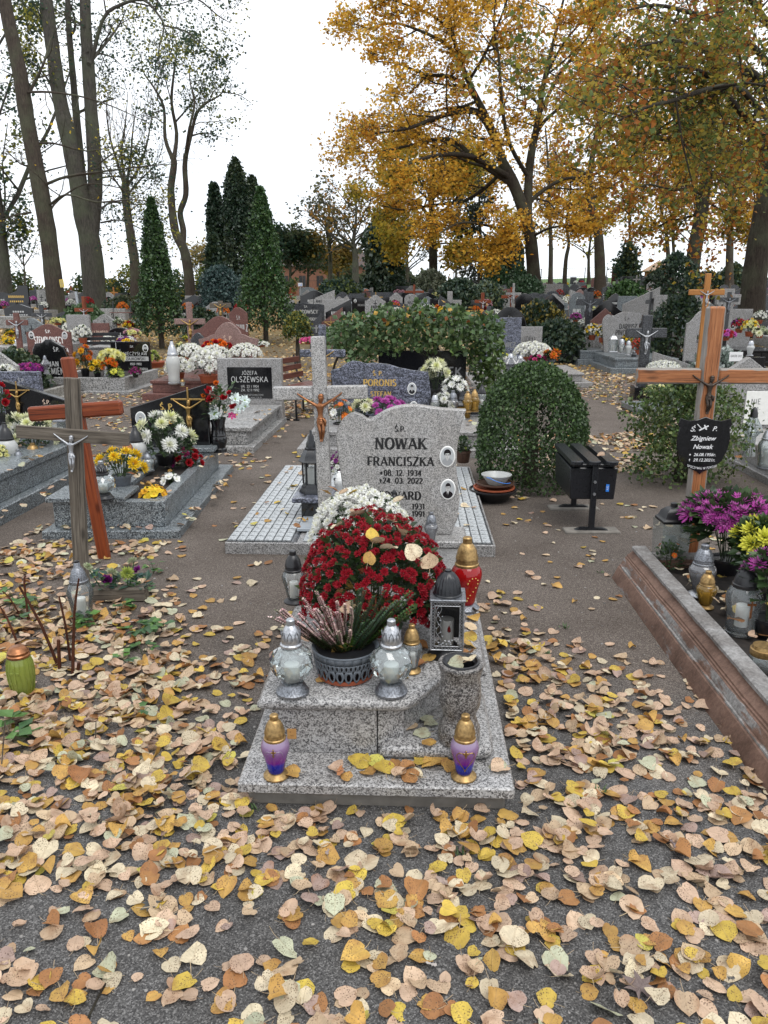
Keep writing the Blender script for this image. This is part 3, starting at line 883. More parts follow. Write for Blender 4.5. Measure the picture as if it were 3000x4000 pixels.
def blooms(kind, colname):
 k = kind + colname
 if k not in BL:
  c = {'red': ((.27, .006, .016), (.36, .015, .028)), 'white': ((.80, .80, .76), (.76, .76, .6)), 'cream': ((.76, .76, .55), (.66, .68, .32)), 'magenta': ((.42, .04, .24), (.5, .1, .3)), 'purple': ((.2, .02, .19), (.26, .04, .25)),
   'yellow': ((.78, .55, .03), (.7, .42, .02)), 'lemon': ((.70, .68, .09), (.62, .62, .08)), 'paleyel': ((.74, .72, .34), (.7, .66, .2)), 'orange': ((.75, .18, .02), (.8, .35, .03)), 'pink': ((.68, .1, .3), (.74, .3, .45)),
   'rose': ((.55, .3, .36), (.6, .4, .42)), 'mauve': ((.47, .075, .36), (.54, .16, .44)), 'crimson': ((.38, .012, .02), (.42, .03, .03)), 'coral': ((.55, .06, .03), (.6, .12, .05)), 'green': ((.32, .38, .08), (.24, .3, .06)), 'sage': ((.42, .46, .3), (.3, .36, .2)), 'bluewhite': ((.72, .8, .78), (.3, .4, .1)), 'rust': ((.6, .13, .012), (.55, .3, .02)), 'gold': ((.7, .36, .02), (.6, .26, .02))}[colname]
  BL[k] = [bloom_mesh(kind, *c) for _ in range(3)]
 return BL[k]
def leaf_faces(mb, c, d, up, L, w, col, fold=.25):
 """one small leaf: a folded kite"""
 d = Vector(d).normalized(); s = d.cross(Vector(up))
 if s.length < 1e-3: s = d.orthogonal()
 s.normalize(); nn = s.cross(d)
 c = Vector(c)
 a, b = c + d * L * .45 + s * w + nn * (w * fold), c + d * L * .45 - s * w + nn * (w * fold)
 mb.add([c, a, c + d * L, b], [[0, 1, 2], [0, 2, 3]], col)
GREEN = [(.028, .055, .018), (.04, .075, .022), (.055, .095, .03), (.035, .06, .03)]
def gvar(cols, k=.25):
 c = R.choice(cols); f = R.uniform(1 - k, 1 + k)
 return tuple(min(1, q * f) for q in c)
def potplant(name, label, loc, rx, h, potr, poth, kind, col, nb, br, potm='terracotta', group=None, squash=.62, single=False, cat='flower pot', mix=(), leafn=260, leafL=.045, cover=1.0, z0=0.0, tall=0.0, rz=0.0, smallpot=False):
 """a pot, a dome of leaves and its blooms"""
 r = thing(name, label, cat, loc, rz, group)
 if poth > 0:
  mb = MB()
  mb.lathe([(potr * .74, 0), (potr * .78, .004), (potr * .96, poth * .82), (potr * 1.04, poth * .83), (potr * 1.04, poth), (potr * .93, poth), (potr * .9, poth * .86), (0, poth * .85)], 20 if single else 10)
  mb.build('pot', M[potm], r)
 cz = poth + (h - poth) * (1 - squash) * .6 + tall
 ry = rx * .95
 hz = h - cz
 mb = MB()
 for i in range(leafn):
  z = R.uniform(-.55, .98)
  t = R.uniform(0, 6.283)
  q = math.sqrt(max(0, 1 - z * z)) if z > 0 else 1 - .35 * abs(z)
  f = R.uniform(.55, .97)
  p = Vector((rx * q * f * math.cos(t), ry * q * f * math.sin(t), cz + (hz * z if z > 0 else (cz - poth) * z * 1.2) * f))
  d = Vector((math.cos(t) * q, math.sin(t) * q, z * .6 + R.uniform(-.3, .4)))
  d += Vector((R.uniform(-.5, .5), R.uniform(-.5, .5), R.uniform(-.2, .5)))
  L = leafL * R.uniform(.6, 1.25)
  leaf_faces(mb, p, d, (R.uniform(-.5, .5), R.uniform(-.5, .5), 1), L, L * .36, gvar(GREEN))
 for i in range(14 if tall or rx > .06 else 6):
  t = R.uniform(0, 6.283); q = R.uniform(.1, .8)
  mb.tube([(potr * .3 * math.cos(t), potr * .3 * math.sin(t), poth * .8), (rx * q * .8 * math.cos(t), ry * q * .8 * math.sin(t), cz + hz * .5)], .003, 4, (.04, .06, .025))
 mb.build('foliage', M['foliage'], r, smooth=0)
 ga = math.pi * (3 - 5 ** .5)
 pts = []
 for i in range(nb):
  z = 1 - (i + .5) / nb * cover
  t = i * ga
  q = math.sqrt(max(0, 1 - z * z))
  z += R.uniform(-.05, .05); t += R.uniform(-.12, .12)
  p = Vector((rx * q * math.cos(t), ry * q * math.sin(t), cz + hz * z * R.uniform(.93, 1.03)))
  nrm = Vector((q * math.cos(t) / rx, q * math.sin(t) / ry, z / hz + .15 / hz)).normalized()
  pts.append((p, nrm))
 allb = []
 for p, nrm in pts:
  cc = R.choice(mix) if mix and R.random() < .5 else col
  me = R.choice(blooms(kind, cc))
  mt = Matrix.Translation(p) @ nrm.to_track_quat('Z', 'Y').to_matrix().to_4x4() @ Matrix.Rotation(R.uniform(0, 6.28), 4, 'Z') @ Matrix.Diagonal((br * R.uniform(.78, 1.15),) * 3 + (1,))
  allb.append((me, mt))
 put_blooms(r, allb, single)
 return r
def put_blooms(r, allb, single):
 if single:
  allb = sorted(allb, key=lambda q: q[1].translation.y - q[1].translation.z)
  if len(allb) > 296: put_blooms(r, allb[296:], False); allb = allb[:296]
  for me, mt in allb:
   o = link('bloom', me, r); o.matrix_local = mt
 elif allb:
  vs, fs, cs, n = [], [], [], 0
  for me, mt in allb:
   k = len(me.vertices)
   V = np.empty(k * 3, np.float32); me.vertices.foreach_get('co', V); V = V.reshape(-1, 3)
   mm = np.array(mt)
   vs.append(V @ mm[:3, :3].T + mm[:3, 3])
   c = np.empty(k * 4, np.float32); me.color_attributes['col'].data.foreach_get('color', c); cs.append(c.reshape(-1, 4)[:, :3])
   for p in me.polygons:
    ix = list(p.vertices)
    if len(ix) == 3: fs.append([q + n for q in ix])
    else:
     for a in range(1, len(ix) - 1): fs.append([ix[0] + n, ix[a] + n, ix[a + 1] + n])
   n += k
  npmesh('blooms', np.vstack(vs), np.array(fs), np.vstack(cs), M['petal'], r)['kind'] = 'stuff'
# ---------------------------------------------------------------- headstones
def outline(kind, w, h):
 """(x,z) points of a headstone's face, width w, height h, counter-clockwise from bottom left"""
 def top(fn, n=22, side=None):
  pts = [(-.5, 0), (.5, 0)]
  for i in range(n + 1):
   u = .5 - i / n
   pts.append((u, fn(u)))
  return [(a * w, b * h) for a, b in pts]
 if kind == 'rect': return [(-.5 * w, 0), (.5 * w, 0), (.5 * w, h), (-.5 * w, h)]
 if kind == 'arch': return top(lambda u: .80 + .20 * math.sqrt(max(0, 1 - (2 * u) ** 2)))
 if kind == 'bow': return top(lambda u: .84 + .16 * math.cos(math.pi * u))
 if kind == 'ogee': return top(lambda u: .80 + .10 * (1 + math.cos(2 * math.pi * u)))
 if kind == 'round': return top(lambda u: .45 + .55 * math.sqrt(max(0, 1 - (2 * u) ** 2)), 26)
 if kind == 'gable': return [(-.5 * w, 0), (.5 * w, 0), (.5 * w, .72 * h), (0, h), (-.5 * w, .72 * h)]
 if kind == 'slantl': return [(-.5 * w, 0), (.5 * w, 0), (.5 * w, .62 * h), (-.5 * w, h)]
 if kind == 'slantr': return [(-.5 * w, 0), (.5 * w, 0), (.5 * w, h), (-.5 * w, .62 * h)]
 if kind == 'wing': return top(lambda u: .72 + .28 * max(0, math.sin(math.pi * (u * 1.1 + .42))) ** 1.5 - .05 * math.sin(math.pi * 2 * u))
 if kind == 'step': return [(-.5 * w, 0), (.5 * w, 0), (.5 * w, h), (.12 * w, h), (.02 * w, .8 * h), (-.5 * w, .62 * h)]
 if kind == 'cut': return [(-.5 * w, 0), (.46 * w, 0), (.5 * w, .42 * h), (.3 * w, .86 * h), (.0, h), (-.12 * w, h), (-.22 * w, .94 * h), (-.4 * w, .92 * h), (-.48 * w, .8 * h)]
 if kind == 'heart':
  pts = [(-.12, 0), (.12, 0)]
  for i in range(13): a = -.5 + i / 12 * 3.4; pts.append((.26 + .24 * math.cos(a), .72 + .28 * math.sin(a)))
  for i in range(13): a = .24 + i / 12 * 3.4; pts.append((-.26 + .24 * math.cos(a), .72 + .28 * math.sin(a)))
  return [(a * w, b * h) for a, b in pts]
 if kind == 'nowak':     # small hump, dip, big hump, long slope to a horn, then a waisted side
  tp = [(.5, .965), (.40, .968), (.30, .975), (.2, .99), (.12, 1.0), (.04, .998), (-.04, .985), (-.12, .955), (-.18, .92), (-.235, .885), (-.262, .893), (-.30, .922), (-.35, .938), (-.40, .925), (-.45, .885), (-.485, .83), (-.5, .76), (-.495, .69), (-.485, .62)]
  sd = [(-.47, .5), (-.45, .36), (-.43, .22), (-.40, .0), (.40, 0), (.455, .12), (.47, .28), (.45, .42), (.435, .55), (.44, .70), (.465, .85)]
  p = [(.5, .965)] + tp[1:] + sd
  return [(a * w, b * h) for a, b in p]
 if kind == 'flare':     # flat shoulders drawn out to points, a bow between
  return top(lambda u: (.84 + .16 * math.cos(math.pi * u / .56)) if abs(u) < .28 else .84 - .1 * math.sin((abs(u) - .28) / .22 * math.pi * .5) + .0 * u) if False else [(a * w, b * h) for a, b in
   [(-.40, 0), (.40, 0), (.42, .45), (.5, .73)] + [(.36, .76), (.27, .80), (.22, .81)] + [(.2 - .4 * i / 10, .81 + .19 * math.sin(math.pi * (i / 10 * .84 + .08))) for i in range(11)] + [(-.22, .81), (-.27, .80), (-.36, .76), (-.5, .73), (-.42, .45)]]
 if kind == 'poronis':
  return [(a * w, b * h) for a, b in [(-.47, 0), (.47, 0), (.5, .4), (.47, .80), (.3, .835), (.18, .88), (.06, .945), (-.06, .965), (-.13, .95), (-.17, .96), (-.22, .99), (-.28, 1.0), (-.34, .96), (-.40, .88), (-.5, .82), (-.48, .5)]]
 if kind == 'dabrowski':
  return top(lambda u: .86 + .14 * math.exp(-((u + .02) / .2) ** 2) - .05 * math.cos(2 * math.pi * u * 1.4))
 return [(-.5 * w, 0), (.5 * w, 0), (.5 * w, h), (-.5 * w, h)]
def cross_mesh(mb, w, h, t, d, armz, col=None):
 """a latin cross standing on z=0 as a post and two arms butted to it"""
 mb.box(-t / 2, t / 2, -d / 2, d / 2, 0, h, .006)
 for s in (-1, 1):
  a, b = sorted((s * t / 2 * 1.0, s * w / 2))
  mb.box(a, b, -d / 2 + .002, d / 2 - .002, armz - t / 2, armz + t / 2, .006)
# ---------------------------------------------------------------- ground: one sheet out to the horizon
def build_ground():
 ys = list(np.arange(-6, 20, .5)) + list(np.arange(20, 60, 2)) + list(np.arange(60, 140, 5)) + [160, 200, 280, 400, 600, 900]
 vs, n = [], 0
 xs = np.array(list(np.arange(-1, 1.001, .05)))
 for y in ys:
  wd = 14 + max(y, 0) * 1.6
  for x in xs: vs.append((x * wd, y, gz(x * wd, y) if y > 15 else 0))
 k = len(xs)
 fs = [[a * k + i, a * k + i + 1, (a + 1) * k + i + 1, (a + 1) * k + i] for a in range(len(ys) - 1) for i in range(k - 1)]
 mb = MB(); mb.add(vs, fs)
 tag(mb.build('ground', M['ground'], smooth=80), 'grey gravel and trodden sand between the graves', kind='structure')
build_ground()
# ---------------------------------------------------------------- trees
def leafcloud(name, pts, size, cols, parent, rng, m='treeleaf', jit=.3, per=1, flat=.5, kind='stuff'):
 """one small face per leaf, two triangles, about each of pts (an (n,3) array)"""
 P = np.repeat(np.asarray(pts, np.float32), per, 0)
 n = len(P)
 if n == 0: return None
 P = P + rng.normal(0, jit, (n, 3))
 d = rng.normal(0, 1, (n, 3)); d[:, 2] = d[:, 2] * flat - .25; d /= np.linalg.norm(d, axis=1)[:, None]
 e = rng.normal(0, 1, (n, 3)); s = np.cross(d, e); s /= np.linalg.norm(s, axis=1)[:, None] + 1e-6
 nn = np.cross(s, d)
 L = size * rng.uniform(.6, 1.3, (n, 1)); w = L * rng.uniform(.3, .48, (n, 1))
 fold = w * rng.uniform(0, .5, (n, 1))
 V = np.stack([P, P + d * L * .5 + s * w + nn * fold, P + d * L, P + d * L * .5 - s * w + nn * fold], 1).reshape(-1, 3)
 i = np.arange(n)[:, None] * 4
 F = np.concatenate([i + np.array([[0, 1, 2]]), i + np.array([[0, 2, 3]])], 0)
 cols = np.asarray(cols, np.float32)
 # neighbouring leaves share a tint: pick by a slow wave through space plus chance
 sel = (np.sin(P[:, 0] * 1.3 + P[:, 2] * .9) + np.sin(P[:, 1] * 1.1 - P[:, 2] * 1.7 + 2) + rng.normal(0, 1.0, n)) / 4 + .5
 C = cols[np.clip((sel * len(cols)).astype(int), 0, len(cols) - 1)] * rng.uniform(.75, 1.25, (n, 1))
 o = npmesh(name, V, F, np.repeat(np.clip(C, 0, 1), 4, 0), M[m], parent)
 if kind: o['kind'] = kind
 return o
def grow(mb, pts, r0, r1, rng, depth, spread, tips, lenf=.55, n=4, up=.25, start=.3, sides=7, curl=.25, flatten=1.0, minr=.006, crook=.08, tipr=.25):
 """a limb along pts with side limbs down to twigs; leaf spots are put in tips"""
 pts = [Vector(p) for p in pts]
 k = len(pts) - 1
 radii = [r0 + (r1 - r0) * i / k for i in range(k + 1)]
 mb.tube(pts, radii, max(3, sides))
 total = sum((pts[i + 1] - pts[i]).length for i in range(k))
 if depth <= 0:
  for i in range(1, k + 1): tips.append(pts[i])
  return
 for j in range(n):
  t = start + (1 - start) * (j + rng.uniform(.1, .9)) / n
  f = min(t * k, k - 1e-3); i = int(f); u = f - i
  p = pts[i].lerp(pts[i + 1], u)
  d = (pts[i + 1] - pts[i]).normalized()
  a = rng.uniform(0, 6.283)
  o = d.orthogonal().normalized(); o = Matrix.Rotation(a, 3, d) @ o
  nd = (d * rng.uniform(.35, .8) + o * spread * rng.uniform(.7, 1.3) + Vector((0, 0, up))).normalized()
  nd.z *= flatten
  L = total * lenf * (1.15 - .6 * t) * rng.uniform(.7, 1.3)
  if L < .12: continue
  q, pp, dd = [p], p.copy(), nd.copy()
  m_ = 4 if depth > 1 else 3
  for s in range(m_):
   dd = (dd + Vector((rng.normal(0, curl), rng.normal(0, curl), rng.normal(0, curl * .7) + up * .25))).normalized()
   dd.z *= (flatten + 1) / 2
   pp = pp + dd * (L / m_)
   q.append(pp)
  rr = max(minr, (radii[i] * (1 - u) + radii[i + 1] * u) * rng.uniform(.4, .6))
  grow(mb, q, rr, max(minr * .7, rr * tipr), rng, depth - 1, spread, tips, lenf, n, up, .2, max(3, sides - 2), curl, flatten, minr, crook, tipr)
def smoothpts(pts, k=3, wob=0.0, rng=None):
 """Catmull-Rom through pts"""
 P = [Vector(p) for p in pts]
 Q = [P[0] * 2 - P[1]] + P + [P[-1] * 2 - P[-2]]
 out = []
 for i in range(1, len(Q) - 2):
  for j in range(k):
   t = j / k
   a, b, c, d = Q[i - 1], Q[i], Q[i + 1], Q[i + 2]
   p = .5 * ((2 * b) + (c - a) * t + (2 * a - 5 * b + 4 * c - d) * t * t + (3 * b - a - 3 * c + d) * t ** 3)
   if wob and rng is not None: p += Vector((rng.normal(0, wob), rng.normal(0, wob), 0))
   out.append(p)
 out.append(P[-1])
 return out
def pxline(pp, Y, dy=None):
 """a tree stem whose outline follows these columns and rows at distance Y (dy bends it towards or away)"""
 return [A(x, y, Y + (dy[i] if dy else 0)) for i, (x, y) in enumerate(pp)]
def tree(name, label, stems, limbs, m, cols, leaf, seed, depth=2, n=5, lenf=.5, spread=.8, per=2, jit=.25, up=.2, start=.35, cat='tree', group='trees of the cemetery', thin=1.0, flatten=1.0, curl=.25, sides=9, minr=.01, flat=.5, twigs=True, lstart=.15):
 """stems: (points, r0, r1, side limbs n); limbs: (points, r0, r1)"""
 rng = np.random.default_rng(seed)
 r = thing(name, label, cat, tuple(stems[0][0][0]), 0, group)
 base = Vector(stems[0][0][0])
 mbt, mbb, tips = MB(), MB(), []
 for pts, r0, r1, ns in stems:
  pts = smoothpts([p - base for p in pts], 4)
  k = len(pts) - 1
  rad = [r0 + (r1 - r0) * (i / k) ** .85 for i in range(k + 1)]
  if ns >= 0 and pts[0].length < .5:
   rad[0] *= 1.45; rad[1] *= 1.12
  rad = [q * rng.uniform(.96, 1.05) for q in rad]
  mbt.tube(pts, rad, 14 if r0 > .15 else 9)
  tot = sum((pts[i + 1] - pts[i]).length for i in range(k))
  for j in range(max(0, ns)):
   t = start + (1 - start) * (j + rng.uniform(.1, .9)) / ns
   f = min(t * k, k - 1e-3); i = int(f); u = f - i
   p = pts[i].lerp(pts[i + 1], u); d = (pts[i + 1] - pts[i]).normalized()
   o = Matrix.Rotation(rng.uniform(0, 6.283), 3, d) @ d.orthogonal().normalized()
   nd = (d * .5 + o * spread + Vector((0, 0, up))).normalized()
   L = tot * lenf * (1.2 - .75 * t) * rng.uniform(.7, 1.25)
   q, pp, dd = [p], p.copy(), nd.copy()
   for s in range(5):
    dd = (dd + Vector((rng.normal(0, curl), rng.normal(0, curl), rng.normal(0, curl * .7) + up * .2))).normalized()
    pp = pp + dd * (L / 5); q.append(pp)
   rr = max(minr * 1.5, min(.5 * rad[i], L * .022 + .01))
   grow(mbb, q, rr, max(minr, rr * .25), rng, depth - 1, spread, tips, .5, n, up, lstart, 6, curl, flatten, minr)
 for pts, r0, r1 in limbs:
  grow(mbb, smoothpts([p - base for p in pts], 3), r0, r1, rng, depth, spread, tips, lenf, n, up, lstart, 8, curl, flatten, minr)
 mbt.build('trunk', m, r, smooth=70)
 if mbb.v: mbb.build('branches', m, r, smooth=70)
 if cols is not None and tips:
  T = np.array([tuple(p) for p in tips], np.float32)
  if thin < 1: T = T[rng.random(len(T)) < thin]
  leafcloud('crown', T, leaf, cols, r, rng, jit=jit, per=per, flat=flat)
 return r, tips
GOLD = [(.48, .26, .035), (.62, .36, .045), (.70, .43, .06), (.66, .36, .045), (.60, .40, .06), (.44, .31, .05), (.54, .25, .03)]
GOLDOL = [(.26, .23, .035), (.40, .29, .035), (.48, .31, .04), (.36, .28, .04), (.25, .22, .035), (.46, .25, .03)]
OLIVE = [(.11, .14, .035), (.17, .17, .035), (.34, .25, .045), (.24, .20, .04), (.28, .13, .03), (.13, .17, .06), (.38, .27, .04)]
RUST = [(.30, .11, .025), (.38, .16, .03), (.22, .08, .025), (.48, .26, .04), (.27, .16, .03)]
DKGREEN = [(.018, .04, .022), (.03, .055, .025), (.022, .045, .03), (.04, .06, .025)]
GREYGR = [(.04, .075, .05), (.055, .09, .055), (.09, .11, .04), (.035, .06, .045)]
YELGR = [(.12, .15, .03), (.2, .19, .03), (.07, .10, .03), (.26, .2, .03)]
T_ = 'trees of the cemetery'
# the great golden oak right of the middle
Y = 47
gb = GX(2090, Y)
st = [gb] + pxline([(2080, 1010), (2062, 880), (2015, 740), (1965, 640)], Y, [0, 0, .3, .6])
top1 = pxline([(1965, 640), (1925, 520), (1880, 420), (1835, 330), (1790, 210), (1760, 90), (1745, -60)], Y, [.6, .8, .4, 0, -.5, -1, -1.4])
top2 = pxline([(2058, 860), (2070, 640), (2100, 480), (2125, 320), (2170, 130), (2215, -60)], Y, [0, 1.2, 1.8, 2.4, 2.6, 2.4])
lim = [(pxline(p, Y, d), a, .035) for p, d, a in [
([(1985, 690), (1850, 615), (1720, 605), (1600, 640), (1520, 690)], [.3, -1, -2, -3, -3.6], .19),
([(2000, 720), (1880, 640), (1760, 545), (1640, 560), (1500, 590), (1400, 600)], [.3, .8, 1.6, 2.2, 2.8, 3], .17),
([(1940, 560), (1860, 440), (1720, 455), (1600, 500), (1470, 520), (1360, 530)], [.7, 0, -1, -2, -2.4, -2.8], .16),
([(1890, 440), (1800, 420), (1700, 470), (1560, 500), (1440, 470)], [.4, 1.4, 2.4, 3, 3.4], .12),
([(1850, 360), (1760, 300), (1660, 290), (1560, 250), (1470, 240)], [0, -.6, -1.2, -2, -2.4], .12),
([(1800, 240), (1740, 170), (1640, 120), (1540, 90), (1440, 110), (1380, 90)], [-.5, 0, .6, 1.2, 1.6, 2], .11),
([(1770, 130), (1690, 60), (1590, 20), (1480, -20)], [-1, -1.4, -2, -2.4], .08),
([(1830, 320), (1900, 200), (1960, 60), (2000, -60)], [0, -.8, -1.2, -1.8], .1),
([(2062, 870), (1990, 900), (1900, 880), (1800, 870), (1720, 910)], [0, -1.2, -2.2, -3, -3.6], .11),
([(2070, 960), (1990, 985), (1900, 990), (1800, 985)], [0, -.8, -1.6, -2], .07),
([(2040, 830), (2100, 760), (2200, 700), (2300, 690), (2390, 650)], [0, .5, 1, 1.4, 1.8], .14),
([(2075, 560), (2130, 470), (2240, 380), (2330, 300), (2400, 230)], [1.5, 1, .6, 0, -.4], .12),
([(2110, 440), (2180, 300), (2270, 180), (2350, 60), (2400, -60)], [1.8, 2.2, 2.6, 2.8, 3], .11),
([(2130, 300), (2200, 170), (2290, 60), (2340, -60)], [2.4, 1.6, 1, .4], .08),
([(2068, 700), (1990, 560), (1960, 400), (1950, 240), (1930, 100), (1940, -50)], [1, -.4, -1.4, -2, -2.4, -2.8], .13),
([(2070, 930), (2150, 890), (2240, 880), (2330, 850)], [0, -1, -1.8, -2.4], .08),
([(1975, 650), (1900, 730), (1800, 790), (1690, 800), (1580, 820), (1480, 800)], [.5, 1.2, 2.2, 3, 3.6, 4], .12),
]]
tree('golden_oak', 'great golden-leaved oak with a dark leaning trunk, right of the middle of the cemetery', [(st, .42, .30, -1), (top1, .28, .05, 6), (top2, .30, .05, 6)], lim, M['bark'], GOLD, .19, 5, depth=3, n=7, lenf=.46, spread=.95, per=2, jit=.24, flat=.3, up=.12, minr=.012, curl=.3, flatten=.7)
# the twin oak behind it with darker, olive-gold leaves
Y = 58
b = GX(1692, Y)
st = [b] + pxline([(1692, 1000), (1688, 880), (1685, 760), (1690, 640), (1695, 540)], Y)
lim = [(pxline(p, Y, d), a, .035) for p, d, a in [
([(1688, 870), (1640, 800), (1580, 770), (1500, 760), (1430, 790)], [0, 1, 2, 2, 2], .14), ([(1688, 940), (1620, 920), (1560, 940), (1510, 980)], [0, -1, -2, -2], .1),
([(1690, 850), (1760, 800), (1820, 720), (1850, 640)], [0, .5, 1, 1], .13), ([(1690, 780), (1740, 720), (1790, 640), (1800, 560)], [0, -1, -1, -1], .1),
([(1686, 760), (1620, 690), (1560, 640), (1500, 620)], [0, -1, -1.6, -2], .12), ([(1690, 960), (1740, 950), (1790, 960), (1830, 1000)], [0, -.5, -1, -1], .07), ([(1688, 800), (1650, 700), (1600, 640), (1580, 560)], [0, 1.5, 2, 2.5], .1)]]
tree('olive_oak', 'straight dark-trunked oak with olive and gold leaves behind the great golden oak', [(st, .36, .12, 5)], lim, M['bark'], GOLDOL, .25, 6, depth=3, n=6, lenf=.46, spread=.95, per=3, jit=.34, up=.08, minr=.014)
# trees right of the oak
Y = 62
b = GX(2345, Y)
st = [b] + pxline([(2342, 1000), (2335, 900), (2318, 840), (2300, 760), (2310, 640), (2330, 520), (2350, 400), (2340, 260), (2360, 120)], Y)
lim = [(pxline(p, Y, d), a, .035) for p, d, a in [
([(2338, 890), (2390, 830), (2450, 780), (2480, 700), (2520, 590), (2530, 500)], [0, 0, .5, 1, 1, 1], .2), ([(2305, 680), (2350, 610), (2430, 590), (2510, 590)], [0, 1, 1, 2], .1),
([(2318, 840), (2250, 800), (2180, 790), (2110, 800)], [0, -1, -1, -1], .1), ([(2305, 720), (2230, 660), (2160, 660)], [0, 1, 1], .09), ([(2330, 520), (2400, 430), (2450, 330), (2480, 230)], [0, 1, 1, 1], .1),
([(2500, 640), (2560, 600), (2640, 590), (2700, 560)], [1, 0, 0, 0], .08), ([(2330, 500), (2260, 420), (2220, 320)], [0, 0, 0], .08)]]
tree('forked_oak', 'tall forked tree with ochre leaves standing behind the notice cabinet', [(st, .44, .08, 6)], lim, M['bark_brown'], GOLD[:5] + RUST[:2], .26, 8, depth=3, n=5, lenf=.46, spread=.9, per=3, jit=.36, up=.1, thin=.85, minr=.014)
for (px, Yt, pts, r0, lab, cc, sd, ns, nm) in [
(2148, 60, [(2152, 1000), (2150, 900), (2146, 780), (2140, 620), (2130, 500)], .2, 'slim straight trunk just right of the golden oak with ochre leaves', GOLD, 21, 8, 'slim_oak'),
(2204, 64, [(2210, 1020), (2222, 950), (2212, 870), (2230, 760), (2220, 640)], .19, 'bent dark tree with a low fork between two straighter trunks', GOLDOL, 22, 8, 'bent_tree'),
(2848, 56, [(2850, 1000), (2855, 860), (2860, 720), (2850, 560), (2860, 420)], .32, 'pale smooth trunk on the crest near the right edge', RUST + GOLD[:3], 23, 9, 'pale_trunk_tree'),
(2612, 60, [(2610, 1000), (2600, 900), (2580, 800), (2590, 700)], .2, 'rust-leaved tree behind the wooden hut', RUST, 24, 10, 'rust_tree'),
(2632, 63, [(2632, 1000), (2628, 880), (2640, 700), (2660, 500)], .16, 'thin trunk beside the rust-leaved tree', RUST, 25, 7, 'thin_trunk_tree'),
(2030, 66, [(2035, 1000), (2036, 960), (2010, 900), (2000, 840)], .36, 'thick short-limbed tree left of the golden oak trunk', GOLDOL, 26, 6, 'short_limbed_tree')]:
 b = GX(px, Yt)
 tree(nm, lab, [([b] + pxline(pts, Yt), r0, .05, ns)], [], M['bark_brown'], cc, .27, sd, depth=3, n=4, lenf=.45, spread=.95, per=2, jit=.3, up=.1, thin=.75, start=.45, minr=.016)
# leaning tree with olive and brown leaves
Y = 40
b = GX(2688, Y)
st = [b] + pxline([(2710, 1000), (2735, 860), (2752, 740), (2765, 600), (2775, 480), (2790, 340), (2800, 180), (2810, 20), (2815, -120)], Y)
lim = [(pxline(p, Y, d), a, .03) for p, d, a in [
([(2748, 760), (2690, 740), (2610, 740), (2540, 720), (2480, 740)], [0, -.5, -1, -1, -1], .1), ([(2765, 610), (2700, 560), (2620, 540), (2560, 560)], [0, 1, 1.5, 2], .08), ([(2755, 700), (2830, 640), (2920, 600), (3000, 560)], [0, -.6, -1, -1], .1),
([(2740, 830), (2680, 850), (2600, 870), (2550, 900)], [0, 1, 1, 1], .07), ([(2760, 660), (2850, 720), (2930, 700), (3010, 690)], [0, 1, 2, 2], .08), ([(2750, 780), (2830, 830), (2920, 880)], [0, .6, 1], .06), ([(2775, 480), (2700, 420), (2640, 330)], [0, 0, 0], .09), ([(2760, 640), (2740, 560), (2660, 480)], [0, 2, 2.5], .07)]]
tree('leaning_tree', 'leaning grey trunk with brown and olive leaves behind the honey wooden cross', [(st, .38, .14, 6)], lim, M['bark'], RUST + OLIVE[:4] + GOLD[:2], .2, 9, depth=3, n=5, lenf=.5, spread=.9, per=3, jit=.3, up=.02, minr=.012)
# tree at the right edge with overhanging boughs
Y = 27
b = GX(2925, Y)
st = [b] + pxline([(2950, 1060), (2980, 880), (3010, 700), (3030, 560), (3050, 420), (3060, 240), (3060, 60), (3050, -160)], Y)
lim = [(pxline(p, Y, d), a, .02) for p, d, a in [
([(3030, 560), (2950, 500), (2880, 420), (2800, 330), (2720, 270), (2600, 260)], [0, -2, -4, -5, -6, -7], .13), ([(3050, 420), (2960, 300), (2850, 240), (2740, 180), (2620, 160), (2500, 180)], [0, -2, -4, -6, -7, -8], .12),
([(3055, 320), (2960, 200), (2840, 100), (2700, 50), (2560, 20), (2450, 40)], [0, -1, -3, -5, -6, -6], .11), ([(3060, 200), (2980, 60), (2880, -40), (2720, -80)], [0, -2, -4, -5], .1), ([(3040, 500), (2960, 420), (2880, 340), (2760, 350), (2640, 390), (2520, 420), (2420, 470)], [0, -3, -5, -7, -8, -9, -9.5], .1),
([(3040, 480), (2980, 380), (2920, 300), (2860, 180)], [0, 1, 2, 3], .09), ([(3020, 640), (2960, 560), (2880, 500), (2790, 480), (2700, 480)], [0, -2, -3, -4, -5], .08)]]
tree('overhanging_tree', 'thick rough trunk at the right edge, olive and yellow boughs hanging into the corner', [(st, .44, .2, 3)], lim, M['bark'], OLIVE + GOLDOL[:1] + RUST[:1], .125, 10, depth=3, n=7, lenf=.40, spread=.85, per=3, jit=.2, up=-.12, minr=.007)
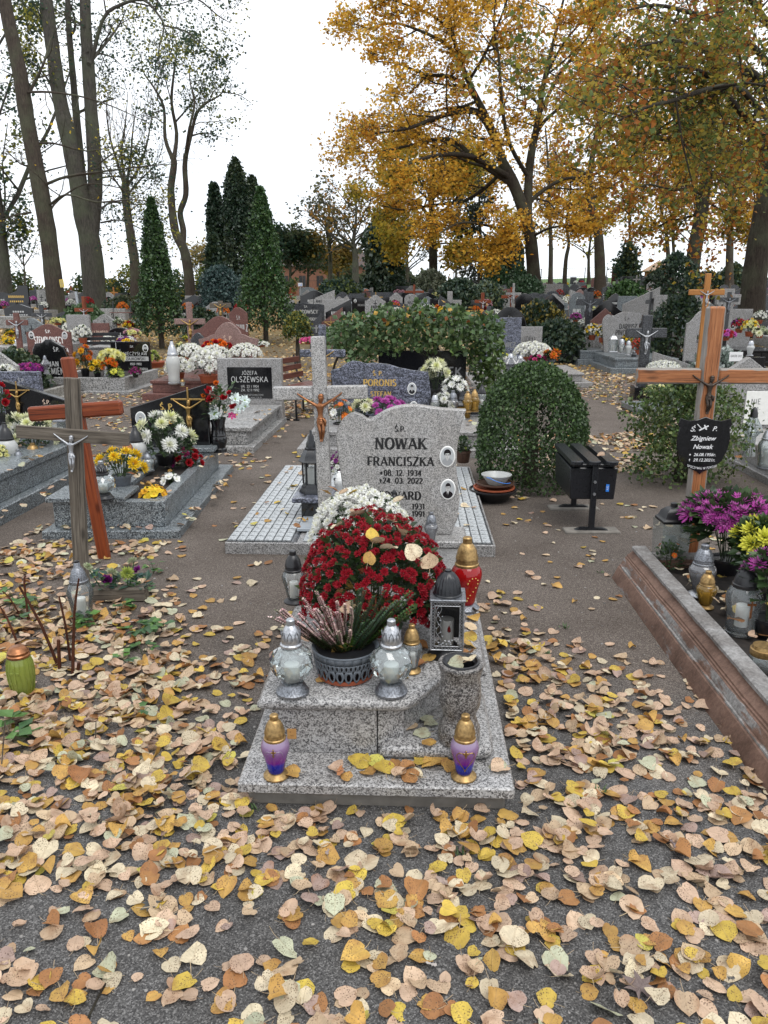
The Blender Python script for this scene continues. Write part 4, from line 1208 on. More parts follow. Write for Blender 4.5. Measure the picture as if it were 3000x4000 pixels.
# left group of tall linden trunks, nearly bare
BARE = None
Y = 33
b = GX(225, Y)
st = [b] + pxline([(205, 1060), (185, 900), (150, 700), (115, 520), (95, 400), (80, 300), (55, 180), (25, 40), (5, -120), (-30, -420), (-60, -800)], Y)
lim = [(pxline(p, Y, d), a, .012) for p, d, a in [([(180, 720), (260, 690), (400, 670), (560, 650), (680, 640)], [0, -1, -2, -3, -4], .06), ([(190, 830), (230, 780), (330, 720), (450, 730), (560, 760)], [0, 1, 1, 1, 1], .05), ([(100, 360), (200, 360), (330, 380), (450, 420), (580, 480)], [0, -1, -1, -1, -2], .05),
([(105, 350), (60, 300), (0, 270)], [0, 0, 0], .05), ([(120, 830), (60, 840), (0, 860)], [0, -1, -1], .05), ([(110, 370), (170, 250), (200, 150), (260, 60)], [0, 0, 1, 1], .07), ([(140, 650), (80, 640), (20, 580)], [0, 0, -1], .05), ([(195, 800), (260, 760), (380, 790), (520, 780), (640, 800)], [0, -2, -3, -4, -5], .05), ([(130, 560), (210, 560), (340, 590), (480, 570), (600, 600)], [0, 1, 1, 2, 2], .045)]]
tree('knotty_linden', 'leaning knotty brown trunk with a yellow notice on it, far left', [(st, .37, .20, -1)], lim, M['bark_brown'], [(.62, .45, .05), (.55, .36, .03)], .11, 31, depth=2, n=7, lenf=.4, spread=.7, per=1, jit=.03, up=-.05, thin=.05, minr=.006)
Y = 36
b = GX(372, Y)
st1 = [b] + pxline([(365, 1080), (350, 940), (330, 860), (312, 760), (290, 640), (258, 500), (232, 380), (210, 220), (185, 40), (170, -120), (140, -420), (110, -800)], Y)
st2 = pxline([(352, 930), (362, 840), (372, 720), (365, 560), (355, 420), (345, 260), (335, 100), (330, -120), (320, -420), (330, -800)], Y, [0, .2, .3, .3, .3, .3, .3, .3, .3, .3])
st3 = pxline([(335, 800), (318, 660), (300, 470), (285, 300), (270, 120), (262, -80)], Y, [.6, .9, 1, 1, 1, 1])
lim = [(pxline(p, Y, d), a, .012) for p, d, a in [([(345, 300), (400, 80), (470, 20), (560, 0), (620, 60), (640, 110), (620, 200), (630, 300)], [.3, 0, 0, -.5, -1, -1.4, -1.6, -1.8], .085), ([(375, 700), (430, 690), (520, 690), (600, 700)], [0, -1, -1, -1], .045), ([(390, 820), (440, 790), (540, 800), (640, 790)], [0, 1, 1, 1], .05),
([(640, 100), (720, 120), (790, 170), (850, 220)], [-1.4, -2, -2.4, -2.6], .04), ([(560, 0), (640, -20), (760, -10), (850, 60), (900, 90)], [-.5, -1, -2, -2, -2], .06), ([(385, 640), (460, 590), (560, 560)], [0, 0, 0], .04), ([(395, 870), (470, 860), (560, 900), (640, 950)], [0, -1, -1.4, -2], .04), ([(230, 400), (180, 300), (120, 240), (60, 230)], [0, 0, 0, 0], .06), ([(190, 100), (120, 40), (60, -20)], [0, 0, 0], .06)]]
lim2 = [(pxline(p, Y, d), a, .012) for p, d, a in [([(345, 250), (420, 160), (470, 90), (500, 20)], [0, 2, 3, 3], .08), ([(340, 200), (430, 220), (480, 260)], [0, 3, 4], .05), ([(330, 100), (250, 60), (200, 20)], [0, 2, 3], .06)]]
tree('twin_linden', 'two grey trunks rising from one foot, tallest on the left', [(st1, .52, .18, -1), (st2, .36, .18, -1), (st3, .2, .1, 2)], lim + lim2, M['bark_grey'], GREYGR + [(.3, .28, .05)], .12, 32, depth=2, n=8, lenf=.42, spread=.75, per=7, jit=.28, up=-.02, thin=.6, minr=.006)
Y = 52
b = GX(530, Y)
st = [b] + pxline([(528, 1050), (515, 950), (500, 850), (492, 780), (488, 720)], Y)
fan = [(pxline(p, Y, d), a, .012) for p, d, a in [([(490, 740), (460, 640), (430, 540), (415, 420), (430, 360)], [0, 0, 0, 0, 0], .1), ([(490, 720), (475, 600), (490, 480), (500, 360)], [0, 1, 1, 1], .1), ([(495, 720), (510, 620), (520, 500), (540, 380)], [0, -1, -1, -1], .1), ([(495, 730), (540, 660), (570, 580), (590, 470), (600, 400)], [0, 0, 0, 0, 0], .09), ([(500, 760), (550, 700), (610, 640), (640, 560)], [0, 1, 1, 1], .07), ([(490, 760), (440, 690), (400, 620), (380, 540)], [0, -1, -1, -1], .07), ([(510, 930), (550, 950)], [0, 0], .06), ([(498, 840), (540, 800), (620, 800)], [0, 0, 1], .05)]]
tree('pollard_linden', 'bare tree with a fan of upright branches above a straight dark trunk', [(st, .34, .22, -1)], fan, M['bark_brown'], None, 0, 33, depth=3, n=5, lenf=.42, spread=.5, up=.35, minr=.009, curl=.16)
Y = 50
b = GX(748, Y)
st1 = [b] + pxline([(738, 1080), (720, 980), (690, 920), (676, 850), (668, 740), (680, 640), (672, 610)], Y)
st2 = pxline([(712, 970), (716, 900), (704, 830), (726, 760), (722, 660), (726, 600)], Y, [0, .3, .4, .4, .3, .2])
lim = [(pxline(p, Y, d), a, .012) for p, d, a in [([(674, 620), (645, 540), (640, 420), (600, 340), (560, 280), (550, 200)], [0] * 6, .13), ([(680, 620), (690, 520), (670, 400), (680, 280), (690, 180), (660, 80)], [0, 1, 1, 1, 1, 1], .14), ([(726, 610), (745, 530), (770, 440), (810, 400), (870, 360), (900, 260)], [0] * 6, .13), ([(726, 600), (740, 500), (760, 400), (740, 300), (760, 200)], [0, -1, -1, -1, -1], .1), ([(750, 530), (800, 520), (880, 540)], [0, 1, 1], .06), ([(870, 360), (930, 370), (980, 400)], [0, 0, 0], .04), ([(640, 430), (600, 440), (550, 460)], [0, 0, 0], .05)]]
tree('crooked_tree', 'crooked double-stemmed tree with thin grey-green leaves right of the bare linden', [(st1, .34, .17, -1), (st2, .2, .15, -1)], lim, M['bark_brown'], GREYGR + [(.16, .17, .03)], .15, 34, depth=3, n=5, lenf=.42, spread=.7, per=4, jit=.28, up=.06, thin=.55, minr=.01, curl=.3)
Y = 40
b = GX(22, Y)
tree('edge_linden', 'thick trunk cut by the left edge of the photograph', [([b] + pxline([(15, 1050), (5, 950), (-10, 800), (-30, 600), (-50, 200), (-60, -300)], Y), .36, .15, 3)], [(pxline([(5, 900), (20, 760), (10, 640), (30, 480)], Y), .06, .02), (pxline([(0, 1000), (30, 900), (60, 860)], Y), .05, .02), (pxline([(-20, 500), (30, 350), (60, 250)], Y), .06, .02), (pxline([(-20, 200), (60, 80), (160, 40)], Y), .06, .02)], M['bark_grey'], GREYGR + YELGR[:2], .2, 35, depth=2, n=7, lenf=.5, spread=.8, per=4, jit=.3, up=-.05, thin=.8)
Y = 70
tree('small_bare_tree', 'small bare tree standing at the hedge, left', [([GX(100, Y)] + pxline([(98, 1090), (92, 1020), (85, 950)], Y), .1, .03, 6)], [(pxline([(94, 1040), (60, 980), (50, 930)], Y), .05, .02), (pxline([(94, 1040), (130, 980), (140, 930)], Y), .05, .02)], M['bark_brown'], OLIVE, .2, 36, depth=3, n=4, lenf=.5, spread=.7, thin=.1, minr=.012, per=1)
tree('far_left_willow', 'grey-green loose tree hanging in from the left edge', [([GX(-40, 60)] + pxline([(-40, 1000), (-50, 800), (-40, 500)], 60), .3, .1, 10)], [], M['bark_grey'], GREYGR, .25, 37, depth=3, n=4, lenf=.5, spread=.9, per=3, jit=.35, up=-.1, minr=.012)
# trees closing the middle distance
for px, Yt, pts, r0, lab, cc, sd, ns, nm, m_, th in [
(1290, 85, [(1290, 1000), (1285, 900), (1290, 800)], .3, 'grey-green half-bare rounded tree left of the orange one', [(.05, .06, .03), (.08, .085, .04), (.13, .11, .04)], 41, 16, 'half_bare_tree', 'bark_brown', .5),
(1388, 80, [(1388, 1000), (1380, 950), (1390, 860), (1392, 760)], .4, 'tall brown-leaved tree with a pale bole before the brick house', [(.20, .13, .03), (.28, .14, .03), (.12, .10, .03), (.32, .16, .03)], 42, 18, 'brown_tree', 'bark_grey', .6),
(1200, 90, [(1205, 1020), (1200, 960)], .2, 'low brown and green tree left of the brick house', [(.12, .10, .03), (.08, .09, .03), (.2, .13, .03)], 43, 22, 'low_brown_tree', 'bark_brown', 1),
(1130, 88, [(1135, 1020), (1130, 940)], .2, 'ivy-dark tree just right of the front cone thuja', DKGREEN + [(.06, .07, .03)], 44, 22, 'ivy_dark_tree', 'bark_brown', .9),
(1320, 95, [(1322, 1040), (1318, 1000)], .15, 'ochre bushy tree behind the dark round shrub', [(.22, .14, .03), (.14, .11, .03), (.3, .17, .03)], 45, 24, 'ochre_bushy_tree', 'bark_brown', .9),
(1590, 84, [(1590, 1000), (1580, 900)], .22, 'grey-leaved thin tree between the dark conifer and the olive oak', [(.05, .06, .035), (.09, .085, .04), (.15, .12, .04)], 46, 14, 'thin_grey_tree', 'bark_brown', .6),
(780, 84, [(782, 1060), (780, 1000)], .14, 'pale ochre thin tree behind the crooked one', [(.3, .22, .08), (.16, .15, .06), (.25, .17, .05)], 47, 12, 'pale_thin_tree', 'bark_grey', .5),
(1780, 90, [(1782, 1040), (1780, 980)], .16, 'reddish thin tree right of the olive oak', RUST, 48, 12, 'reddish_tree', 'bark_brown', .5),
(1872, 70, [(1874, 1030), (1876, 900), (1872, 760), (1870, 600)], .2, 'tall dark pine with hanging grey-green boughs left of the golden oak', [(.03, .045, .035), (.045, .055, .04), (.06, .06, .045)], 49, 22, 'dark_pine', 'bark_brown', 1.0),
(2300, 92, [(2300, 1000), (2310, 900), (2310, 800)], .2, 'ochre tree filling in behind the forked trunk', GOLDOL, 50, 14, 'ochre_filler_tree', 'bark_brown', .9),
(2450, 78, [(2452, 1060), (2450, 960)], .1, 'slender birch with tiny grey-green leaves beside the notice cabinet', GREYGR, 51, 22, 'slender_birch', 'bark_grey', 1.0),
(2940, 66, [(2945, 1000), (2950, 860), (2945, 740)], .2, 'rust and gold tree behind the right edge trunk', RUST + GOLD[:4], 52, 14, 'rust_gold_tree', 'bark_brown', .9),
(2720, 74, [(2720, 960), (2715, 800), (2720, 600)], .2, 'gold tree behind the leaning trunk', GOLD, 53, 16, 'gold_tree', 'bark_brown', .9),
(2460, 84, [(2460, 900), (2450, 700), (2440, 420)], .2, 'tall gold tree behind the forked trunk', GOLD, 54, 18, 'tall_gold_tree', 'bark_brown', .8)]:
 b = GX(px, Yt)
 tree(nm, lab, [([b] + pxline(pts, Yt), r0, .05, ns)], [], M[m_], cc, .34, sd, depth=3, n=4, lenf=.62 if nm not in ('slender_birch', 'dark_pine') else .3, spread=.85, per=4 if th > .8 else 2, jit=.36, up=.18 if nm != 'dark_pine' else -.25, thin=th, start=.25 if nm not in ('dark_pine', 'slender_birch') else .1, minr=.018, curl=.2)
# ---------------------------------------------------------------- conifers and shrubs
def conifer(name, label, base, h, r, seed, cols=DKGREEN, n=9000, leaf=.1, shape='cone', trunk=.08, skirt=.12, group=None, cat='tree', m='foliage', lump=.18, flatv=.2, stem_h=None, per=1, hole=None):
 rng = np.random.default_rng(seed)
 root = thing(name, label, cat, tuple(base), 0, group)
 mb = MB()
 mb.tube([(0, 0, -.05), (0, 0, h * .4), (0, 0, h * .8)], [trunk, trunk * .7, .01], 8)
 mb.build('trunk', M['bark_brown'], root, smooth=60)
 t = rng.random(n) ** .75
 a = rng.uniform(0, 2 * math.pi, n)
 if shape == 'cone': prof = (1 - t) ** .8 * np.minimum(1, (t + .06) * 9) ** .5
 elif shape == 'column': prof = np.minimum(1, (1 - t) * 3.2) ** .6 * np.minimum(1, (t + .1) * 5) ** .4
 elif shape == 'ball': prof = np.sqrt(np.maximum(.02, 1 - (2 * t - 1) ** 2))
 elif shape == 'dome': prof = np.sqrt(np.maximum(.02, 1 - np.clip((t - .3) / .7, 0, 1) ** 2.1)) * np.minimum(1, .86 + t * .5)
 elif shape == 'bush': prof = np.sqrt(np.maximum(.02, 1 - (1.5 * t - .5) ** 2))
 elif shape == 'plate': prof = np.sqrt(np.maximum(.02, 1 - (1.25 * t - .25) ** 2))
 lumps = 1 + lump * (np.sin(a * 5 + t * 9) * np.sin(t * 17 + a * 3) + .6 * np.sin(a * 11 - t * 23))
 ins = rng.uniform(.62, 1.0, n) ** .6 if shape != 'dome' else rng.uniform(.9, 1.0, n)
 rr = r * prof * lumps * ins
 P = np.stack([rr * np.cos(a), rr * np.sin(a), skirt * h + t * h * (1 - skirt)], 1)
 if hole: P = P[~((np.abs(a + (a < 0) * 2 * math.pi - hole[0]) < hole[2] * (1 + .3 * np.sin(t * 40))) & (np.abs(t - hole[1]) < hole[3] * (1 + .4 * np.sin(a * 23))))]
 o = leafcloud('crown', P, leaf, cols, root, rng, m, jit=leaf * .35, per=per, flat=1.4)
 return root
conifer('cone_thuja', 'tall narrow cone-shaped thuja on a short bare trunk, left of the other front thuja', GX(633, 24.0), 4.25, .72, 61, n=17000, leaf=.085, skirt=.1, trunk=.09, group='front cone thujas', cols=[(.028, .068, .024), (.04, .085, .026), (.055, .1, .03), (.022, .045, .02)])
conifer('cone_thuja', 'cone-shaped thuja right of the other front thuja, beside the red-brown gravestones', GX(1040, 25.0), 4.6, .92, 62, n=17000, leaf=.09, skirt=.1, trunk=.09, group='front cone thujas', cols=[(.03, .075, .022), (.042, .095, .026), (.06, .11, .03), (.022, .05, .02)])
conifer('ivy_column_tree', 'narrow dark ivy-clad column behind the front thujas, the shorter one', GX(862, 48), 7.0, .5, 63, n=11000, leaf=.17, shape='column', skirt=.0, group='ivy-clad columns')
conifer('ivy_column_tree', 'broad dark ivy-clad column behind the front thujas, tallest of its group', GX(946, 47), 8.1, .72, 64, n=14000, leaf=.18, shape='column', skirt=.0, lump=.28, group='ivy-clad columns')
conifer('ivy_column_tree', 'dark ivy-clad column peeping out right of the tallest one', GX(1004, 50), 7.6, .62, 65, n=11000, leaf=.18, shape='column', skirt=.0, lump=.28, group='ivy-clad columns')
conifer('dark_thuja', 'dark pointed thuja standing low between the two front thujas', GX(850, 40), 3.6, .8, 66, n=6000, leaf=.2, skirt=.0)
conifer('dark_conifer', 'broad dark-green conifer left of the olive oak', GX(1500, 70), 6.8, 1.5, 67, n=9000, leaf=.34, shape='column', skirt=.0, lump=.3)
conifer('hanging_cypress', 'blue-green cypress with drooping tip below the golden oak', GX(1968, 66), 5.0, 1.15, 68, n=8000, leaf=.3, shape='column', skirt=.0, cols=[(.025, .05, .035), (.035, .07, .045), (.02, .04, .03)])
conifer('blue_juniper', 'blue-green spreading juniper between the front thujas', GX(868, 33), 2.0, .8, 69, n=9000, leaf=.1, shape='bush', skirt=.0, cols=[(.03, .06, .055), (.045, .085, .075), (.025, .05, .05), (.06, .1, .09)], lump=.3)
conifer('plate_juniper', 'flat-topped dark juniper on many stems in the middle distance', GX(1330, 46), 1.55, 1.2, 70, n=6000, leaf=.16, shape='plate', skirt=.35, cols=[(.02, .05, .035), (.03, .06, .035), (.10, .13, .03), (.018, .04, .03)], lump=.25)
conifer('clipped_standard', 'small clipped shrub on a sheaf of bare stems right of the second thuja', GX(1165, 20), 1.3, .33, 71, n=3000, leaf=.07, shape='plate', skirt=.55, cols=[(.05, .085, .025), (.07, .11, .03), (.2, .18, .03), (.04, .07, .025)], lump=.2)
conifer('dark_low_bush', 'low dark bush with hanging branches left of the first thuja', GX(500, 33), .75, .9, 72, n=3000, leaf=.12, shape='bush', skirt=0, cols=DKGREEN + [(.06, .06, .025)], lump=.3)
conifer('yew_bush', 'dark bush behind the grey cross with a gilt figure', GX(790, 26), .95, .55, 73, n=3500, leaf=.1, shape='bush', skirt=0, lump=.3)
for i, (px, Yt, h, r, sh, lab, cc) in enumerate([
(1790, 34, 1.55, .85, 'bush', 'rounded bush behind the pale granite cross', DKGREEN), (1900, 36, 1.4, .8, 'bush', 'loose bush left of the red-brown cross', GREYGR), (1935, 52, 2.6, 1.4, 'cone', 'small bright spruce before the cypress', [(.03, .08, .03), (.05, .11, .04), (.03, .06, .03)]),
(1685, 50, 1.9, .9, 'bush', 'pale variegated shrub at the foot of the olive oak', [(.14, .17, .11), (.2, .22, .15), (.09, .12, .07)]), (2105, 24, 1.35, .7, 'bush', 'loose bush with yellow leaves left of the dark shrub', DKGREEN + [(.25, .19, .03)]), (2170, 21, 1.05, .72, 'bush', 'dense dark shrub beside the bend of the path', DKGREEN),
(2440, 34, 1.35, .72, 'ball', 'bright green ball shrub above the yellow flower bowls', [(.04, .09, .025), (.06, .12, .03), (.03, .07, .02)]), (2625, 34, 2.5, .85, 'column', 'upright dark thuja below the wooden hut', DKGREEN), (2640, 20, 1.75, .62, 'column', 'upright dark privet with narrow crown behind the grey slab with cross', DKGREEN + [(.05, .08, .03)]),
(2050, 44, 1.5, .9, 'bush', 'spruce bush left of the reddish crosses', [(.03, .065, .03), (.045, .085, .04)]), (2760, 58, 1.5, 1.2, 'bush', 'dark bush on the crest right of the leaning tree', DKGREEN), (2860, 60, 2.0, .9, 'column', 'grey-green thuja at the foot of the pale trunk', GREYGR), (2560, 64, 1.4, .8, 'bush', 'dark bush at the corner of the hut', DKGREEN),
(1545, 62, 1.6, .8, 'bush', 'dark shrub right of the conifer by the fence', DKGREEN), (2020, 58, 2.3, 1.5, 'cone', 'broad spruce left of the golden oak trunk', [(.03, .065, .03), (.045, .085, .04)]), (70, 13.5, .75, .5, 'bush', 'low dark bush behind the red-brown cross at the left edge', DKGREEN),
(2790, 13.5, .8, .4, 'bush', 'silver-grey lavender-like shrub behind the peeling wooden cross', [(.2, .24, .22), (.28, .31, .29), (.14, .18, .15)]), (340, 27, .95, .62, 'bush', 'leafy bush with pale yellow blossoms behind the red-brown headstone', [(.05, .1, .04), (.07, .12, .05)])]):
 conifer('shrub' if sh != 'cone' else 'young_spruce', lab, GX(px, Yt), h, r, 80 + i, n=3500, leaf=.05 + .0026 * Yt, shape=sh, skirt=0, cols=cc, lump=.28, cat='shrub', group='shrubs between the graves')
# hedge along the left boundary, the field and far fence
def hedge(name, label, x0, x1, Yh, h, n, cols, seed, leaf=.3, depth=1.2):
 rng = np.random.default_rng(seed)
 xs = rng.uniform(x0, x1, n)
 hh = h * (.75 + .25 * np.sin(xs * .9) + .18 * np.sin(xs * 2.3 + 1))
 P = np.stack([xs, Yh + rng.uniform(-depth, depth, n), rng.random(n) ** .7 * hh], 1)
 P[:, 2] += np.array([gz(x, Yh) for x in xs])
 r = thing(name, label, 'hedge', (0, 0, 0))
 mb = MB()
 for x in np.arange(x0, x1, 1.3):
  mb.tube([(x, Yh, gz(x, Yh)), (x + .1, Yh, gz(x, Yh) + h * .7)], [.05, .01], 5)
 mb.build('stems', M['bark_brown'], r)
 leafcloud('crown', P, leaf, cols, r, rng, 'treeleaf', jit=.1)
 return r
hedge('boundary_hedge', 'mixed green and yellowing hedge along the left boundary', -40, -8, 72, 2.6, 11000, [(.04, .07, .03), (.07, .1, .035), (.16, .15, .03), (.05, .08, .04), (.10, .11, .04)], 91)
hedge('far_hedge', 'grey-green hedge behind the fence in the middle', -9, 7, 118, 3.6, 5000, [(.06, .09, .05), (.09, .12, .06), (.12, .12, .06)], 92, .45)
hedge('bright_hedge', 'yellow-green leafy hedge between the two left trunks', -20.5, -13, 60, 2.6, 4000, YELGR + GREYGR[:2], 93, .24)
def fence(x0, x1, Yf, h, label):
 f = thing('mesh_fence', label, 'fence')
 for x in np.arange(x0, x1 + .1, 2.5):
  mb = MB(); z = gz(x, Yf)
  mb.box(x - .04, x + .04, Yf - .04, Yf + .04, z - .1, z + h, .01); mb.build('post', M['black_metal'], f)
  if x + 2.5 <= x1:
   z2 = gz(x + 2.5, Yf)
   mb = MB()
   for k in (.05, .5, .97): mb.tube([(x, Yf, z + h * k), (x + 2.5, Yf, z2 + h * k)], .016, 4)
   for j in range(1, 12): mb.tube([(x + j * .21, Yf, z + .05), (x + j * .21, Yf, z + h * .97)], .007, 3)
   mb.build('panel', M['black_metal'], f)
fence(-12, 30, 92, 1.9, 'dark wire panel fence between the far graves and the field')
fence(-42, -24, 84, 1.6, 'thin wire fence behind the left hedge')
# ---------------------------------------------------------------- the granite grave in front
NO = Vector((-.029, 2.205, 0))
NR = Matrix.Rotation(-YAW, 4, 'Z')
def LN(p):                                  # place in the front grave's own frame
 return NR @ (Vector(p) - NO)
nowak = thing('granite_grave', 'pale grey granite grave with waved headstone, granite cross and copper-coloured figure, nearest in front', 'grave', NO, YAW)
mb = MB(); mb.box(-.435, .435, .035, 2.16, -.05, .06, .01); mb.build('foundation', M['concrete'], nowak)
mb = MB(); mb.box(-.46, .46, 0, .60, .06, .10, .005); mb.build('base_slab', M['granite'], nowak)
mb = MB(); mb.box(-.46, .46, .602, 2.12, .06, .10, .005); mb.build('base_slab', M['granite'], nowak)
cov = [(-.417, .165), (.075, .165), (.10, .172), (.14, .215), (.19, .295), (.216, .34), (.25, .40), (.285, .43), (.40, .435), (.40, 2.0), (-.417, 2.0)]
pl = [(-.372, .215), (.03, .215), (.085, .24), (.125, .29), (.17, .37), (.21, .43), (.25, .465), (.37, .47), (.37, 1.96), (-.372, 1.96)]
mb = MB(); mb.prism(pl, .101, .276, .003, axis='z'); mb.build('plinth', M['granite'], nowak, smooth=25)
mb = MB(); mb.box(-.376, -.004, .186, .213, .1, .2755, .003); pn = mb.build('front_panel', M['granite'], nowak)
mb = MB()
mb.add([(.001, .190, .1), (.03, .19, .1), (.09, .222, .1), (.09, .222, .2755), (.03, .19, .2755), (.001, .19, .2755), (.001, .21, .1), (.03, .214, .1), (.084, .24, .1), (.084, .24, .2755), (.03, .214, .2755), (.001, .21, .2755)], [[0, 1, 4, 5], [1, 2, 3, 4], [0, 5, 11, 6], [2, 8, 9, 3], [6, 11, 10, 7], [7, 10, 9, 8]])
mb.build('corner_panel', M['granite'], nowak)
tagm = MB(); tg = LN(A(1138, 2873, 2.39)); tagm.box(tg.x - .016, tg.x + .016, .1825, .1855, tg.z - .02, tg.z + .02, .001)
tgo = tagm.build('paper_tag', M['tag_card'], pn)
lettering(nowak, [('R', tg.x - .004, tg.z + .004, .007, 'fine'), ('TWO', tg.x + .001, tg.z - .008, .005, 'fine')], .1822, M['letter_black'], 'tag_print').parent = pn
mb = MB(); mb.prism(cov, .276, .317, .012, axis='z'); mb.build('cover_slab', M['granite'], nowak, smooth=50)
mb = MB(); mb.prism([(.01, .15), (.37, .15), (.395, .165), (.405, .19), (.405, .56), (.26, .56), (.2, .44), (.13, .32), (.04, .22), (.008, .2)], .101, .152, .016, axis='z'); mb.build('corner_block', M['granite'], nowak, smooth=60)
mb = MB(); mb.box(-.425, .42, 1.86, 2.16, .317, .36, .008); mb.build('headstone_plinth', M['granite'], nowak)
# headstone with its lettering and two enamel portraits
HSX, HSY = .041, 1.985
hs = MB(); hs.prism([(HSX + a, .3605 + b) for a, b in outline('nowak', .715, .735)], HSY, HSY + .075, .006)
hso = hs.build('headstone', M['granite_fine'], nowak, smooth=28)
def LH(px, py):
 p = LN(A(px, py, NO.y + HSY)); return p.x, p.z
rows = [('Ś.P.', 1563, 1686, .030, 'serif', .1), ('NOWAK', 1565, 1754, .062, 'serif', .345), ('FRANCISZKA', 1565, 1819, .049, 'serif', .40), ('*08. 12. 1934', 1565, 1858, .032, 'serif', .275), ('+24. 03. 2022', 1566, 1888, .032, 'serif', .275), ('EDWARD', 1562, 1951, .046, 'serif', .30), ('1931', 1634, 1988, .032, 'serif', .075), ('1991', 1634, 2017, .032, 'serif', .075)]
lettering(hso, [(s, *LH(px, py), h, st, mw) for s, px, py, h, st, mw in rows], HSY, M['letter_black'])
for px, py, who in ((1747, 1781, 'woman'), (1749, 1909, 'man')):
 x, z = LH(px, py); portrait(hso, x, z, .044, .060, HSY, who)
crx = thing('granite_cross', '', '', (LN(A(1268, 1900, 4.17)).x, 2.0, .3605), 0); crx.parent = nowak

crx.rotation_euler = (0, RAD(-1.3), 0)
mb = MB(); mb.box(-.0365, .0365, -.035, .035, 0, 1.10, .005); mb.build('cross_post', M['granite_fine'], crx)
for s in (-1, 1):
 a, b = sorted((s * .0367, s * .258)); mb = MB(); mb.box(a, b, -.0345, .0345, .765, .835, .005); mb.build('cross_arm', M['granite_fine'], crx)
corpus(crx, 0, -.035, .535, .272, M['bronze'])
# things standing on it
def onz(px, py, z): return G(px, py, z)
def lant_px(kind, label, px, py, z, pyt, wpx, **k):
 b = G(px, py, z)
 h = ZT(b.y, pyt) - z
 return lantern(kind, label, b, h, wpx * MPP(b.y, z), **k)
gl = 'lanterns on the front grave'
v1 = lant_px('urn', 'violet-blue lantern with gold cap on the front slab, left, before the paper tag', 1080, 3030, .101, 2790, 112, gm='glass_violet', cm='gold', group=gl)
v2 = lant_px('urn', 'violet-blue lantern with a gold heart outline and gold cap on the front slab, right', 1811, 3034, .101, 2790, 112, gm='glass_violet', cm='gold', group=gl)
def heart_on(r, h, w, m, sx=1.0, off=1.03, beads=False, cz=.36, sz=.2):
 pts = []
 for i in range(25):
  t = math.pi * 2 * i / 24
  hx = 16 * math.sin(t) ** 3 / 17; hz = (13 * math.cos(t) - 5 * math.cos(2 * t) - 2 * math.cos(3 * t) - math.cos(4 * t)) / 17
  z = cz + hz * sz
  rad = np.interp(z, [.08, .12, .22, .34, .44, .5, .56, .62], [.5, .6, .68, .82, .97, 1, .94, .75]) * w / 2 * off
  a = hx * sx
  pts.append((rad * math.sin(a), -rad * math.cos(a), z * h))
 if not beads:
  mb = MB(); mb.tube(pts, .0016, 5); mb.build('heart_outline', m, r)
 else:
  for k, p in enumerate(pts[:13]):
   mb = MB(); mb.lathe([(.0, -.0035), (.0035, 0), (.0, .0035)], 8, p); mb.build('bead', m, r)
heart_on(v2, ZT(2.25, 2790) - .1, 112 * MPP(2.3), M['brass'], .75)
heart_on(v1, ZT(2.25, 2790) - .1, 112 * MPP(2.3), M['glass_violet'], .75)
for r_ in (v1, v2):
 mb = MB(); w_ = 112 * MPP(2.3) / 2; zz = .47 * (ZT(2.25, 2790) - .1)
 mb.box(-.002, .002, -w_ - .003, -w_ + .004, zz - .012, zz + .016, .0005); mb.box(-.008, -.0022, -w_ - .002, -w_ + .004, zz + .003, zz + .007, .0005); mb.box(.0022, .008, -w_ - .002, -w_ + .004, zz + .003, zz + .007, .0005)
 mb.build('small_cross', M['brass'], r_)
lant_px('bulb', 'ball-shaped cut-glass lantern with silver cap and a green clover inside, left of the heather bowl', 1144, 2706, .318, 2417, 162, gm='glass_cut', cm='silver', bm='silver_dark', group=gl)
lant_px('bulb', 'ball-shaped cut-glass lantern with silver cap, right of the heather bowl', 1528, 2706, .318, 2419, 160, gm='glass_cut', cm='silver', bm='silver_dark', group=gl)
lant_px('urn', 'small clear lantern with gold cap behind the right cut-glass ball', 1607, 2622, .318, 2438, 84, gm='glass', cm='gold', group=gl)
lant_px('urn', 'red glass lantern with a beaded heart and bronze cap beside the red chrysanthemum', 1818, 2378, .318, 2097, 122, gm='glass_red', cm='gold', bm='silver_dark', group=gl)
rb = G(1818, 2378, .318); rl = [o for o in COL.objects if o.get('label', '').startswith('red glass lantern with a beaded')][0]
heart_on(rl, ZT(rb.y, 2097) - .318, 122 * MPP(rb.y), M['goldpaint'], .8, 1.04, True)
lant_px('urn', 'clear lantern with black cap half hidden at the left of the red chrysanthemum', 1150, 2352, .318, 2150, 92, gm='glass', cm='black_plastic', group=gl)
lant_px('urn', 'silver-capped lantern before the right foot of the waved headstone', 1683, 2120, .361, 2000, 56, gm='glass_silver', cm='silver_dark', group=gl)
lant_px('urn', 'dark-capped lantern behind the white chrysanthemum', 1539, 2090, .361, 1916, 50, gm='glass', cm='black_plastic', group=gl)
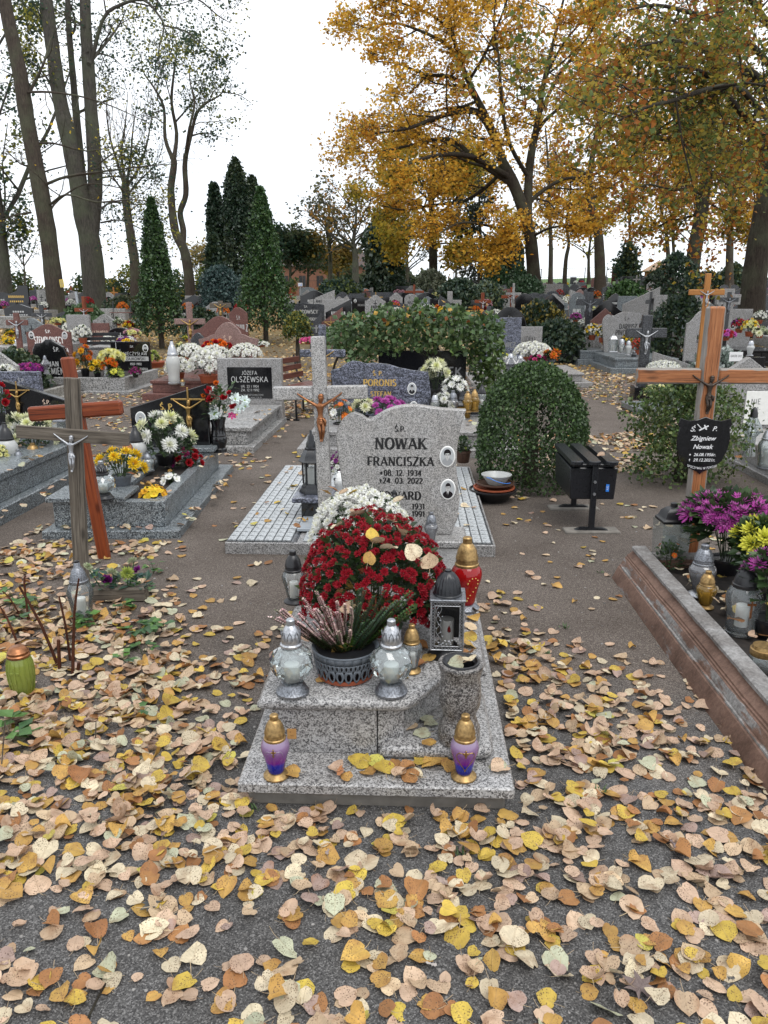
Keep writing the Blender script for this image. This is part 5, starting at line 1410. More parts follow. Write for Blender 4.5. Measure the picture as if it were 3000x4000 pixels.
# green clover sprig in the left ball
# square lantern with a latticed frame and vine
b = G(1743, 2556, .318); hh = ZT(b.y, 2225) - .318; ww = 131 * MPP(b.y)
sq = thing('lattice_lantern', 'tall square silver lantern with a latticed frame, rose vine and ribbed dark dome', 'grave lantern', b, RAD(-4), gl)
q = ww / 2
mb = MB(); mb.lathe([(q * 1.12, 0), (q * 1.1, .008), (q * .95, hh * .06), (q * .7, hh * .11), (q * .66, hh * .13)], 36); mb.build('base', M['black_plastic'], sq)
z0, z1 = hh * .13, hh * .70
fw = q * .3
fr = MB()
for s in (-1, 1):
 for t in (-1, 1):
  a, b_ = sorted((s * q, s * (q - fw * .28))); c, d = sorted((t * q, t * (q - fw * .28)))
  fr.box(a, b_, c, d, z0, z1, .001)
for t in (-1, 1):
 c, d = sorted((t * q, t * (q - .004)))
 fr.box(-q + fw * .29, q - fw * .29, c, d, z0, z0 + fw * .2, .001); fr.box(-q + fw * .29, q - fw * .29, c, d, z1 - fw * .2, z1, .001)
 for s in (-1, 1):
  e = s * (q - fw); a, b_ = sorted((e, e + s * .003)); fr.box(a, b_, c, d, z0 + fw * .9, z1 - fw * .9, .0006)
 fr.box(-q + fw, q - fw, c, d, z0 + fw * .88, z0 + fw, .0006); fr.box(-q + fw, q - fw, c, d, z1 - fw, z1 - fw * .88, .0006)
fr.build('frame', M['silver'], sq)
lt = MB()
def latt(u0, u1, v0, v1, y):
 n = max(1, round(max(u1 - u0, v1 - v0) / (fw * .62)))
 for i in range(n):
  if v1 - v0 > u1 - u0: p = (u0, u1, v0 + (v1 - v0) * i / n, v0 + (v1 - v0) * (i + 1) / n)
  else: p = (u0 + (u1 - u0) * i / n, u0 + (u1 - u0) * (i + 1) / n, v0, v1)
  lt.tube([(p[0], y, p[2]), (p[1], y, p[3])], .0011, 4); lt.tube([(p[0], y + .001, p[3]), (p[1], y + .001, p[2])], .0011, 4)
for s in (-1, 1):
 a, b_ = sorted((s * (q - fw * .9), s * (q - fw * .2))); latt(a, b_, z0 + fw * .2, z1 - fw * .2, -q + .002)
latt(-q + fw, q - fw, z0 + fw * .2, z0 + fw * .85, -q + .002); latt(-q + fw, q - fw, z1 - fw * .85, z1 - fw * .2, -q + .002)
lt.build('lattice', M['silver'], sq)
mb = MB(); mb.box(-q + .003, q - .003, q - .006, q - .004, z0, z1, .0005); mb.box(q - .006, q - .004, -q + .004, q - .007, z0, z1, .0005); mb.box(-q + .004, -q + .006, -q + .004, q - .007, z0, z1, .0005); mb.build('pane', M['black_plastic'], sq)
mb = MB(); mb.box(-q + fw * .5, q - fw * .5, -q + .004, -q + .006, z0 + fw * .4, z1 - fw * .4, .0005); mb.build('glass', M['glass_dark'], sq)
mb = MB(); mb.box(-q * 1.06, q * 1.06, -q * 1.06, q * 1.06, z1, z1 + .008, .002); mb.build('roof_plate', M['silver_dark'], sq)
mb = MB(); prof = [(.86, 0), (.88, .03), (.84, .05), (.8, .07), (.78, .3), (.66, .62), (.4, .86), (.2, .93), (.2, 1.0), (.0, 1.01)]
vs, fs, nn = [], [], 44
for a, (r_, z) in enumerate(prof):
 for i in range(nn):
  k = r_ * (1 - (.09 if i % 2 and 3 < a < 7 else 0)) * q
  vs.append((k * math.cos(2 * math.pi * i / nn), k * math.sin(2 * math.pi * i / nn), z1 + .008 + z * (hh - z1 - .008)))
for a in range(len(prof) - 1):
 for i in range(nn): fs.append([a * nn + i, a * nn + (i + 1) % nn, (a + 1) * nn + (i + 1) % nn, (a + 1) * nn + i])
mb.add(vs, fs); mb.build('dome', M['black_metal'], sq, smooth=30)
mb = MB(); mb.lathe([(q * .42, z0), (q * .42, z0 + hh * .3)], 14); cnd = mb.build('candle', M['white_wax'], sq)
mb = MB(); mb.lathe([(0, -.012), (.007, -.006), (.006, .006), (0, .02)], 8, (.008, -q * .44, z0 + hh * .2), sy=.3); mb.build('red_flame_print', M['glass_red'], cnd)
vn = MB()
for k in range(2):
 pts = [(-q * .5 + q * .16 * math.sin(i * .9 + k * 2.4), -q + .0015, z0 + fw + (z1 - z0 - 2 * fw) * i / 14) for i in range(15)]
 vn.tube(pts, .0013, 4)
for i in range(12):
 vn.lathe([(0, -.003), (.005, 0), (0, .003)], 6, (R.uniform(-.5, .5) * q, -q + .002, z0 + fw * 1.2 + R.uniform(0, .022)))
for i in range(9):
 vn.lathe([(0, -.002), (.0032, 0), (0, .003)], 5, (-q * .5 + R.uniform(-.2, .25) * q, -q + .002, z0 + fw * 1.4 + i * (z1 - z0 - 2 * fw) / 10))
vn.build('vine_ornament', M['silver'], sq)
# granite vase with a black insert
b = G(1792, 2884, .153); vh = ZT(b.y, 2585) - .153; vw = 172 * MPP(b.y) / 2
va = thing('granite_vase', 'turned grey granite flower vase with empty black insert on the low corner block', 'vase', b)
mb = MB(); mb.lathe([(.96 * vw, 0), (1.0 * vw, .015), (.97 * vw, .05), (.84 * vw, .075), (.76 * vw, .095), (.78 * vw, .11), (.92 * vw, .135), (.98 * vw, .17), (.94 * vw, .22), (.90 * vw, vh * .78), (.93 * vw, vh * .88), (1.04 * vw, vh * .955), (1.06 * vw, vh * .985), (1.02 * vw, vh), (.8 * vw, vh)], 40, cap=False); mb.build('vase_body', M['granite_vase'], va, smooth=50)
mb = MB(); mb.lathe([(.86 * vw, vh), (.84 * vw, vh + .006), (.76 * vw, vh + .006), (.7 * vw, vh - .004), (.62 * vw, vh - .006), (.58 * vw, vh - .05), (0, vh - .06)], 32, cap=False); mb.build('insert', M['black_plastic'], va, smooth=50)
# heather bowl
b = G(1351, 2636, .318)
hb = thing('heather_bowl', 'bowl of pink and green heather in a lace-edged dark grey cover between the cut-glass balls', 'flower bowl', b)
RB = 128 * MPP(b.y)
mb = MB(); mb.lathe([(RB * .72, 0), (RB * .84, .006), (RB * .88, .02), (RB * .84, .022), (RB * .74, .012), (0, .012)], 30); mb.build('saucer', M['terracotta'], hb)
mb = MB(); mb.lathe([(RB * .66, .014), (RB * .84, .10), (RB * .9, .112), (RB * .8, .11), (0, .1)], 30); mb.build('inner_pot', M['black_plastic'], hb)
lc = MB(); nl = 22
for i in range(nl):         # the cover's petals: pointed strips with oval cut-outs, as ribs about the holes
 a0 = 2 * math.pi * i / nl; dw = math.pi / nl
 def cp(u, v):           # u across -1..1, v height 0..1
  z = .012 + v * .105; rr = RB * (.84 + .18 * v ** .8); return (rr * math.cos(a0 + u * dw), rr * math.sin(a0 + u * dw), z)
 outer = [(0, .02), (.5, .10), (.82, .2), (1, .30), (1, .55)]
 L1 = [cp(-u, v) for u, v in outer][::-1]; R1 = [cp(u, v) for u, v in outer]
 hole = [cp(.46 * math.cos(t), .28 + .16 * math.sin(t)) for t in [math.pi * 2 * k / 10 - math.pi / 2 for k in range(10)]]
 ring = [cp(*p) for p in [(0, .02), (.62, .12), (1, .30), (1, .40), (.7, .52), (0, .52), (-.7, .52), (-1, .40), (-1, .30), (-.62, .12)]]
 lc.add(hole + ring, [[k, (k + 1) % 10, 10 + (k + 1) % 10, 10 + k] for k in range(10)])
 for s_, v0_, v1_ in ((-1, .52, .74), (1, .52, .74)):
  hole = [cp(s_ * .5 + .22 * math.cos(t), .63 + .085 * math.sin(t)) for t in [math.pi * 2 * k / 8 + math.pi / 4 for k in range(8)]]
  e0, e1 = (0, 1) if s_ > 0 else (-1, 0)
  ring = [cp(*p) for p in [(e1, .74), ((e0 + e1) / 2, .74), (e0, .74), (e0, .63), (e0, .52), ((e0 + e1) / 2, .52), (e1, .52), (e1, .63)]]
  lc.add(hole + ring, [[k, (k + 1) % 8, 8 + (k + 1) % 8, 8 + k] for k in range(8)])
 lc.add([cp(-1, .742), cp(1, .742), cp(1, 1), cp(-1, 1), cp(0, .742), cp(0, 1)], [[0, 4, 5, 3], [4, 1, 2, 5]])
lc.lathe([(RB * 1.02, .115), (RB * 1.045, .118), (RB * 1.03, .123), (RB * .98, .12), (RB * .9, .112)], 44, cap=False)
lco = lc.build('lace_cover', M['grey_plastic'], hb, smooth=60)
sd = lco.modifiers.new('thickness', 'SOLIDIFY'); sd.thickness = .002
def heather(parent, spots, cols, tips, nm):
 mb = MB()
 for (x, y, dx, dy, h) in spots:
  pts = [(x + dx * t + R.gauss(0, .002), y + dy * t + R.gauss(0, .002), .10 + h * t) for t in (0, .25, .5, .75, 1)]
  mb.tube(pts, [.0022, .002, .0018, .0015, .001], 4, (.05, .035, .02))
  n = int(h * 800)
  for k in range(n):
   t = (k + .5) / n * .96 + .04
   i = min(3, int(t * 4)); u = t * 4 - i
   p = Vector(pts[i]).lerp(Vector(pts[i + 1]), u)
   a = k * 2.4
   d = Vector((math.cos(a), math.sin(a), .55))
   c = gvar(tips if t > .38 and tips and R.random() < .85 else cols)
   L = .0165 * (1.1 - .5 * t) if not (tips and t > .38) else .0105
   leaf_faces(mb, p, d, (0, 0, 1), L, L * (.28 if not (tips and t > .38) else .42), c)
 mb.build(nm, M['foliage'], parent, smooth=0)
hsets = [((-.055, .0), .062, 26, [(.05, .085, .03), (.07, .1, .035)], [(.60, .38, .39), (.70, .54, .50), (.48, .27, .28), (.62, .46, .40)], 'pink_heather', .185), ((.05, .02), .05, 22, [(.045, .085, .05), (.06, .1, .06), (.05, .12, .03)], None, 'green_heather', .19), ((-.01, -.01), .035, 9, [(.06, .12, .02), (.08, .15, .03)], [(.45, .3, .28), (.5, .38, .32)], 'mixed_heather', .17), ((.085, .03), .03, 7, [(.06, .14, .03), (.08, .17, .03)], None, 'bright_heather', .18)]
for (cx, cy), rad, n, cols, tips, nm, hmax in hsets:
 sp = []
 for k in range(n):
  a, rr = R.uniform(0, 6.28), rad * math.sqrt(R.random())
  x, y = cx + rr * math.cos(a), cy + rr * math.sin(a)
  sp.append((x * .6, y * .6, x * 1.5 + R.gauss(0, .022) + (cx > 0) * .02 - (cx < -.03) * .02, y * 1.1, hmax * R.uniform(.5, 1.1)))
 heather(hb, sp, cols, tips, nm)
# the big chrysanthemums
b = G(1462, 2462, .318)
potplant('red_chrysanthemum', 'big dome of dark red chrysanthemums with fallen leaves on it, before the waved headstone', b, .30, ZT(b.y, 2006) - .318, .105, .12, 'button', 'red', 440, .0222, single=True, leafn=2600, leafL=.04, cover=1.14, squash=.86)
redb = b
b = G(1412, 2255, .318)
potplant('white_chrysanthemum', 'white chrysanthemum dome just behind the red one, against the headstone foot', b, .245, ZT(b.y, 1912) - .318, .1, .1, 'button', 'white', 250, .026, single=True, leafn=700, leafL=.03, cover=1.0, squash=.6)
# ---------------------------------------------------------------- two wooden crosses on the left
b = G(322, 2300)
gc = thing('weathered_cross', 'weathered grey wooden cross with a silver-coloured figure, standing in front of the red-brown one', 'cross', b, RAD(-4)); gc.rotation_euler[1] = RAD(3.4)
zt = ZT(b.y, 1474)
za = (ZT(b.y, 1670) + ZT(b.y, 1720)) / 2
mb = MB(); mb.box(-.041, .041, -.02, .02, -.1, zt, .004); mb.build('post', M['wood_grey'], gc)
mb = MB(); mb.box(-.315, .325, -.046, -.0215, za - .036, za + .036, .004); mb.build('crosspiece', M['wood_grey_x'], gc)
corpus(gc, .0, -.046, za - .205, .215, M['silver'])
b2 = G(408, 2178)
rc = thing('varnished_cross', 'red-brown varnished wooden cross standing behind the weathered grey one', 'cross', (b2.x, b2.y, 0), RAD(-6)); rc.rotation_euler[1] = RAD(-4.8)
zt = ZT(b2.y, 1392); za = ZT(b2.y, 1603)
mb = MB(); mb.box(-.038, .038, -.03, .03, -.1, zt, .012); mb.build('post', M['wood_red'], rc)
for s, x0, x1 in ((-1, -.32, -.0385), (1, .0385, .30)):
 mb = MB(); mb.box(x0, x1, -.028, .028, za - .046, za + .046, .012); mb.build('arm', M['wood_red_x'], rc)
# glass lantern, planter, jar and twigs at their foot
lant_px('jar', 'tall clear glass lantern with dark cap at the foot of the weathered cross', 325, 2424, .0, 2196, 98, gm='glass', cm='silver_dark', bm='black_plastic')
b = G(92, 2705); hj = ZT(b.y, 2524); wj = 104 * MPP(b.y) / 2
j = thing('green_lantern', 'yellow-green glass lantern jar with a cross on it and a copper lid, left edge', 'grave lantern', b)
mb = MB(); mb.lathe([(wj * .7, 0), (wj * .78, .01), (wj * .95, hj * .3), (wj, hj * .5), (wj * .92, hj * .68), (wj * .76, hj * .79)], 20); jg = mb.build('glass', M['glass_green'], j)
for k in range(16):
 a = 2 * math.pi * k / 16
 mb = MB(); mb.tube([(wj * r_ * 1.01 * math.cos(a + d), wj * r_ * 1.01 * math.sin(a + d), hj * z) for r_, z, d in ((.82, .06, 0), (.96, .32, .05), (1.0, .5, -.05), (.93, .67, .04), (.8, .76, 0))], .002, 4); mb.build('relief', M['glass_green'], jg)
mb = MB(); mb.box(-.004, .004, -wj * 1.03, -wj * .9, hj * .3, hj * .66, .001); mb.box(-.02, -.0045, -wj * 1.02, -wj * .9, hj * .5, hj * .545, .001); mb.box(.0045, .02, -wj * 1.02, -wj * .9, hj * .5, hj * .545, .001); mb.build('cross_relief', M['glass_green'], jg)
mb = MB(); mb.lathe([(wj * .78, hj * .78), (wj * .84, hj * .79), (wj * .86, hj * .83), (wj * .78, hj * .85), (wj * .8, hj * .9), (wj * .7, hj * .93), (wj * .62, hj * .97), (wj * .4, hj)], 24); mb.build('lid', M['bronze'], j)
b = G(475, 2345); pw = .1
pt = thing('log_planter', 'bark-sided planter box with green and dark red artificial carnations at the red-brown cross', 'planter', b, RAD(2))
mb = MB(); mb.box(-.16, .15, -.035, .035, 0, .085, .01); mb.build('trough', M['wood_grey_x'], pt)
mb = MB()
for k in range(60):
 a = R.uniform(0, 6.28); x = R.uniform(-.16, .15)
 leaf_faces(mb, (x, R.uniform(-.03, .03), R.uniform(.07, .16)), (math.cos(a), math.sin(a), R.uniform(-.2, .8)), (0, 0, 1), R.uniform(.04, .08), .018, gvar([(.03, .08, .05), (.05, .11, .03), (.03, .07, .06)]))
for x, y, z in ((-.21, -.02, .17), (-.17, 0, .2), (-.03, -.02, .18), (.06, -.02, .19), (.08, .03, .22)): mb.tube([(x * .6, 0, .06), (x, y, z)], .003, 4, (.04, .1, .03))
mb.build('foliage', M['foliage'], pt, smooth=0)
for x, y, z, c, r_ in ((-.22, -.02, .17, 'green', .04), (-.17, .0, .205, 'sage', .034), (-.03, -.03, .18, 'sage', .042), (.055, -.03, .175, 'green', .046), (.07, .03, .225, 'sage', .034), (-.07, .0, .12, 'purple', .04), (.10, .02, .17, 'purple', .034)):
 me = blooms('rose' if c == 'purple' else 'spider', c)[0]
 o = link('bloom', me, pt, (x, y, z)); o.scale = (r_,) * 3; o.rotation_euler = (RAD(40), 0, R.uniform(0, 6))
stx = thing('cut_rose_bush', 'cut-back rose stems and dry stalks rising from the dark soil at the left', 'plant', G(235, 2640))
def stick(pxs, r0, r1, m='stem'):
 base = G(*pxs[0]); pts = [Vector((0, 0, -.02)) + base]
 for k, (px, py) in enumerate(pxs[1:]): pts.append(A(px, py, base.y + (.03 * k)))
 pts = [p - G(235, 2640) for p in pts]
 mb = MB(); n = len(pts); mb.tube(smoothpts(pts, 2) if n > 2 else pts, np.linspace(r0, r1, (n - 1) * 2 + 1 if n > 2 else n), 6); return mb.build('stem', M[m], stx)
for p, a, c in [([(230, 2600), (160, 2440), (75, 2290)], .008, .005), ([(232, 2620), (228, 2500)], .009, .008), ([(282, 2640), (290, 2400), (308, 2260)], .008, .004), ([(275, 2580), (255, 2440), (230, 2330)], .007, .004), ([(75, 2520), (30, 2420), (0, 2370)], .006, .004), ([(112, 2430), (95, 2280), (100, 2250)], .006, .005), ([(95, 2420), (40, 2340), (10, 2310)], .005, .003), ([(300, 2630), (308, 2590)], .009, .008), ([(120, 2440), (105, 2390)], .009, .008)]:
 stick(p, a, c)
for p in [([(228, 2505), (290, 2465), (375, 2540)]), ([(185, 2605), (280, 2680), (400, 2790)]), ([(320, 2600), (370, 2600), (390, 2640)]), ([(0, 3010), (20, 2820)]), ([(60, 2900), (20, 2830)]), ([(370, 2900), (375, 2820)]), ([(120, 2560), (190, 2520)]), ([(300, 2640), (395, 2760)])]:
 stick(p, .0028, .002, 'wood_grey')
gp = thing('bramble_shoots', 'green bramble and strawberry shoots creeping over the leaves left of the path', 'plant', G(480, 2480))
lfm = {}
def compound(cx, n, s):
 mb = MB()
 c0 = G(*cx) - G(480, 2480)
 for k in range(n):
  a = R.uniform(0, 6.28); q_ = R.uniform(.01, .09)
  p = c0 + Vector((q_ * math.cos(a), q_ * math.sin(a), R.uniform(.015, .075)))
  mb.tube([c0, c0 * .3 + p * .7 + Vector((0, 0, .02)), p], .0012, 3, (.06, .08, .03))
  for t in (-.9, 0, .9):
   d = Vector((math.cos(a + t), math.sin(a + t), R.uniform(-.25, .25)))
   L = s * R.uniform(.9, 1.4)
   leaf_faces(mb, p, d, (R.uniform(-.3, .3), R.uniform(-.3, .3), 1), L, L * .38, gvar([(.055, .13, .03), (.08, .17, .035), (.045, .1, .04)]), .15)
 return mb.build('shoot', M['foliage'], gp, smooth=0)
for cx, n, s in [((345, 2450), 8, .045), ((460, 2400), 6, .038), ((520, 2330), 8, .035), ((560, 2300), 6, .035), ((535, 2490), 9, .045), ((560, 2560), 5, .04), ((640, 2470), 4, .05), ((600, 2240), 7, .03), ((420, 2320), 5, .03), ((40, 2400), 6, .045), ((20, 2480), 4, .05), ((60, 2350), 5, .035), ((30, 2900), 4, .07), ((500, 2600), 4, .03), ((610, 2790), 3, .03), ((150, 2380), 5, .035)]:
 compound(cx, n, s)
# ---------------------------------------------------------------- the framed grave at the right
KO = Vector((1.397, 4.32, 0))
kg = thing('kerbed_grave', 'earth grave edged by a moulded brown and grey artificial-stone kerb, right foreground', 'grave', KO, YAW)
prof = [(0, -.03), (.0, .0), (.034, .075), (.040, .079), (.042, .088), (.050, .090), (.052, .099), (.066, .128), (.072, .131), (.074, .139), (.081, .141), (.083, .150), (.112, .172), (.116, .182), (.108, .186), (.108, .202), (.118, .208), (.185, .208), (.19, .203), (.19, -.03)]
def kerb_mat():
 m, nt, out = newmat('worn_painted_kerb')
 t = NT(nt)
 tc = t.n('TexCoord').outputs['Object']
 sp = t.n('SeparateXYZ', i_Vector=tc).outputs
 n1 = t.n('TexNoise', i_Vector=t.n('Mapping', i_Vector=tc, i_Scale=(9, 2.2, 9)).outputs[0], i_Scale=1.6, i_Detail=6.0, i_Roughness=.65).outputs['Fac']
 n2 = t.n('TexNoise', i_Vector=tc, i_Scale=60.0, i_Detail=5.0, i_Roughness=.7).outputs['Fac']
 paint = t.ramp(n2, [(.3, (.125, .075, .055)), (.7, (.23, .14, .105))])
 bare = t.ramp(n2, [(.3, (.13, .125, .12)), (.7, (.36, .35, .34))])
 band = t.ramp(t.math('MULTIPLY', sp[2], 4.0), [(.0, .40), (.30, .10), (.33, .62), (.50, .60), (.54, .0), (.70, .05), (.78, 1.0)])
 wear = t.math('ADD', band, t.math('MULTIPLY', t.math('SUBTRACT', n1, .5), 1.7))
 c = t.mix(t.ramp(wear, [(.5, 0), (.62, 1)]), paint, bare)
 dirt = t.ramp(t.n('TexNoise', i_Vector=tc, i_Scale=7.0, i_Detail=5.0).outputs['Fac'], [(.35, (.5, .47, .45)), (.6, (1, 1, 1))])
 c = t.mix(.8, c, dirt, 'MULTIPLY')
 t.princ(out, c, .8, 0, t.bump(n2, .5, .006), .3)
 return m
M['kerb'] = kerb_mat()
def kerb(nm, length, along, x0, y0):
 mb = MB(); n = len(prof); vs = []; seg = 14
 for k in range(seg + 1):
  for i, (x, z) in enumerate(prof):
   w = .004 * mnoise.noise(Vector((x * 20, k * .9, z * 9)))
   if along == 'y': vs.append((x0 + x + w, y0 - length * k / seg, z + w * .5))
   else: vs.append((x0 + length * k / seg, y0 - x + w, z + w * .5))
 fs = [[k * n + i, k * n + (i + 1) % n, (k + 1) * n + (i + 1) % n, (k + 1) * n + i] for k in range(seg) for i in range(n)]
 fs += [list(range(n)), [seg * n + i for i in range(n)][::-1]]
 mb.add(vs, fs); return mb.build(nm, M['kerb'], kg, smooth=30)
kerb('kerb', 3.0, 'y', 0, .13)
kerb('kerb', 1.0, 'x', .192, .13)
mb = MB(); k = 24
vs = [(.19 + .9 * i / k, -.05 - 2.8 * j / k, .13 + .02 * mnoise.noise(Vector((i * .7, j * .9, 3)))) for j in range(k + 1) for i in range(k + 1)]
mb.add(vs, [[a * (k + 1) + i, a * (k + 1) + i + 1, (a + 1) * (k + 1) + i + 1, (a + 1) * (k + 1) + i] for a in range(k) for i in range(k)])
mb.build('soil', M['soil'], kg, smooth=80)
ZS = .135
gr_ = 'lanterns on the kerbed grave'
lant_px('square', 'tall four-sided clear glass lantern with black hipped lid at the far corner of the kerb', 2612, 2182, ZS, 1962, 116, gm='glass_cut', cm='black_plastic', bm='glass', group=gr_)
lant_px('urn', 'dark silver lantern with a red maple leaf print beside the purple chrysanthemum', 2733, 2326, ZS, 2126, 104, gm='glass_silver', cm='silver_dark', bm='silver', group=gr_)
lant_px('urn', 'small amber lantern with gold cap in front of the dark silver one', 2752, 2372, ZS, 2229, 78, gm='glass_gold', cm='gold', group=gr_)
bc = lant_px('jar', 'large clear lantern with black faceted cap and a brass cross on its glass', 2889, 2470, ZS, 2196, 134, gm='glass', cm='black_plastic', bm='glass', group=gr_)
bb = G(2889, 2470, ZS); hb_, wb_ = ZT(bb.y, 2196) - ZS, 134 * MPP(bb.y) / 2
mb = MB(); mb.box(-.0035, .0035, -wb_ * 1.06, -wb_ * .96, hb_ * .30, hb_ * .56, .001); mb.box(-.02, -.004, -wb_ * 1.055, -wb_ * .95, hb_ * .475, hb_ * .505, .001); mb.box(.004, .02, -wb_ * 1.055, -wb_ * .95, hb_ * .475, hb_ * .505, .001); mb.build('brass_cross', M['bronze'], bc)
mp = [o for o in COL.objects if o.get('label', '').startswith('dark silver lantern with a red')][0]
mb = MB(); w_ = 104 * MPP(mp.location.y) / 2; hz_ = .42 * (ZT(mp.location.y, 2126) - ZS)
mb.poly([(.022 * a * .9, -w_ * 1.0, hz_ + b_ * .022) for a, b_ in ((0, -1), (.2, -.3), (.8, -.45), (.6, -.1), (1, .3), (.5, .25), (.25, .8), (0, 1.1), (-.25, .8), (-.5, .25), (-1, .3), (-.6, -.1), (-.8, -.45), (-.2, -.3))]); mb.build('leaf_print', M['glass_red'], mp)
b = G(2972, 2618, ZS); hj, wj = ZT(b.y, 2520) - ZS, 112 * MPP(b.y) / 2
j = thing('low_candle_jar', 'low clear candle jar with a gold lid, nearest on the kerbed grave', 'candle jar', b)
mb = MB(); mb.lathe([(wj * .7, 0), (wj * .85, .01), (wj, hj * .4), (wj * .9, hj * .62)], 24); mb.build('glass', M['glass_cut'], j)
mb = MB(); mb.lathe([(wj * .86, hj * .6), (wj * .9, hj * .63), (wj * .9, hj * .86), (wj * .8, hj * .88), (wj * .74, hj), (wj * .6, hj * 1.0)], 24); mb.build('lid', M['gold'], j)
b = G(2830, 2235, ZS)
potplant('purple_chrysanthemum', 'tall magenta-purple chrysanthemum in front of the peeling wooden cross', b, .25, ZT(b.y, 1945) - ZS, .09, .09, 'spider', 'mauve', 46, .06, 'black_plastic', single=True, leafn=1100, leafL=.07, squash=.4, tall=.13, cover=1.05)
b = G(2965, 2330, ZS)
potplant('yellow_chrysanthemum', 'yellow ball chrysanthemum in front of the purple one at the right edge', b, .15, ZT(b.y, 2040) - ZS, .08, .09, 'pompon', 'lemon', 15, .062, 'black_plastic', single=True, leafn=600, leafL=.06, squash=.4, tall=.1)
b = G(3000, 2480, ZS)
potplant('purple_chrysanthemum', 'second magenta chrysanthemum cut by the right edge, below the yellow one', b, .13, ZT(b.y, 2165) - ZS, .08, .09, 'spider', 'mauve', 12, .05, 'black_plastic', single=True, leafn=300, leafL=.06, squash=.35, tall=.1)
b = G(2610, 2215, ZS)
mg = potplant('marigold', 'feathery marigold with a few orange flowers by the square glass lantern', b, .09, .16, .05, 0, 'daisy', 'rust', 5, .017, leafn=300, leafL=.022, squash=.6, single=True, cat='plant')
# the peeling wooden cross with its black shield
CB = Vector((1.922, 4.6, 0))
pc = thing('wooden_cross', 'big orange wooden cross with peeling varnish, dark figure and a black name shield', 'cross', CB, RAD(-2))
zt = ZT(4.6, 1196); za = (ZT(4.6, 1440) + ZT(4.6, 1497)) / 2
mb = MB(); mb.box(-.05, .05, -.035, .035, 0, zt, .012); mb.build('post', M['wood_or'], pc)
for s in (-1, 1):
 a, b_ = sorted((s * .0505, s * .42)); mb = MB(); mb.box(a, b_, -.033, .033, za - .045, za + .045, .01); mb.build('arm', M['wood_or_x'], pc)
corpus(pc, 0, -.035, ZT(4.56, 1618), .235, M['bronze_dark'])
PX0, PZ0, PZ1 = -.005, ZT(4.56, 1852), ZT(4.56, 1628)
ph = PZ1 - PZ0; pw = .158
sh = [(0, 0), (.10, .045), (.45, .11), (.78, .24), (.95, .45), (1.0, .62), (.93, .82), (.98, .84), (1.0, .87), (.96, .94), (.95, .975), (.6, .93), (.3, .95), (0, 1.0)]
shp = [(PX0 + a * pw, PZ0 + b_ * ph) for a, b_ in sh] + [(PX0 - a * pw, PZ0 + b_ * ph) for a, b_ in sh[-2:0:-1]]
mb = MB(); mb.prism(shp, -.048, -.0365, .002); plq = mb.build('name_shield', M['black'], pc)
def PZ(py): return ZT(4.555, py)
def PXx(px, py): return A(px, py, 4.555).x - CB.x
M['white_print'] = plain('white_print', (.7, .7, .7), .4, 0, .02, 50, 0)
yb = -.0486
fonttext(plq, 'Ś.', PXx(2708, 1672), PZ(1685), .040, yb, M['white_print'], shear=.35, off=.0004)
fonttext(plq, 'P.', PXx(2792, 1672), PZ(1683), .040, yb, M['white_print'], shear=.35, off=.0004)
fonttext(plq, 'Zbigniew', PXx(2746, 1718), PZ(1720), .039, yb, M['white_print'], shear=.3, off=.0006)
fonttext(plq, 'Nowak', PXx(2744, 1752), PZ(1753), .039, yb, M['white_print'], shear=.3, off=.0006)
fonttext(plq, '26.08.1956r.', PXx(2752, 1780), PZ(1781), .026, yb, M['white_print'], shear=.25, off=.0004)
fonttext(plq, '29.12.2021r.', PXx(2750, 1800), PZ(1802), .026, yb, M['white_print'], shear=.25, off=.0004)
lettering(plq, [('*', PXx(2696, 1780), PZ(1781), .018, 'bold'), ('+', PXx(2694, 1800), PZ(1803), .022, 'sans')], yb, M['white_print'])
words_ = 'SPOCZYWAJ W POKOJU'
q, W = text_polys(words_, .0145, 'bold', .8, .1)
mb = MB(); W0 = W / 2; k_ = .175 / W
for i, p in enumerate(q):
 mb.add([(PXx(2742, 1820) + a * k_, yb - .00003 * (i % 9), PZ(1833) + b_ * .95 + 2.2 * (a * k_) ** 2) for a, b_ in p], [[0, 1, 2, 3]])
mb.build('motto', M['white_print'], plq, smooth=0)
em = MB()   # emblem: a palm sprig and a lying cross
ex, ez = PXx(2750, 1672), PZ(1672)
Mr = Matrix.Translation((ex, 0, ez)) @ Matrix.Rotation(RAD(-28), 4, 'Y')
em.add([Mr @ Vector(p) for p in ((-.03, yb, -.004), (.03, yb, -.004), (.03, yb, .004), (-.03, yb, .004))], [[0, 1, 2, 3]])
em.add([Mr @ Vector(p) for p in ((.006, yb - .0001, -.016), (.014, yb - .0001, -.016), (.014, yb - .0001, .016), (.006, yb - .0001, .016))], [[0, 1, 2, 3]])
for k in range(6):
 for s in (-1, 1):
  c = Vector((ex - .012 - k * .004, yb - .0002, ez - .004 + k * .004)); d = Vector((-.004 * s - .004, 0, .007 if s > 0 else .001)); n_ = Vector((.0025, 0, .002))
  em.add([c, c + d * .6 + n_, c + d * 1.4, c + d * .6 - n_], [[0, 1, 2, 3]])
em.build('emblem', M['white_print'], plq, smooth=0)
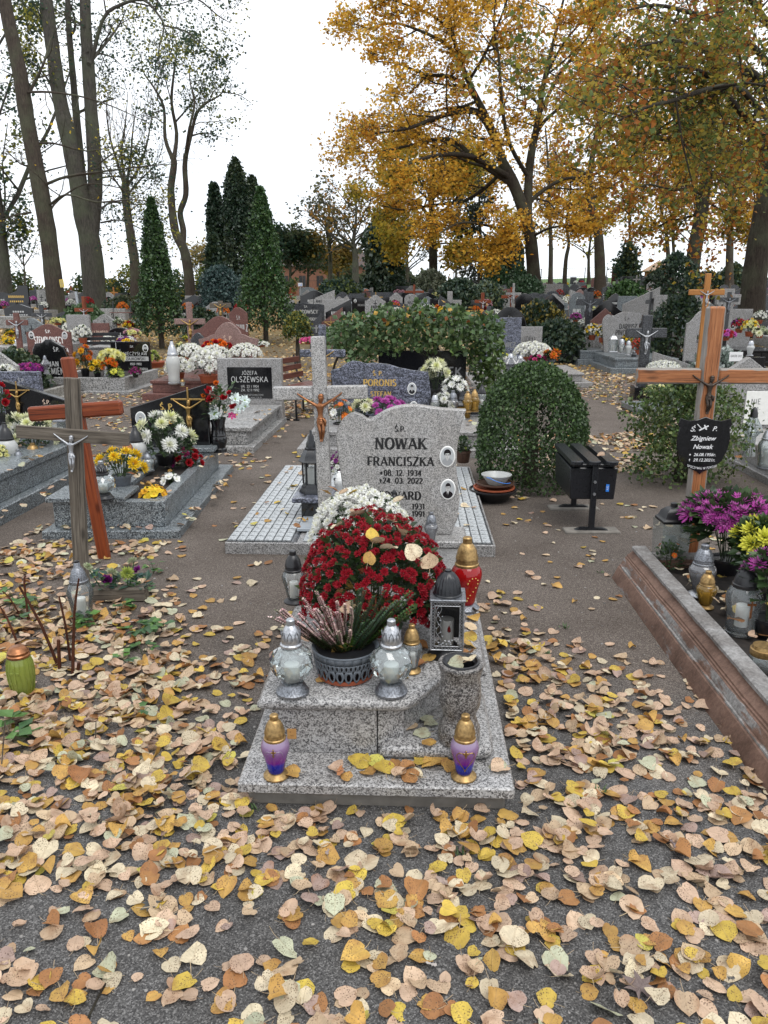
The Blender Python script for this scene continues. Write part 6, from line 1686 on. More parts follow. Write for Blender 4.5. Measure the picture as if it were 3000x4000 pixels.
# ---------------------------------------------------------------- litter bin, bowls, box bushes
bn = thing('litter_bin', 'black steel litter bin with slatted lid and blue sticker beside the clipped box bush', 'litter bin', (1.37, 5.4, 0), YAW)
mb = MB(); mb.box(-.01, .31, .05, .66, .24, .475, .006, top=(-.012, 0)); mb.build('body', M['black_metal'], bn)
mb = MB(); mb.box(.0, .30, .06, .65, .478, .50, .004); mb.build('lid_frame', M['black_metal'], bn)
for i in range(3):
 x = -.025 + .125 * i
 mb = MB(); mb.prism([(x, .01), (x + .02, -.012), (x + .065, -.012), (x + .085, .01), (x + .085, .70), (x + .065, .72), (x + .02, .72), (x, .70)], .502, .535, .006, axis='z'); mb.build('slat', M['black_metal'], bn)
for y in (.028, .682):
 mb = MB(); mb.box(.133, .175, y - .018, y + .018, .0, .50, .004); ps = mb.build('post', M['black_metal'], bn)
 mb = MB(); mb.prism([(.02, .0), (.29, .0), (.275, .018), (.235, .034), (.075, .034), (.035, .018)], y - .02, y + .02, .003); mb.build('foot', M['black_metal'], bn)
 for z in (.29, .38):
  mb = MB(); mb.tube([(.154, y - .026, z), (.154, y - .018, z)], .011, 10); mb.build('bolt', M['steel'], ps)
mb = MB(); mb.box(.245, .268, .0465, .0495, .30, .355, .0005); bs = mb.build('sticker', M['blue_sticker'], bn)
o = lettering(bn, [('KIG', .2565, .0, .014, 'sans', .04)], .0463, M['white_print'], 'sticker_print'); o.rotation_euler = (0, RAD(-90), 0); o.location = (.2565, 0, .328 - .2565 + .0); o.location = (.263, 0, .328 - .2565); o.parent = bs
for y, nm in ((.03, 'front'), (.68, 'back')):
 pd_ = G(2310, 2072) if nm == 'front' else G(2240, 1985)
 mb = MB(); mb.box(-.2, .2, -.07, .07, -.05, .012, .006)
 tag(mb.build('paving_slab', M['concrete'], None, (1.53 if nm == 'front' else 1.55, 5.43 if nm == 'front' else 6.08, .004), rz=YAW + RAD(3)), 'concrete paving slab under the %s foot of the litter bin' % nm, 'paving slab', 'paving slabs under the litter bin')
b = G(1925, 1958)
for k, (r0, r1, h, z, m, nm, lab) in enumerate([(.15, .19, .1, 0, 'black_plastic', 'tub', 'black plastic tub, bottom of the stack left of the box bush'), (.13, .165, .03, .085, 'terracotta', 'saucer', 'terracotta saucer lying in the black tub'), (.13, .15, .035, .115, 'brown_pot', 'bowl', 'brown bowl between the saucer and the clear bucket'), (.1, .125, .085, .14, 'glass_milk', 'bucket', 'clear plastic bucket with blue handle, top of the stack')]):
 t_ = thing('plastic_' + nm, lab, nm, (b.x + .01 * k, b.y + .02 + .01 * k, z), 0, 'stack of garden tubs')
 mb = MB(); mb.lathe([(r0 * .7, 0), (r0 * .75, .004), (r1, h * .93), (r1 * 1.03, h * .94), (r1 * 1.03, h), (r1 * .96, h), (r0 * .72, .008), (0, .008)], 28); mb.build('shell', M[m], t_)
 mb = MB()
 if nm == 'bucket': mb.tube([(r1 * 1.02 * math.cos(a), r1 * 1.02 * math.sin(a) - .01, h * .9 - .05 * math.sin(max(0, a + 2.2))) for a in np.linspace(-2.4, -.6, 9)], .003, 6); mb.build('handle', M['blue_sticker'], t_)
 else: mb.lathe([(r1 * 1.0, h), (r1 * 1.06, h - .004), (r1 * 1.06, h + .008), (r1 * 1.0, h + .008)], 28, cap=False); mb.build('rim', M[m], t_)
BOX = [(.038, .075, .024), (.055, .105, .03), (.03, .056, .02), (.072, .125, .036), (.045, .08, .03)]
bxo = G(2078, 1945); bxo.y += .45; bxo.x += .06
conifer('clipped_box_bush', 'clipped dome of box hedge with a hollow in its side, right of the waved headstone', bxo, ZT(6.6, 1440) + .02, .50, 120, cols=BOX, n=22000, leaf=.03, shape='dome', skirt=.0, lump=.04, cat='shrub', hole=(4.73, .62, .17, .10))
rng_ = np.random.default_rng(9)
bo = G(2735, 1925); bo.y += .45
conifer('loose_box_bush', 'loose open box bush behind the peeling wooden cross', bo, 1.0, .40, 121, cols=BOX + [(.09, .13, .035), (.07, .12, .03), (.11, .14, .04)], n=9000, leaf=.036, shape='bush', skirt=.02, lump=.6, cat='shrub')
# ---------------------------------------------------------------- graves of the middle distance
def mon(label, px0, px1, pyt, Y, kind, m, rows=(), lm='letter_silver', slab=None, portraits=(), depth=.08, rz=None, name='grave', group=None, plinth=.0, ground=None, fig=None, style='serif', figm='brass'):
 """a headstone whose outline fills columns px0..px1 and rises to row pyt at distance Y; rows: (text, u, v, cap height share[, style, width share])
 slab: (width, length, height, material, layers)"""
 a, b = A(px0, pyt, Y), A(px1, pyt, Y)
 x = (a.x + b.x) / 2
 z0 = gz(x, Y) if ground is None else ground
 w, h = b.x - a.x, a.z - z0
 r = thing(name, label, 'grave', (x, Y, z0), YAW if rz is None else rz, group)
 if plinth > 0:
  mb = MB(); mb.box(-w * .5, w * .5, -.04, depth + .05, -.1, plinth - .001, .008); mb.build('plinth', M[m if m != 'black' else 'granite_dark'], r)
 mb = MB(); hh = h - plinth
 mb.prism([(p, plinth + q) for p, q in outline(kind, w, hh)], 0, depth, .007)
 hs_ = mb.build('headstone', M[m], r, smooth=28)
 if rows: lettering(hs_, [(t[0], t[1] * w, plinth + t[2] * hh, t[3] * hh, t[4] if len(t) > 4 else style, (t[5] if len(t) > 5 else .85) * w) for t in rows], 0, M[lm])
 for u, v, s_, who in portraits: portrait(hs_, u * w, plinth + v * hh, s_ * .75, s_, 0, who)
 if fig:
  u, v, s_ = fig
  f = MB(); f.box(u * w - .012 * s_ * 2, u * w + .012 * s_ * 2, -.014, -.002, plinth + v * hh - s_ * .5, plinth + v * hh + s_ * .75, .003)
  for sg in (-1, 1):
   c, d = sorted((u * w + sg * .0125 * s_ * 2, u * w + sg * s_ * .48)); f.box(c, d, -.014, -.003, plinth + v * hh + s_ * .40, plinth + v * hh + s_ * .45, .003)
  f.build('crucifix', M[figm], hs_)
  corpus(hs_, u * w, -.014, plinth + v * hh - s_ * .48, s_ * .92, M[figm])
 if slab:
  sw, sl, sh, sm, kind_ = slab[:5]
  ox = slab[5] if len(slab) > 5 else 0
  if kind_ == 'cover':        # foot, body of panels and a projecting cover
   mb = MB(); mb.box(ox - sw * .56, ox + sw * .56, -sl - .1, .22, -.1, .07, .006); mb.build('base_slab', M[sm], r)
   mb = MB(); mb.box(ox - sw * .47, ox + sw * .47, -sl + .04, .1, .071, sh - .05, .003); mb.build('body', M[sm], r)
   for k in range(2):
    mb = MB(); mb.box(ox + sw * (-.465 + .468 * k), ox + sw * (-.003 + .468 * k), -sl + .02, -sl + .037, .075, sh - .052, .003); mb.build('front_panel', M[sm], r)
   mb = MB(); mb.box(ox - sw * .52, ox + sw * .52, -sl, -.06 if plinth else -.005, sh - .049, sh, .008); mb.build('cover_slab', M[sm], r)
  elif kind_ == 'kerb':       # open frame filled with earth
   t = .10
   for nm_, (x0, x1, y0, y1, z1) in (('front_kerb', (-sw / 2, sw / 2, -sl, -sl + t, sh)), ('side_kerb', (-sw / 2, -sw / 2 + t, -sl + t + .002, -.01, sh)), ('side_kerb', (sw / 2 - t, sw / 2, -sl + t + .002, -.01, sh))):
    mb = MB(); mb.box(ox + x0, ox + x1, y0, y1, .0, z1, .006); mb.build(nm_, M[sm], r)
   mb = MB(); mb.box(ox - sw / 2 + t, ox + sw / 2 - t, -sl + t, -.01, -.05, sh - .04, .004); mb.build('soil', M['soil'], r)
   mb = MB(); mb.box(ox - sw * .6, ox + sw * .6, -sl - .14, .25, -.1, .05, .006); mb.build('base_slab', M[sm], r)
  elif kind_ == 'steps':
   mb = MB(); mb.box(ox - sw * .62, ox + sw * .62, -sl - .16, .2, -.1, sh * .35, .008); mb.build('base_slab', M[sm], r)
   mb = MB(); mb.box(ox - sw * .52, ox + sw * .52, -sl, .16, sh * .351, sh * .82, .006); mb.build('body', M[sm], r)
   mb = MB(); mb.box(ox - sw * .54, ox + sw * .54, -sl - .02, -.005, sh * .821, sh, .008); mb.build('cover_slab', M[sm], r)
  else:
   mb = MB(); mb.box(ox - sw * .5, ox + sw * .5, -sl, -.005, -.1, sh, .008); mb.build('cover_slab', M[sm], r)
 return r
def gcross(label, px, pyt, Y, w, t, m, armpy, fig=None, base=None, name='cross', group=None, d=None, ground=None, mx=None):
 b = GX(px, Y); b = Vector((A(px, pyt, Y).x, Y, gz(b.x, Y) if ground is None else ground))
 h, za = ZT(Y, pyt) - b.z, ZT(Y, armpy) - b.z
 r = thing(name, label, 'cross', b, YAW, group)
 d = d or t * .6
 mb = MB(); mb.box(-t / 2, t / 2, -d / 2, d / 2, -.05, h, .008); mb.build('post', M[m], r)
 for s in (-1, 1):
  a_, b_ = sorted((s * (t / 2 + .001), s * w / 2)); mb = MB(); mb.box(a_, b_, -d / 2 + .002, d / 2 - .002, za - t / 2, za + t / 2, .008); mb.build('arm', M[mx or m], r)
 if fig: corpus(r, 0, -d / 2, za - fig[0] * .88, fig[0], M[fig[1]])
 if base:
  mb = MB(); mb.box(-base[0] / 2, base[0] / 2, -base[1] / 2, base[1] / 2, -.05, base[2], .008); mb.build('base_block', M[base[3]], r)
 return r
def mlan(kind, label, px, pyb, pyt, wpx, Y=None, z=None, **k):
 """a lantern at distance Y whose foot shows at row pyb"""
 if Y is None: b = G(px, pyb, z or 0)
 else: b = A(px, pyb, Y)
 k.setdefault('n', 14)
 return lantern(kind, label, b, ZT(b.y, pyt) - b.z, wpx * MPP(b.y, b.z), **k)
def mum(label, px, pyb, pyt, wpx, kind, col, Y=None, z=0.0, name='chrysanthemum', nb=60, br=None, potm='terracotta', **k):
 b = G(px, pyb, z) if Y is None else A(px, pyb, Y)
 h = ZT(b.y, pyt) - b.z; rx = wpx * MPP(b.y, b.z) / 2
 ph = k.pop('poth', min(.14, h * .3)); pr = k.pop('potr', rx * .5)
 br = br or max(.022, rx * 1.5 / math.sqrt(nb))
 return potplant(name, label, b, rx, h, pr, ph, kind, col, nb, br, potm, leafn=k.pop('leafn', 160), leafL=k.pop('leafL', max(.035, .004 * b.y)), **k)
# tiled grave behind the front one
TO = Vector((-.165, 4.876, 0))
tgv = thing('tiled_grave', 'low wide grave paved with small pale granite tiles, behind the waved headstone', 'grave', TO, YAW)
mb = MB(); mb.box(-.905, .905, 0, 2.5, -.05, .082, .006); mb.build('base_slab', M['granite'], tgv)
M['tile'] = granite('blue_white_granite_tile', (.12, .13, .14), (.3, .32, .33), (.46, .48, .49), 260, .25, .2, .5, .15)
tile = MB(); tile.box(-.0275, .0275, -.039, .039, 0, .012, .002); tm = tile.build('tile', M['tile']); tme = tm.data; bpy.data.objects.remove(tm)
for cx0, cx1 in ((-.86, -.44), (.60, .87)):
 mb = MB(); mb.box(cx0 - .04, cx1 + .02, .01, 2.42, .0822, .0845, .0005); mb.build('mortar', M['granite_dark'], tgv)
 x = cx0
 while x < cx1:
  for j in range(26): link('tile', tme, tgv, (x + R.uniform(-.001, .001), .06 + j * .092, .0847 + R.uniform(-.001, .001)))
  x += .0615
mb = MB(); mb.box(-.38, .56, .02, 2.4, .083, .094, .003); mb.build('middle_paving', M['tile'], tgv)
mb = MB(); mb.box(-.45, -.03, .22, 1.02, .0945, .118, .004); mb.build('polished_plate', M['granite_orion'], tgv).data.materials[0] = plain('pale_polished_marble', (.34, .37, .4), .12, 0, .15, 6, 0)
pd = thing('lantern_pedestal', 'dark polished pedestal with overhanging top on the tiled grave', 'pedestal', (-.47, 5.55, .095), YAW)
mb = MB(); mb.box(-.13, .15, -.13, .16, 0, .135, .004); mb.build('column', M['black'], pd)
mb = MB(); mb.box(-.19, .20, -.19, .2, .136, .172, .006); mb.build('top_slab', M['granite_orion'], pd)
b = Vector((-.535, 5.55, .268))
lantern('house', 'tall black six-sided lantern with stepped roof on the dark pedestal behind the granite cross', b, ZT(5.55, 1680) - .268, .19, gm='glass', cm='black_metal', bm='black_metal')
lantern('urn', 'white tapering candle lantern between the granite cross and the waved headstone', (-.33, 5.5, .268), .17, .075, gm='glass_milk', cm='white_paint')
potplant('purple_bouquet', 'purple and white flowers on the dark pedestal behind the granite cross', (-.33, 5.66, .268), .08, .28, .05, .08, 'button', 'purple', 26, .024, 'black_plastic', mix=('white',), leafn=60, leafL=.04)
potplant('fern_pot', 'brown patterned pot with a green plant at the right of the waved headstone', G(1810, 1842, .0) + Vector((0, .05, .083)), .07, .26, .075, .12, 'button', 'green', 3, .015, 'brown_pot', leafn=140, leafL=.045, squash=.75)
# slate-blue headstone behind it
mon('slate-blue veined headstone with waved top and gold letters, behind the tiled grave', 1290, 1685, 1410, 9.5, 'poronis', 'granite_orion', [('Ś. P.', -.03, .74, .075, 'serif', .22), ('PORONIS', -.01, .55, .115, 'serif', .56), ('STEFAN', .0, .36, .085, 'serif', .42)], 'goldpaint', (1.95, 1.15, .26, 'granite', 'steps', .35), [(.31, .5, .075, 'man'), (.33, .16, .075, 'woman')], plinth=.262)
zc = .262
mum('pink and white bouquet wedged before the slate-blue headstone', 1500, 1640, 1553, 160, 'spider', 'mauve', 9.0, nb=16, br=.06, name='bouquet', potm='black_plastic')
mum('cream spider chrysanthemum left of the pink one, before the slate-blue headstone', 1420, 1650, 1562, 85, 'spider', 'cream', 8.9, nb=5, br=.085, name='bouquet', potm='black_plastic')
mum('white daisies and orange roses low at the left of the slate-blue headstone', 1330, 1690, 1560, 110, 'daisy', 'white', 8.85, nb=12, br=.05, mix=('orange',), name='bouquet', potm='black_plastic')
for i, (px, pyb, pyt, w, gm, cm, kd, lab) in enumerate([(1698, 1625, 1535, 40, 'glass', 'silver', 'urn', 'clear lantern with silver cap, first at the right of the slate-blue headstone'), (1768, 1622, 1525, 46, 'glass_silver', 'silver_dark', 'urn', 'dark silver lantern behind the square brown one'), (1805, 1640, 1560, 62, 'glass_gold', 'black_plastic', 'square', 'square lantern with black handle and amber panes'), (1825, 1610, 1528, 40, 'glass_gold', 'gold', 'urn', 'amber lantern with bronze cap behind the square one'), (1852, 1608, 1520, 42, 'glass_gold', 'gold', 'jar', 'taller amber lantern with gold cap at the end of the row'), (1880, 1600, 1505, 44, 'glass', 'black_plastic', 'jar', 'clear bellied lantern with black cap under the arching shrub'), (1806, 1668, 1605, 24, 'glass_milk', 'white_paint', 'urn', 'pair of small white candles before the square amber lantern')]):
 mlan(kd, lab, px, pyb, pyt, w, 9.2 + .1 * (i % 3), gm=gm, cm=cm, group='lanterns by the slate-blue headstone')
mum('white spider chrysanthemum between the lanterns right of the slate-blue headstone', 1730, 1640, 1540, 70, 'spider', 'cream', 9.3, nb=7, br=.07, name='bouquet', mix=('white',), potm='black_plastic')
mum('white daisies beneath the arching shrub', 1775, 1560, 1470, 95, 'daisy', 'white', 10.2, nb=14, br=.06, potm='black_plastic')
mum('cream roses and lilies before the black headstone', 1700, 1560, 1410, 90, 'spider', 'cream', 10.4, nb=7, br=.09, potm='black_plastic', tall=.1, name='bouquet')
gcross('dark granite cross behind the granite one, its arms showing on both sides', 1258, 1268, 8.9, .52, .085, 'granite_orion', 1380, (.3, 'brass'), name='dark_granite_cross')
# black headstone beneath the arching shrub
mon('wide black headstone shaded by the arching leafy shrub', 1478, 1822, 1370, 12.2, 'rect', 'black', [('Ś-P', .1, .84, .06, 'fine', .1), ('GRUNEK', .2, .55, .16, 'bold', .5, .25), ('MAŁGORZATA', .32, .3, .05, 'sans', .25)], 'letter_grey', (1.7, 1.2, .3, 'granite_dark', 'cover'))
rng_ = np.random.default_rng(77)
ash = thing('arching_shrub', 'leafy green shrub arching like a canopy over the black headstone', 'shrub', (A(1610, 1400, 12.3).x, 12.3, 0))
c = lambda px, py, dy=0: A(px, py, 12.3 + dy) - ash.location
mb = MB()
stems_ = [[c(1890, 1690), c(1930, 1500, .2), c(1900, 1350, .2), c(1800, 1260, .1), c(1650, 1230)], [c(1310, 1600), c(1300, 1450, .2), c(1360, 1340, .1), c(1480, 1270), c(1620, 1240)], [c(1700, 1500, .5), c(1720, 1380, .5), c(1640, 1280, .3)], [c(1560, 1500, .5), c(1540, 1380, .5), c(1480, 1300, .3)], [c(1620, 1500, .6), c(1630, 1300, .4)]]
for s_ in stems_: mb.tube(smoothpts(s_, 4), .02, 6)
mb.build('trunk', M['bark_brown'], ash, smooth=60)
n = 5200; P = []
while len(P) < n:
 px, py = rng_.uniform(1270, 1965), rng_.uniform(1180, 1700)
 topy = 1195 + 60 * max(0, abs(px - 1640) / 330) ** 2.2 + 14 * math.sin(px * .045)
 boty = 1385 + 10 * math.sin(px * .06)
 if 1500 < px < 1830: boty = 1372 + 22 * math.sin(px * .05)
 elif px <= 1500: boty = 1440 - (px - 1390) * .55 if px > 1390 else 1440 - (1390 - px) * .9
 else: boty = 1400 + (px - 1830) * 3.4 if px < 1900 else 1650
 if not (topy < py < boty): continue
 q = A(px, py, 12.3 + rng_.uniform(-.55, .75) * (1 if px < 1830 else .7)) - ash.location
 P.append(tuple(q))
leafcloud('crown', np.array(P), .085, [(.06, .11, .04), (.08, .14, .05), (.05, .09, .03), (.10, .16, .06), (.04, .07, .025), (.09, .14, .035)], ash, rng_, 'foliage', jit=.02, flat=1.2)
leafcloud('yellowed_leaves', np.array([p for p in P if p[2] > 1.25][:70]), .09, [(.45, .2, .03), (.5, .3, .06), (.3, .1, .03)], ash, rng_, 'foliage', jit=.04)
# left side
mon('black slanted headstone with an oval portrait and gilt crucifix, nearest on the left path', 497, 806, 1500, 7.2, 'slantr', 'black', [('Ś. P.', -.02, .60, .09, 'serif', .2), ('JÓZEF', .0, .38, .10, 'serif', .36)], 'goldpaint', None, [(-.37, .45, .07, 'old')], plinth=.30, ground=0, fig=(.26, .52, .34), name='black_headstone')
bgr = thing('kerbed_granite_grave', 'grey granite grave frame with bedding flowers before the black slanted headstone', 'grave', (-1.98, 5.28, 0), RAD(1.2))
mb = MB(); mb.box(-.46, .52, -.04, 2.25, -.05, .06, .006); mb.build('base_slab', M['granite_blue'], bgr)
for nm_, (x0, x1, y0, y1, z0, z1) in (('front_kerb', (-.40, .40, .06, .15, .061, .25)), ('side_kerb', (.31, .40, .152, 1.75, .061, .25)), ('side_kerb', (-.40, -.31, .152, 1.75, .061, .25)), ('back_kerb', (-.40, .40, 1.752, 2.12, .061, .28))):
 mb = MB(); mb.box(x0, x1, y0, y1, z0, z1, .005); mb.build(nm_, M['granite_blue'], bgr)
mb = MB(); mb.box(-.44, .12, .03, .42, .2505, .285, .005); mb.build('front_plate', M['granite_blue'], bgr)
mb = MB(); mb.box(-.10, .0, .425, 1.74, .062, .262, .005); mb.build('inner_slab', M['granite_blue'], bgr)
mb = MB(); mb.box(-.309, -.102, .152, 1.74, .062, .255, .005); mb.build('inner_slab', M['granite_blue'], bgr)
mb = MB(); mb.box(.002, .309, .152, 1.74, .062, .225, .005); mb.build('soil', M['soil'], bgr)
mb = MB(); mb.box(.18, .44, 1.74, 2.13, .2805, .32, .005); mb.build('corner_plate', M['granite_blue'], bgr)
mlan('bulb', 'ball-shaped cut-glass lantern with flat black cap at the front corner of the granite frame', 407, 1950, 1800, 96, z=.285, gm='glass_cut', cm='black_plastic', bm='black_plastic')
mum('yellow chrysanthemum in a blue-grey pot behind the ball lantern', 478, 1905, 1755, 165, 'pompon', 'yellow', z=.262, nb=9, br=.06, potm='grey_plastic', potr=.075, poth=.1, single=True, leafn=240)
mum('white spider chrysanthemum in a black square pot before the black slanted headstone', 650, 1815, 1615, 215, 'spider', 'cream', z=.262, nb=13, br=.082, potm='black_plastic', mix=('white',), single=True, leafn=320, leafL=.06, squash=.75, potr=.09, poth=.1)
mum('pink and crimson geraniums in the granite frame', 735, 1825, 1760, 105, 'rose', 'crimson', z=.225, nb=14, br=.046, mix=('pink', 'magenta'), name='geranium', poth=.0, leafn=150, single=True)
mum('white pansies between the geraniums and the yellow pansies', 668, 1888, 1850, 70, 'pansy', 'white', z=.225, nb=10, br=.036, name='pansy', poth=0, single=True, leafn=60, leafL=.03)
mum('yellow pansies at the front of the granite frame', 600, 1945, 1900, 95, 'pansy', 'yellow', z=.225, nb=18, br=.038, name='pansy', poth=0, single=True, mix=('gold',), leafn=60, leafL=.03)
mlan('jar', 'bell-shaped clear lantern with black cap behind the yellow chrysanthemum', 540, 1835, 1668, 80, z=.262, gm='glass_milk', cm='black_plastic')
mlan('urn', 'low lantern with tortoise-shell bronze dome left of the white spider chrysanthemum', 508, 1850, 1720, 62, z=.262, gm='glass_milk', cm='bronze')
mlan('jar', 'clear glass angel-shaped lantern behind the blue-grey pot', 580, 1840, 1765, 55, z=.262, gm='glass_cut', cm='silver_dark')
b = A(858, 1764, 7.25)
va = thing('black_vase', 'tall polished black vase holding red roses and white artificial flowers', 'vase', b); vh = ZT(7.25, 1632) - b.z
mb = MB(); mb.lathe([(.072, 0), (.072, .03), (.06, .04), (.062, .06), (.075, .09), (.078, .13), (.07, .15), (.074, .16), (.068, .18), (.062, vh * .8), (.076, vh * .97), (.078, vh), (.06, vh)], 28); mb.build('vase_body', M['black'], va)
bq = thing('silk_bouquet', 'red roses and white silk lilies in the black vase', 'bouquet', b + Vector((0, 0, vh)))
for k, (px, py, kd, cl, rr) in enumerate([(815, 1525, 'rose', 'crimson', .045), (822, 1562, 'rose', 'crimson', .055), (875, 1555, 'rose', 'crimson', .048), (912, 1590, 'rose', 'crimson', .045), (895, 1535, 'rose', 'crimson', .03), (845, 1498, 'rose', 'rust', .035), (795, 1545, 'rose', 'rust', .035), (835, 1620, 'lily', 'bluewhite', .075), (825, 1525, 'lily', 'bluewhite', .05), (918, 1560, 'lily', 'bluewhite', .075), (960, 1590, 'lily', 'bluewhite', .07), (930, 1600, 'lily', 'bluewhite', .06), (905, 1625, 'lily', 'pink', .05), (955, 1565, 'lily', 'bluewhite', .06)]):
 o = link('bloom', blooms(kd, cl)[0], bq, A(px, py, 7.2) - b - Vector((0, 0, vh))); o.scale = (rr,) * 3; o.rotation_euler = (RAD(R.uniform(40, 75)), 0, R.uniform(-.6, .6))
mb = MB()
for k in range(90):
 a = R.uniform(0, 6.28); z = R.uniform(0, .3); q = R.uniform(.02, .12)
 leaf_faces(mb, (q * math.cos(a) + .06 * z / .3, q * math.sin(a), z), (math.cos(a), math.sin(a), R.uniform(-.3, .9)), (0, 0, 1), .075, .022, gvar(GREEN))
for k in range(10): mb.tube([(0, 0, -.05), (R.uniform(-.15, .2), R.uniform(-.05, .05), R.uniform(.1, .32))], .003, 4, (.03, .07, .02))
mb.build('foliage', M['foliage'], bq, smooth=0)
mon('black slanted headstone falling to the right, beside the left edge', 2, 268, 1486, 7.4, 'slantl', 'black', [('Ś.P.', .14, .58, .07, 'serif', .15), ('PAWŁOWSKI', .22, .26, .11, 'serif', .7)], 'letter_brown', (.9, 2.4, .36, 'granite_blue', 'steps', -.05), (), plinth=.37, fig=(-.28, .62, .26))
mlan('jar', 'clear lantern with black dome at the left edge slab', 40, 1840, 1655, 80, 6.6, gm='glass_milk', cm='black_plastic', group='lanterns on the left edge grave')
mlan('urn', 'red glass lantern with silver cap on the left edge slab', 82, 1860, 1755, 48, 6.5, gm='glass_red', cm='silver_dark', group='lanterns on the left edge grave')
mlan('urn', 'white porcelain lantern with gold rim on the left edge slab', 136, 1818, 1730, 62, 6.8, gm='glass_milk', cm='gold', bm='white_paint', group='lanterns on the left edge grave')
mlan('square', 'small brown lantern with a roof behind the cross arm', 240, 1700, 1620, 50, 7.1, gm='glass', cm='silver_dark', bm='brown_pot', group='lanterns on the left edge grave')
mum('white spider chrysanthemum in a black pot on the left edge slab', 140, 1795, 1620, 150, 'spider', 'white', 6.95, nb=9, br=.075, potm='black_plastic', mix=('cream',), single=True, leafn=260, squash=.7)
mum('cream chrysanthemum left of the white one, before the left edge headstone', 65, 1750, 1618, 60, 'spider', 'cream', 7.0, nb=4, br=.07, potm='black_plastic')
mum('pale yellow chrysanthemum in a terracotta pot cut by the left edge', 10, 1870, 1740, 70, 'button', 'paleyel', 6.45, nb=26, br=.03)
mum('red roses and blue-white silk flower at the left edge', 8, 1660, 1500, 70, 'rose', 'crimson', 6.9, nb=7, br=.05, mix=('bluewhite',), name='silk_bouquet', potm='black_plastic')
mon('blue-grey upright headstone standing behind the left edge black one', -40, 152, 1452, 9.6, 'rect', 'granite_orion', [('Ś.P.', .12, .84, .055, 'sans', .3), ('JAN', .12, .66, .08, 'bold', .4), ('SZYMCZUK', .12, .42, .09, 'bold', .75)], 'letter_silver', (1.0, 1.4, .25, 'granite_dark', 'cover'))
mon('grey granite headstone with an inset black name panel, left of the middle', 845, 1098, 1401, 10.5, 'rect', 'granite', (), 'letter_silver', (.98, 1.95, .27, 'granite_far', 'cover', -.1), (), plinth=.272, depth=.14, name='panel_headstone_grave')
pg = [o for o in COL.objects if o.get('label', '').startswith('grey granite headstone with an inset black')][0]
pgh = [c for c in pg.children if c.name.startswith('headstone')][0]
w_ = 253 * MPP(10.5)
mb = MB(); mb.box(-w_ * .345, w_ * .345, -.006, .02, .272 + .08, .272 + .50, .003); mb.build('name_panel', M['black'], pgh)
lettering(pgh, [('JÓZEFA', .0, .672, .048, 'sans', .3), ('OLSZEWSKA', .0, .575, .07, 'sans', .56), ('UR. 22 I 1904', .0, .50, .032, 'sans', .3), ('ZM. 12 II 1992', .0, .45, .032, 'sans', .3), ('A NA ZMARTWYCHWSTANIE', 0, .39, .022, 'fine', .44), ('EWANGELIA JANA 5.28.29', 0, .355, .02, 'fine', .42)], -.0065, M['letter_silver'])
# red-brown slab with white chrysanthemums and the pink-brown headstone behind
mon('pink-brown headstone with bowed crown and flared shoulders behind the white chrysanthemums', 768, 1007, 1258, 15.5, 'flare', 'granite_pink', [('Ś. P.', .0, .72, .06, 'serif', .18), ('KWAŚNIEWSCY', .0, .50, .105, 'serif', .66), ('BOLESŁAW  PELAGIA', .0, .28, .075, 'serif', .74)], 'letter_brown', (1.35, 2.3, .32, 'granite_red', 'steps', -.1))
mlan('jar', 'tall white glass lantern with silver cap on the red-brown slab', 682, 1500, 1332, 55, 13.1, gm='glass_milk', cm='silver', bm='silver')
mlan('urn', 'small gold-capped lantern before the red-brown slab', 714, 1510, 1480, 24, 13, gm='glass', cm='gold')
for px, pyb, pyt, w, cl, kd, Yy, nb, lab in [(815, 1495, 1370, 150, 'white', 'pompon', 13.2, 26, 'white pompon chrysanthemum in terracotta, front middle of the red-brown slab'), (700, 1480, 1400, 90, 'white', 'pompon', 13.4, 14, 'white pompon chrysanthemum left of the larger one on the red-brown slab'), (745, 1420, 1345, 105, 'white', 'button', 14.6, 40, 'white button chrysanthemum behind the tall white lantern'), (838, 1430, 1352, 120, 'white', 'button', 14.3, 50, 'white button chrysanthemum below the pink-brown headstone'), (960, 1425, 1345, 125, 'white', 'button', 14.6, 60, 'white button chrysanthemum at the right foot of the pink-brown headstone'), (850, 1395, 1335, 105, 'crimson', 'rose', 15.2, 18, 'crimson flowers with an orange heart against the pink-brown headstone'), (705, 1410, 1338, 40, 'paleyel', 'button', 15, 12, 'pale yellow flowers left of the white ones at the pink-brown headstone')]:
 mum(lab, px, pyb, pyt, w, kd, cl, Yy, nb=nb, mix=('orange',) if cl == 'crimson' else (), group='flowers on the red-brown slab')
gcross('grey stone cross with gilt figure left of the pink-brown headstone', 737, 1180, 17.5, .68, .125, 'granite_pink', 1256, (.42, 'brass'))
mon('dark red waved headstone behind the pink-brown one', 752, 955, 1232, 19.5, 'wing', 'granite_red', (), fig=(-.35, .45, .3))
mon('dark headstone with script lettering left of the pink-brown one', 742, 800, 1300, 17, 'bow', 'granite_dark', [('STAN', .3, .2, .12, 'serif', .6)], 'letter_silver')
mon('red-brown headstone lettered in pale capitals between the front thujas', 893, 965, 1200, 24, 'bow', 'granite_red', [('Ś. P.', .0, .7, .09, 'serif', .2), ('SCHULZ', .1, .42, .16, 'serif', .8)], 'letter_silver')
gcross('small wooden cross with pale top between the front thujas', 860, 1175, 23, .62, .14, 'wood_grey', 1193, (.4, 'brass'), mx='wood_grey_x')
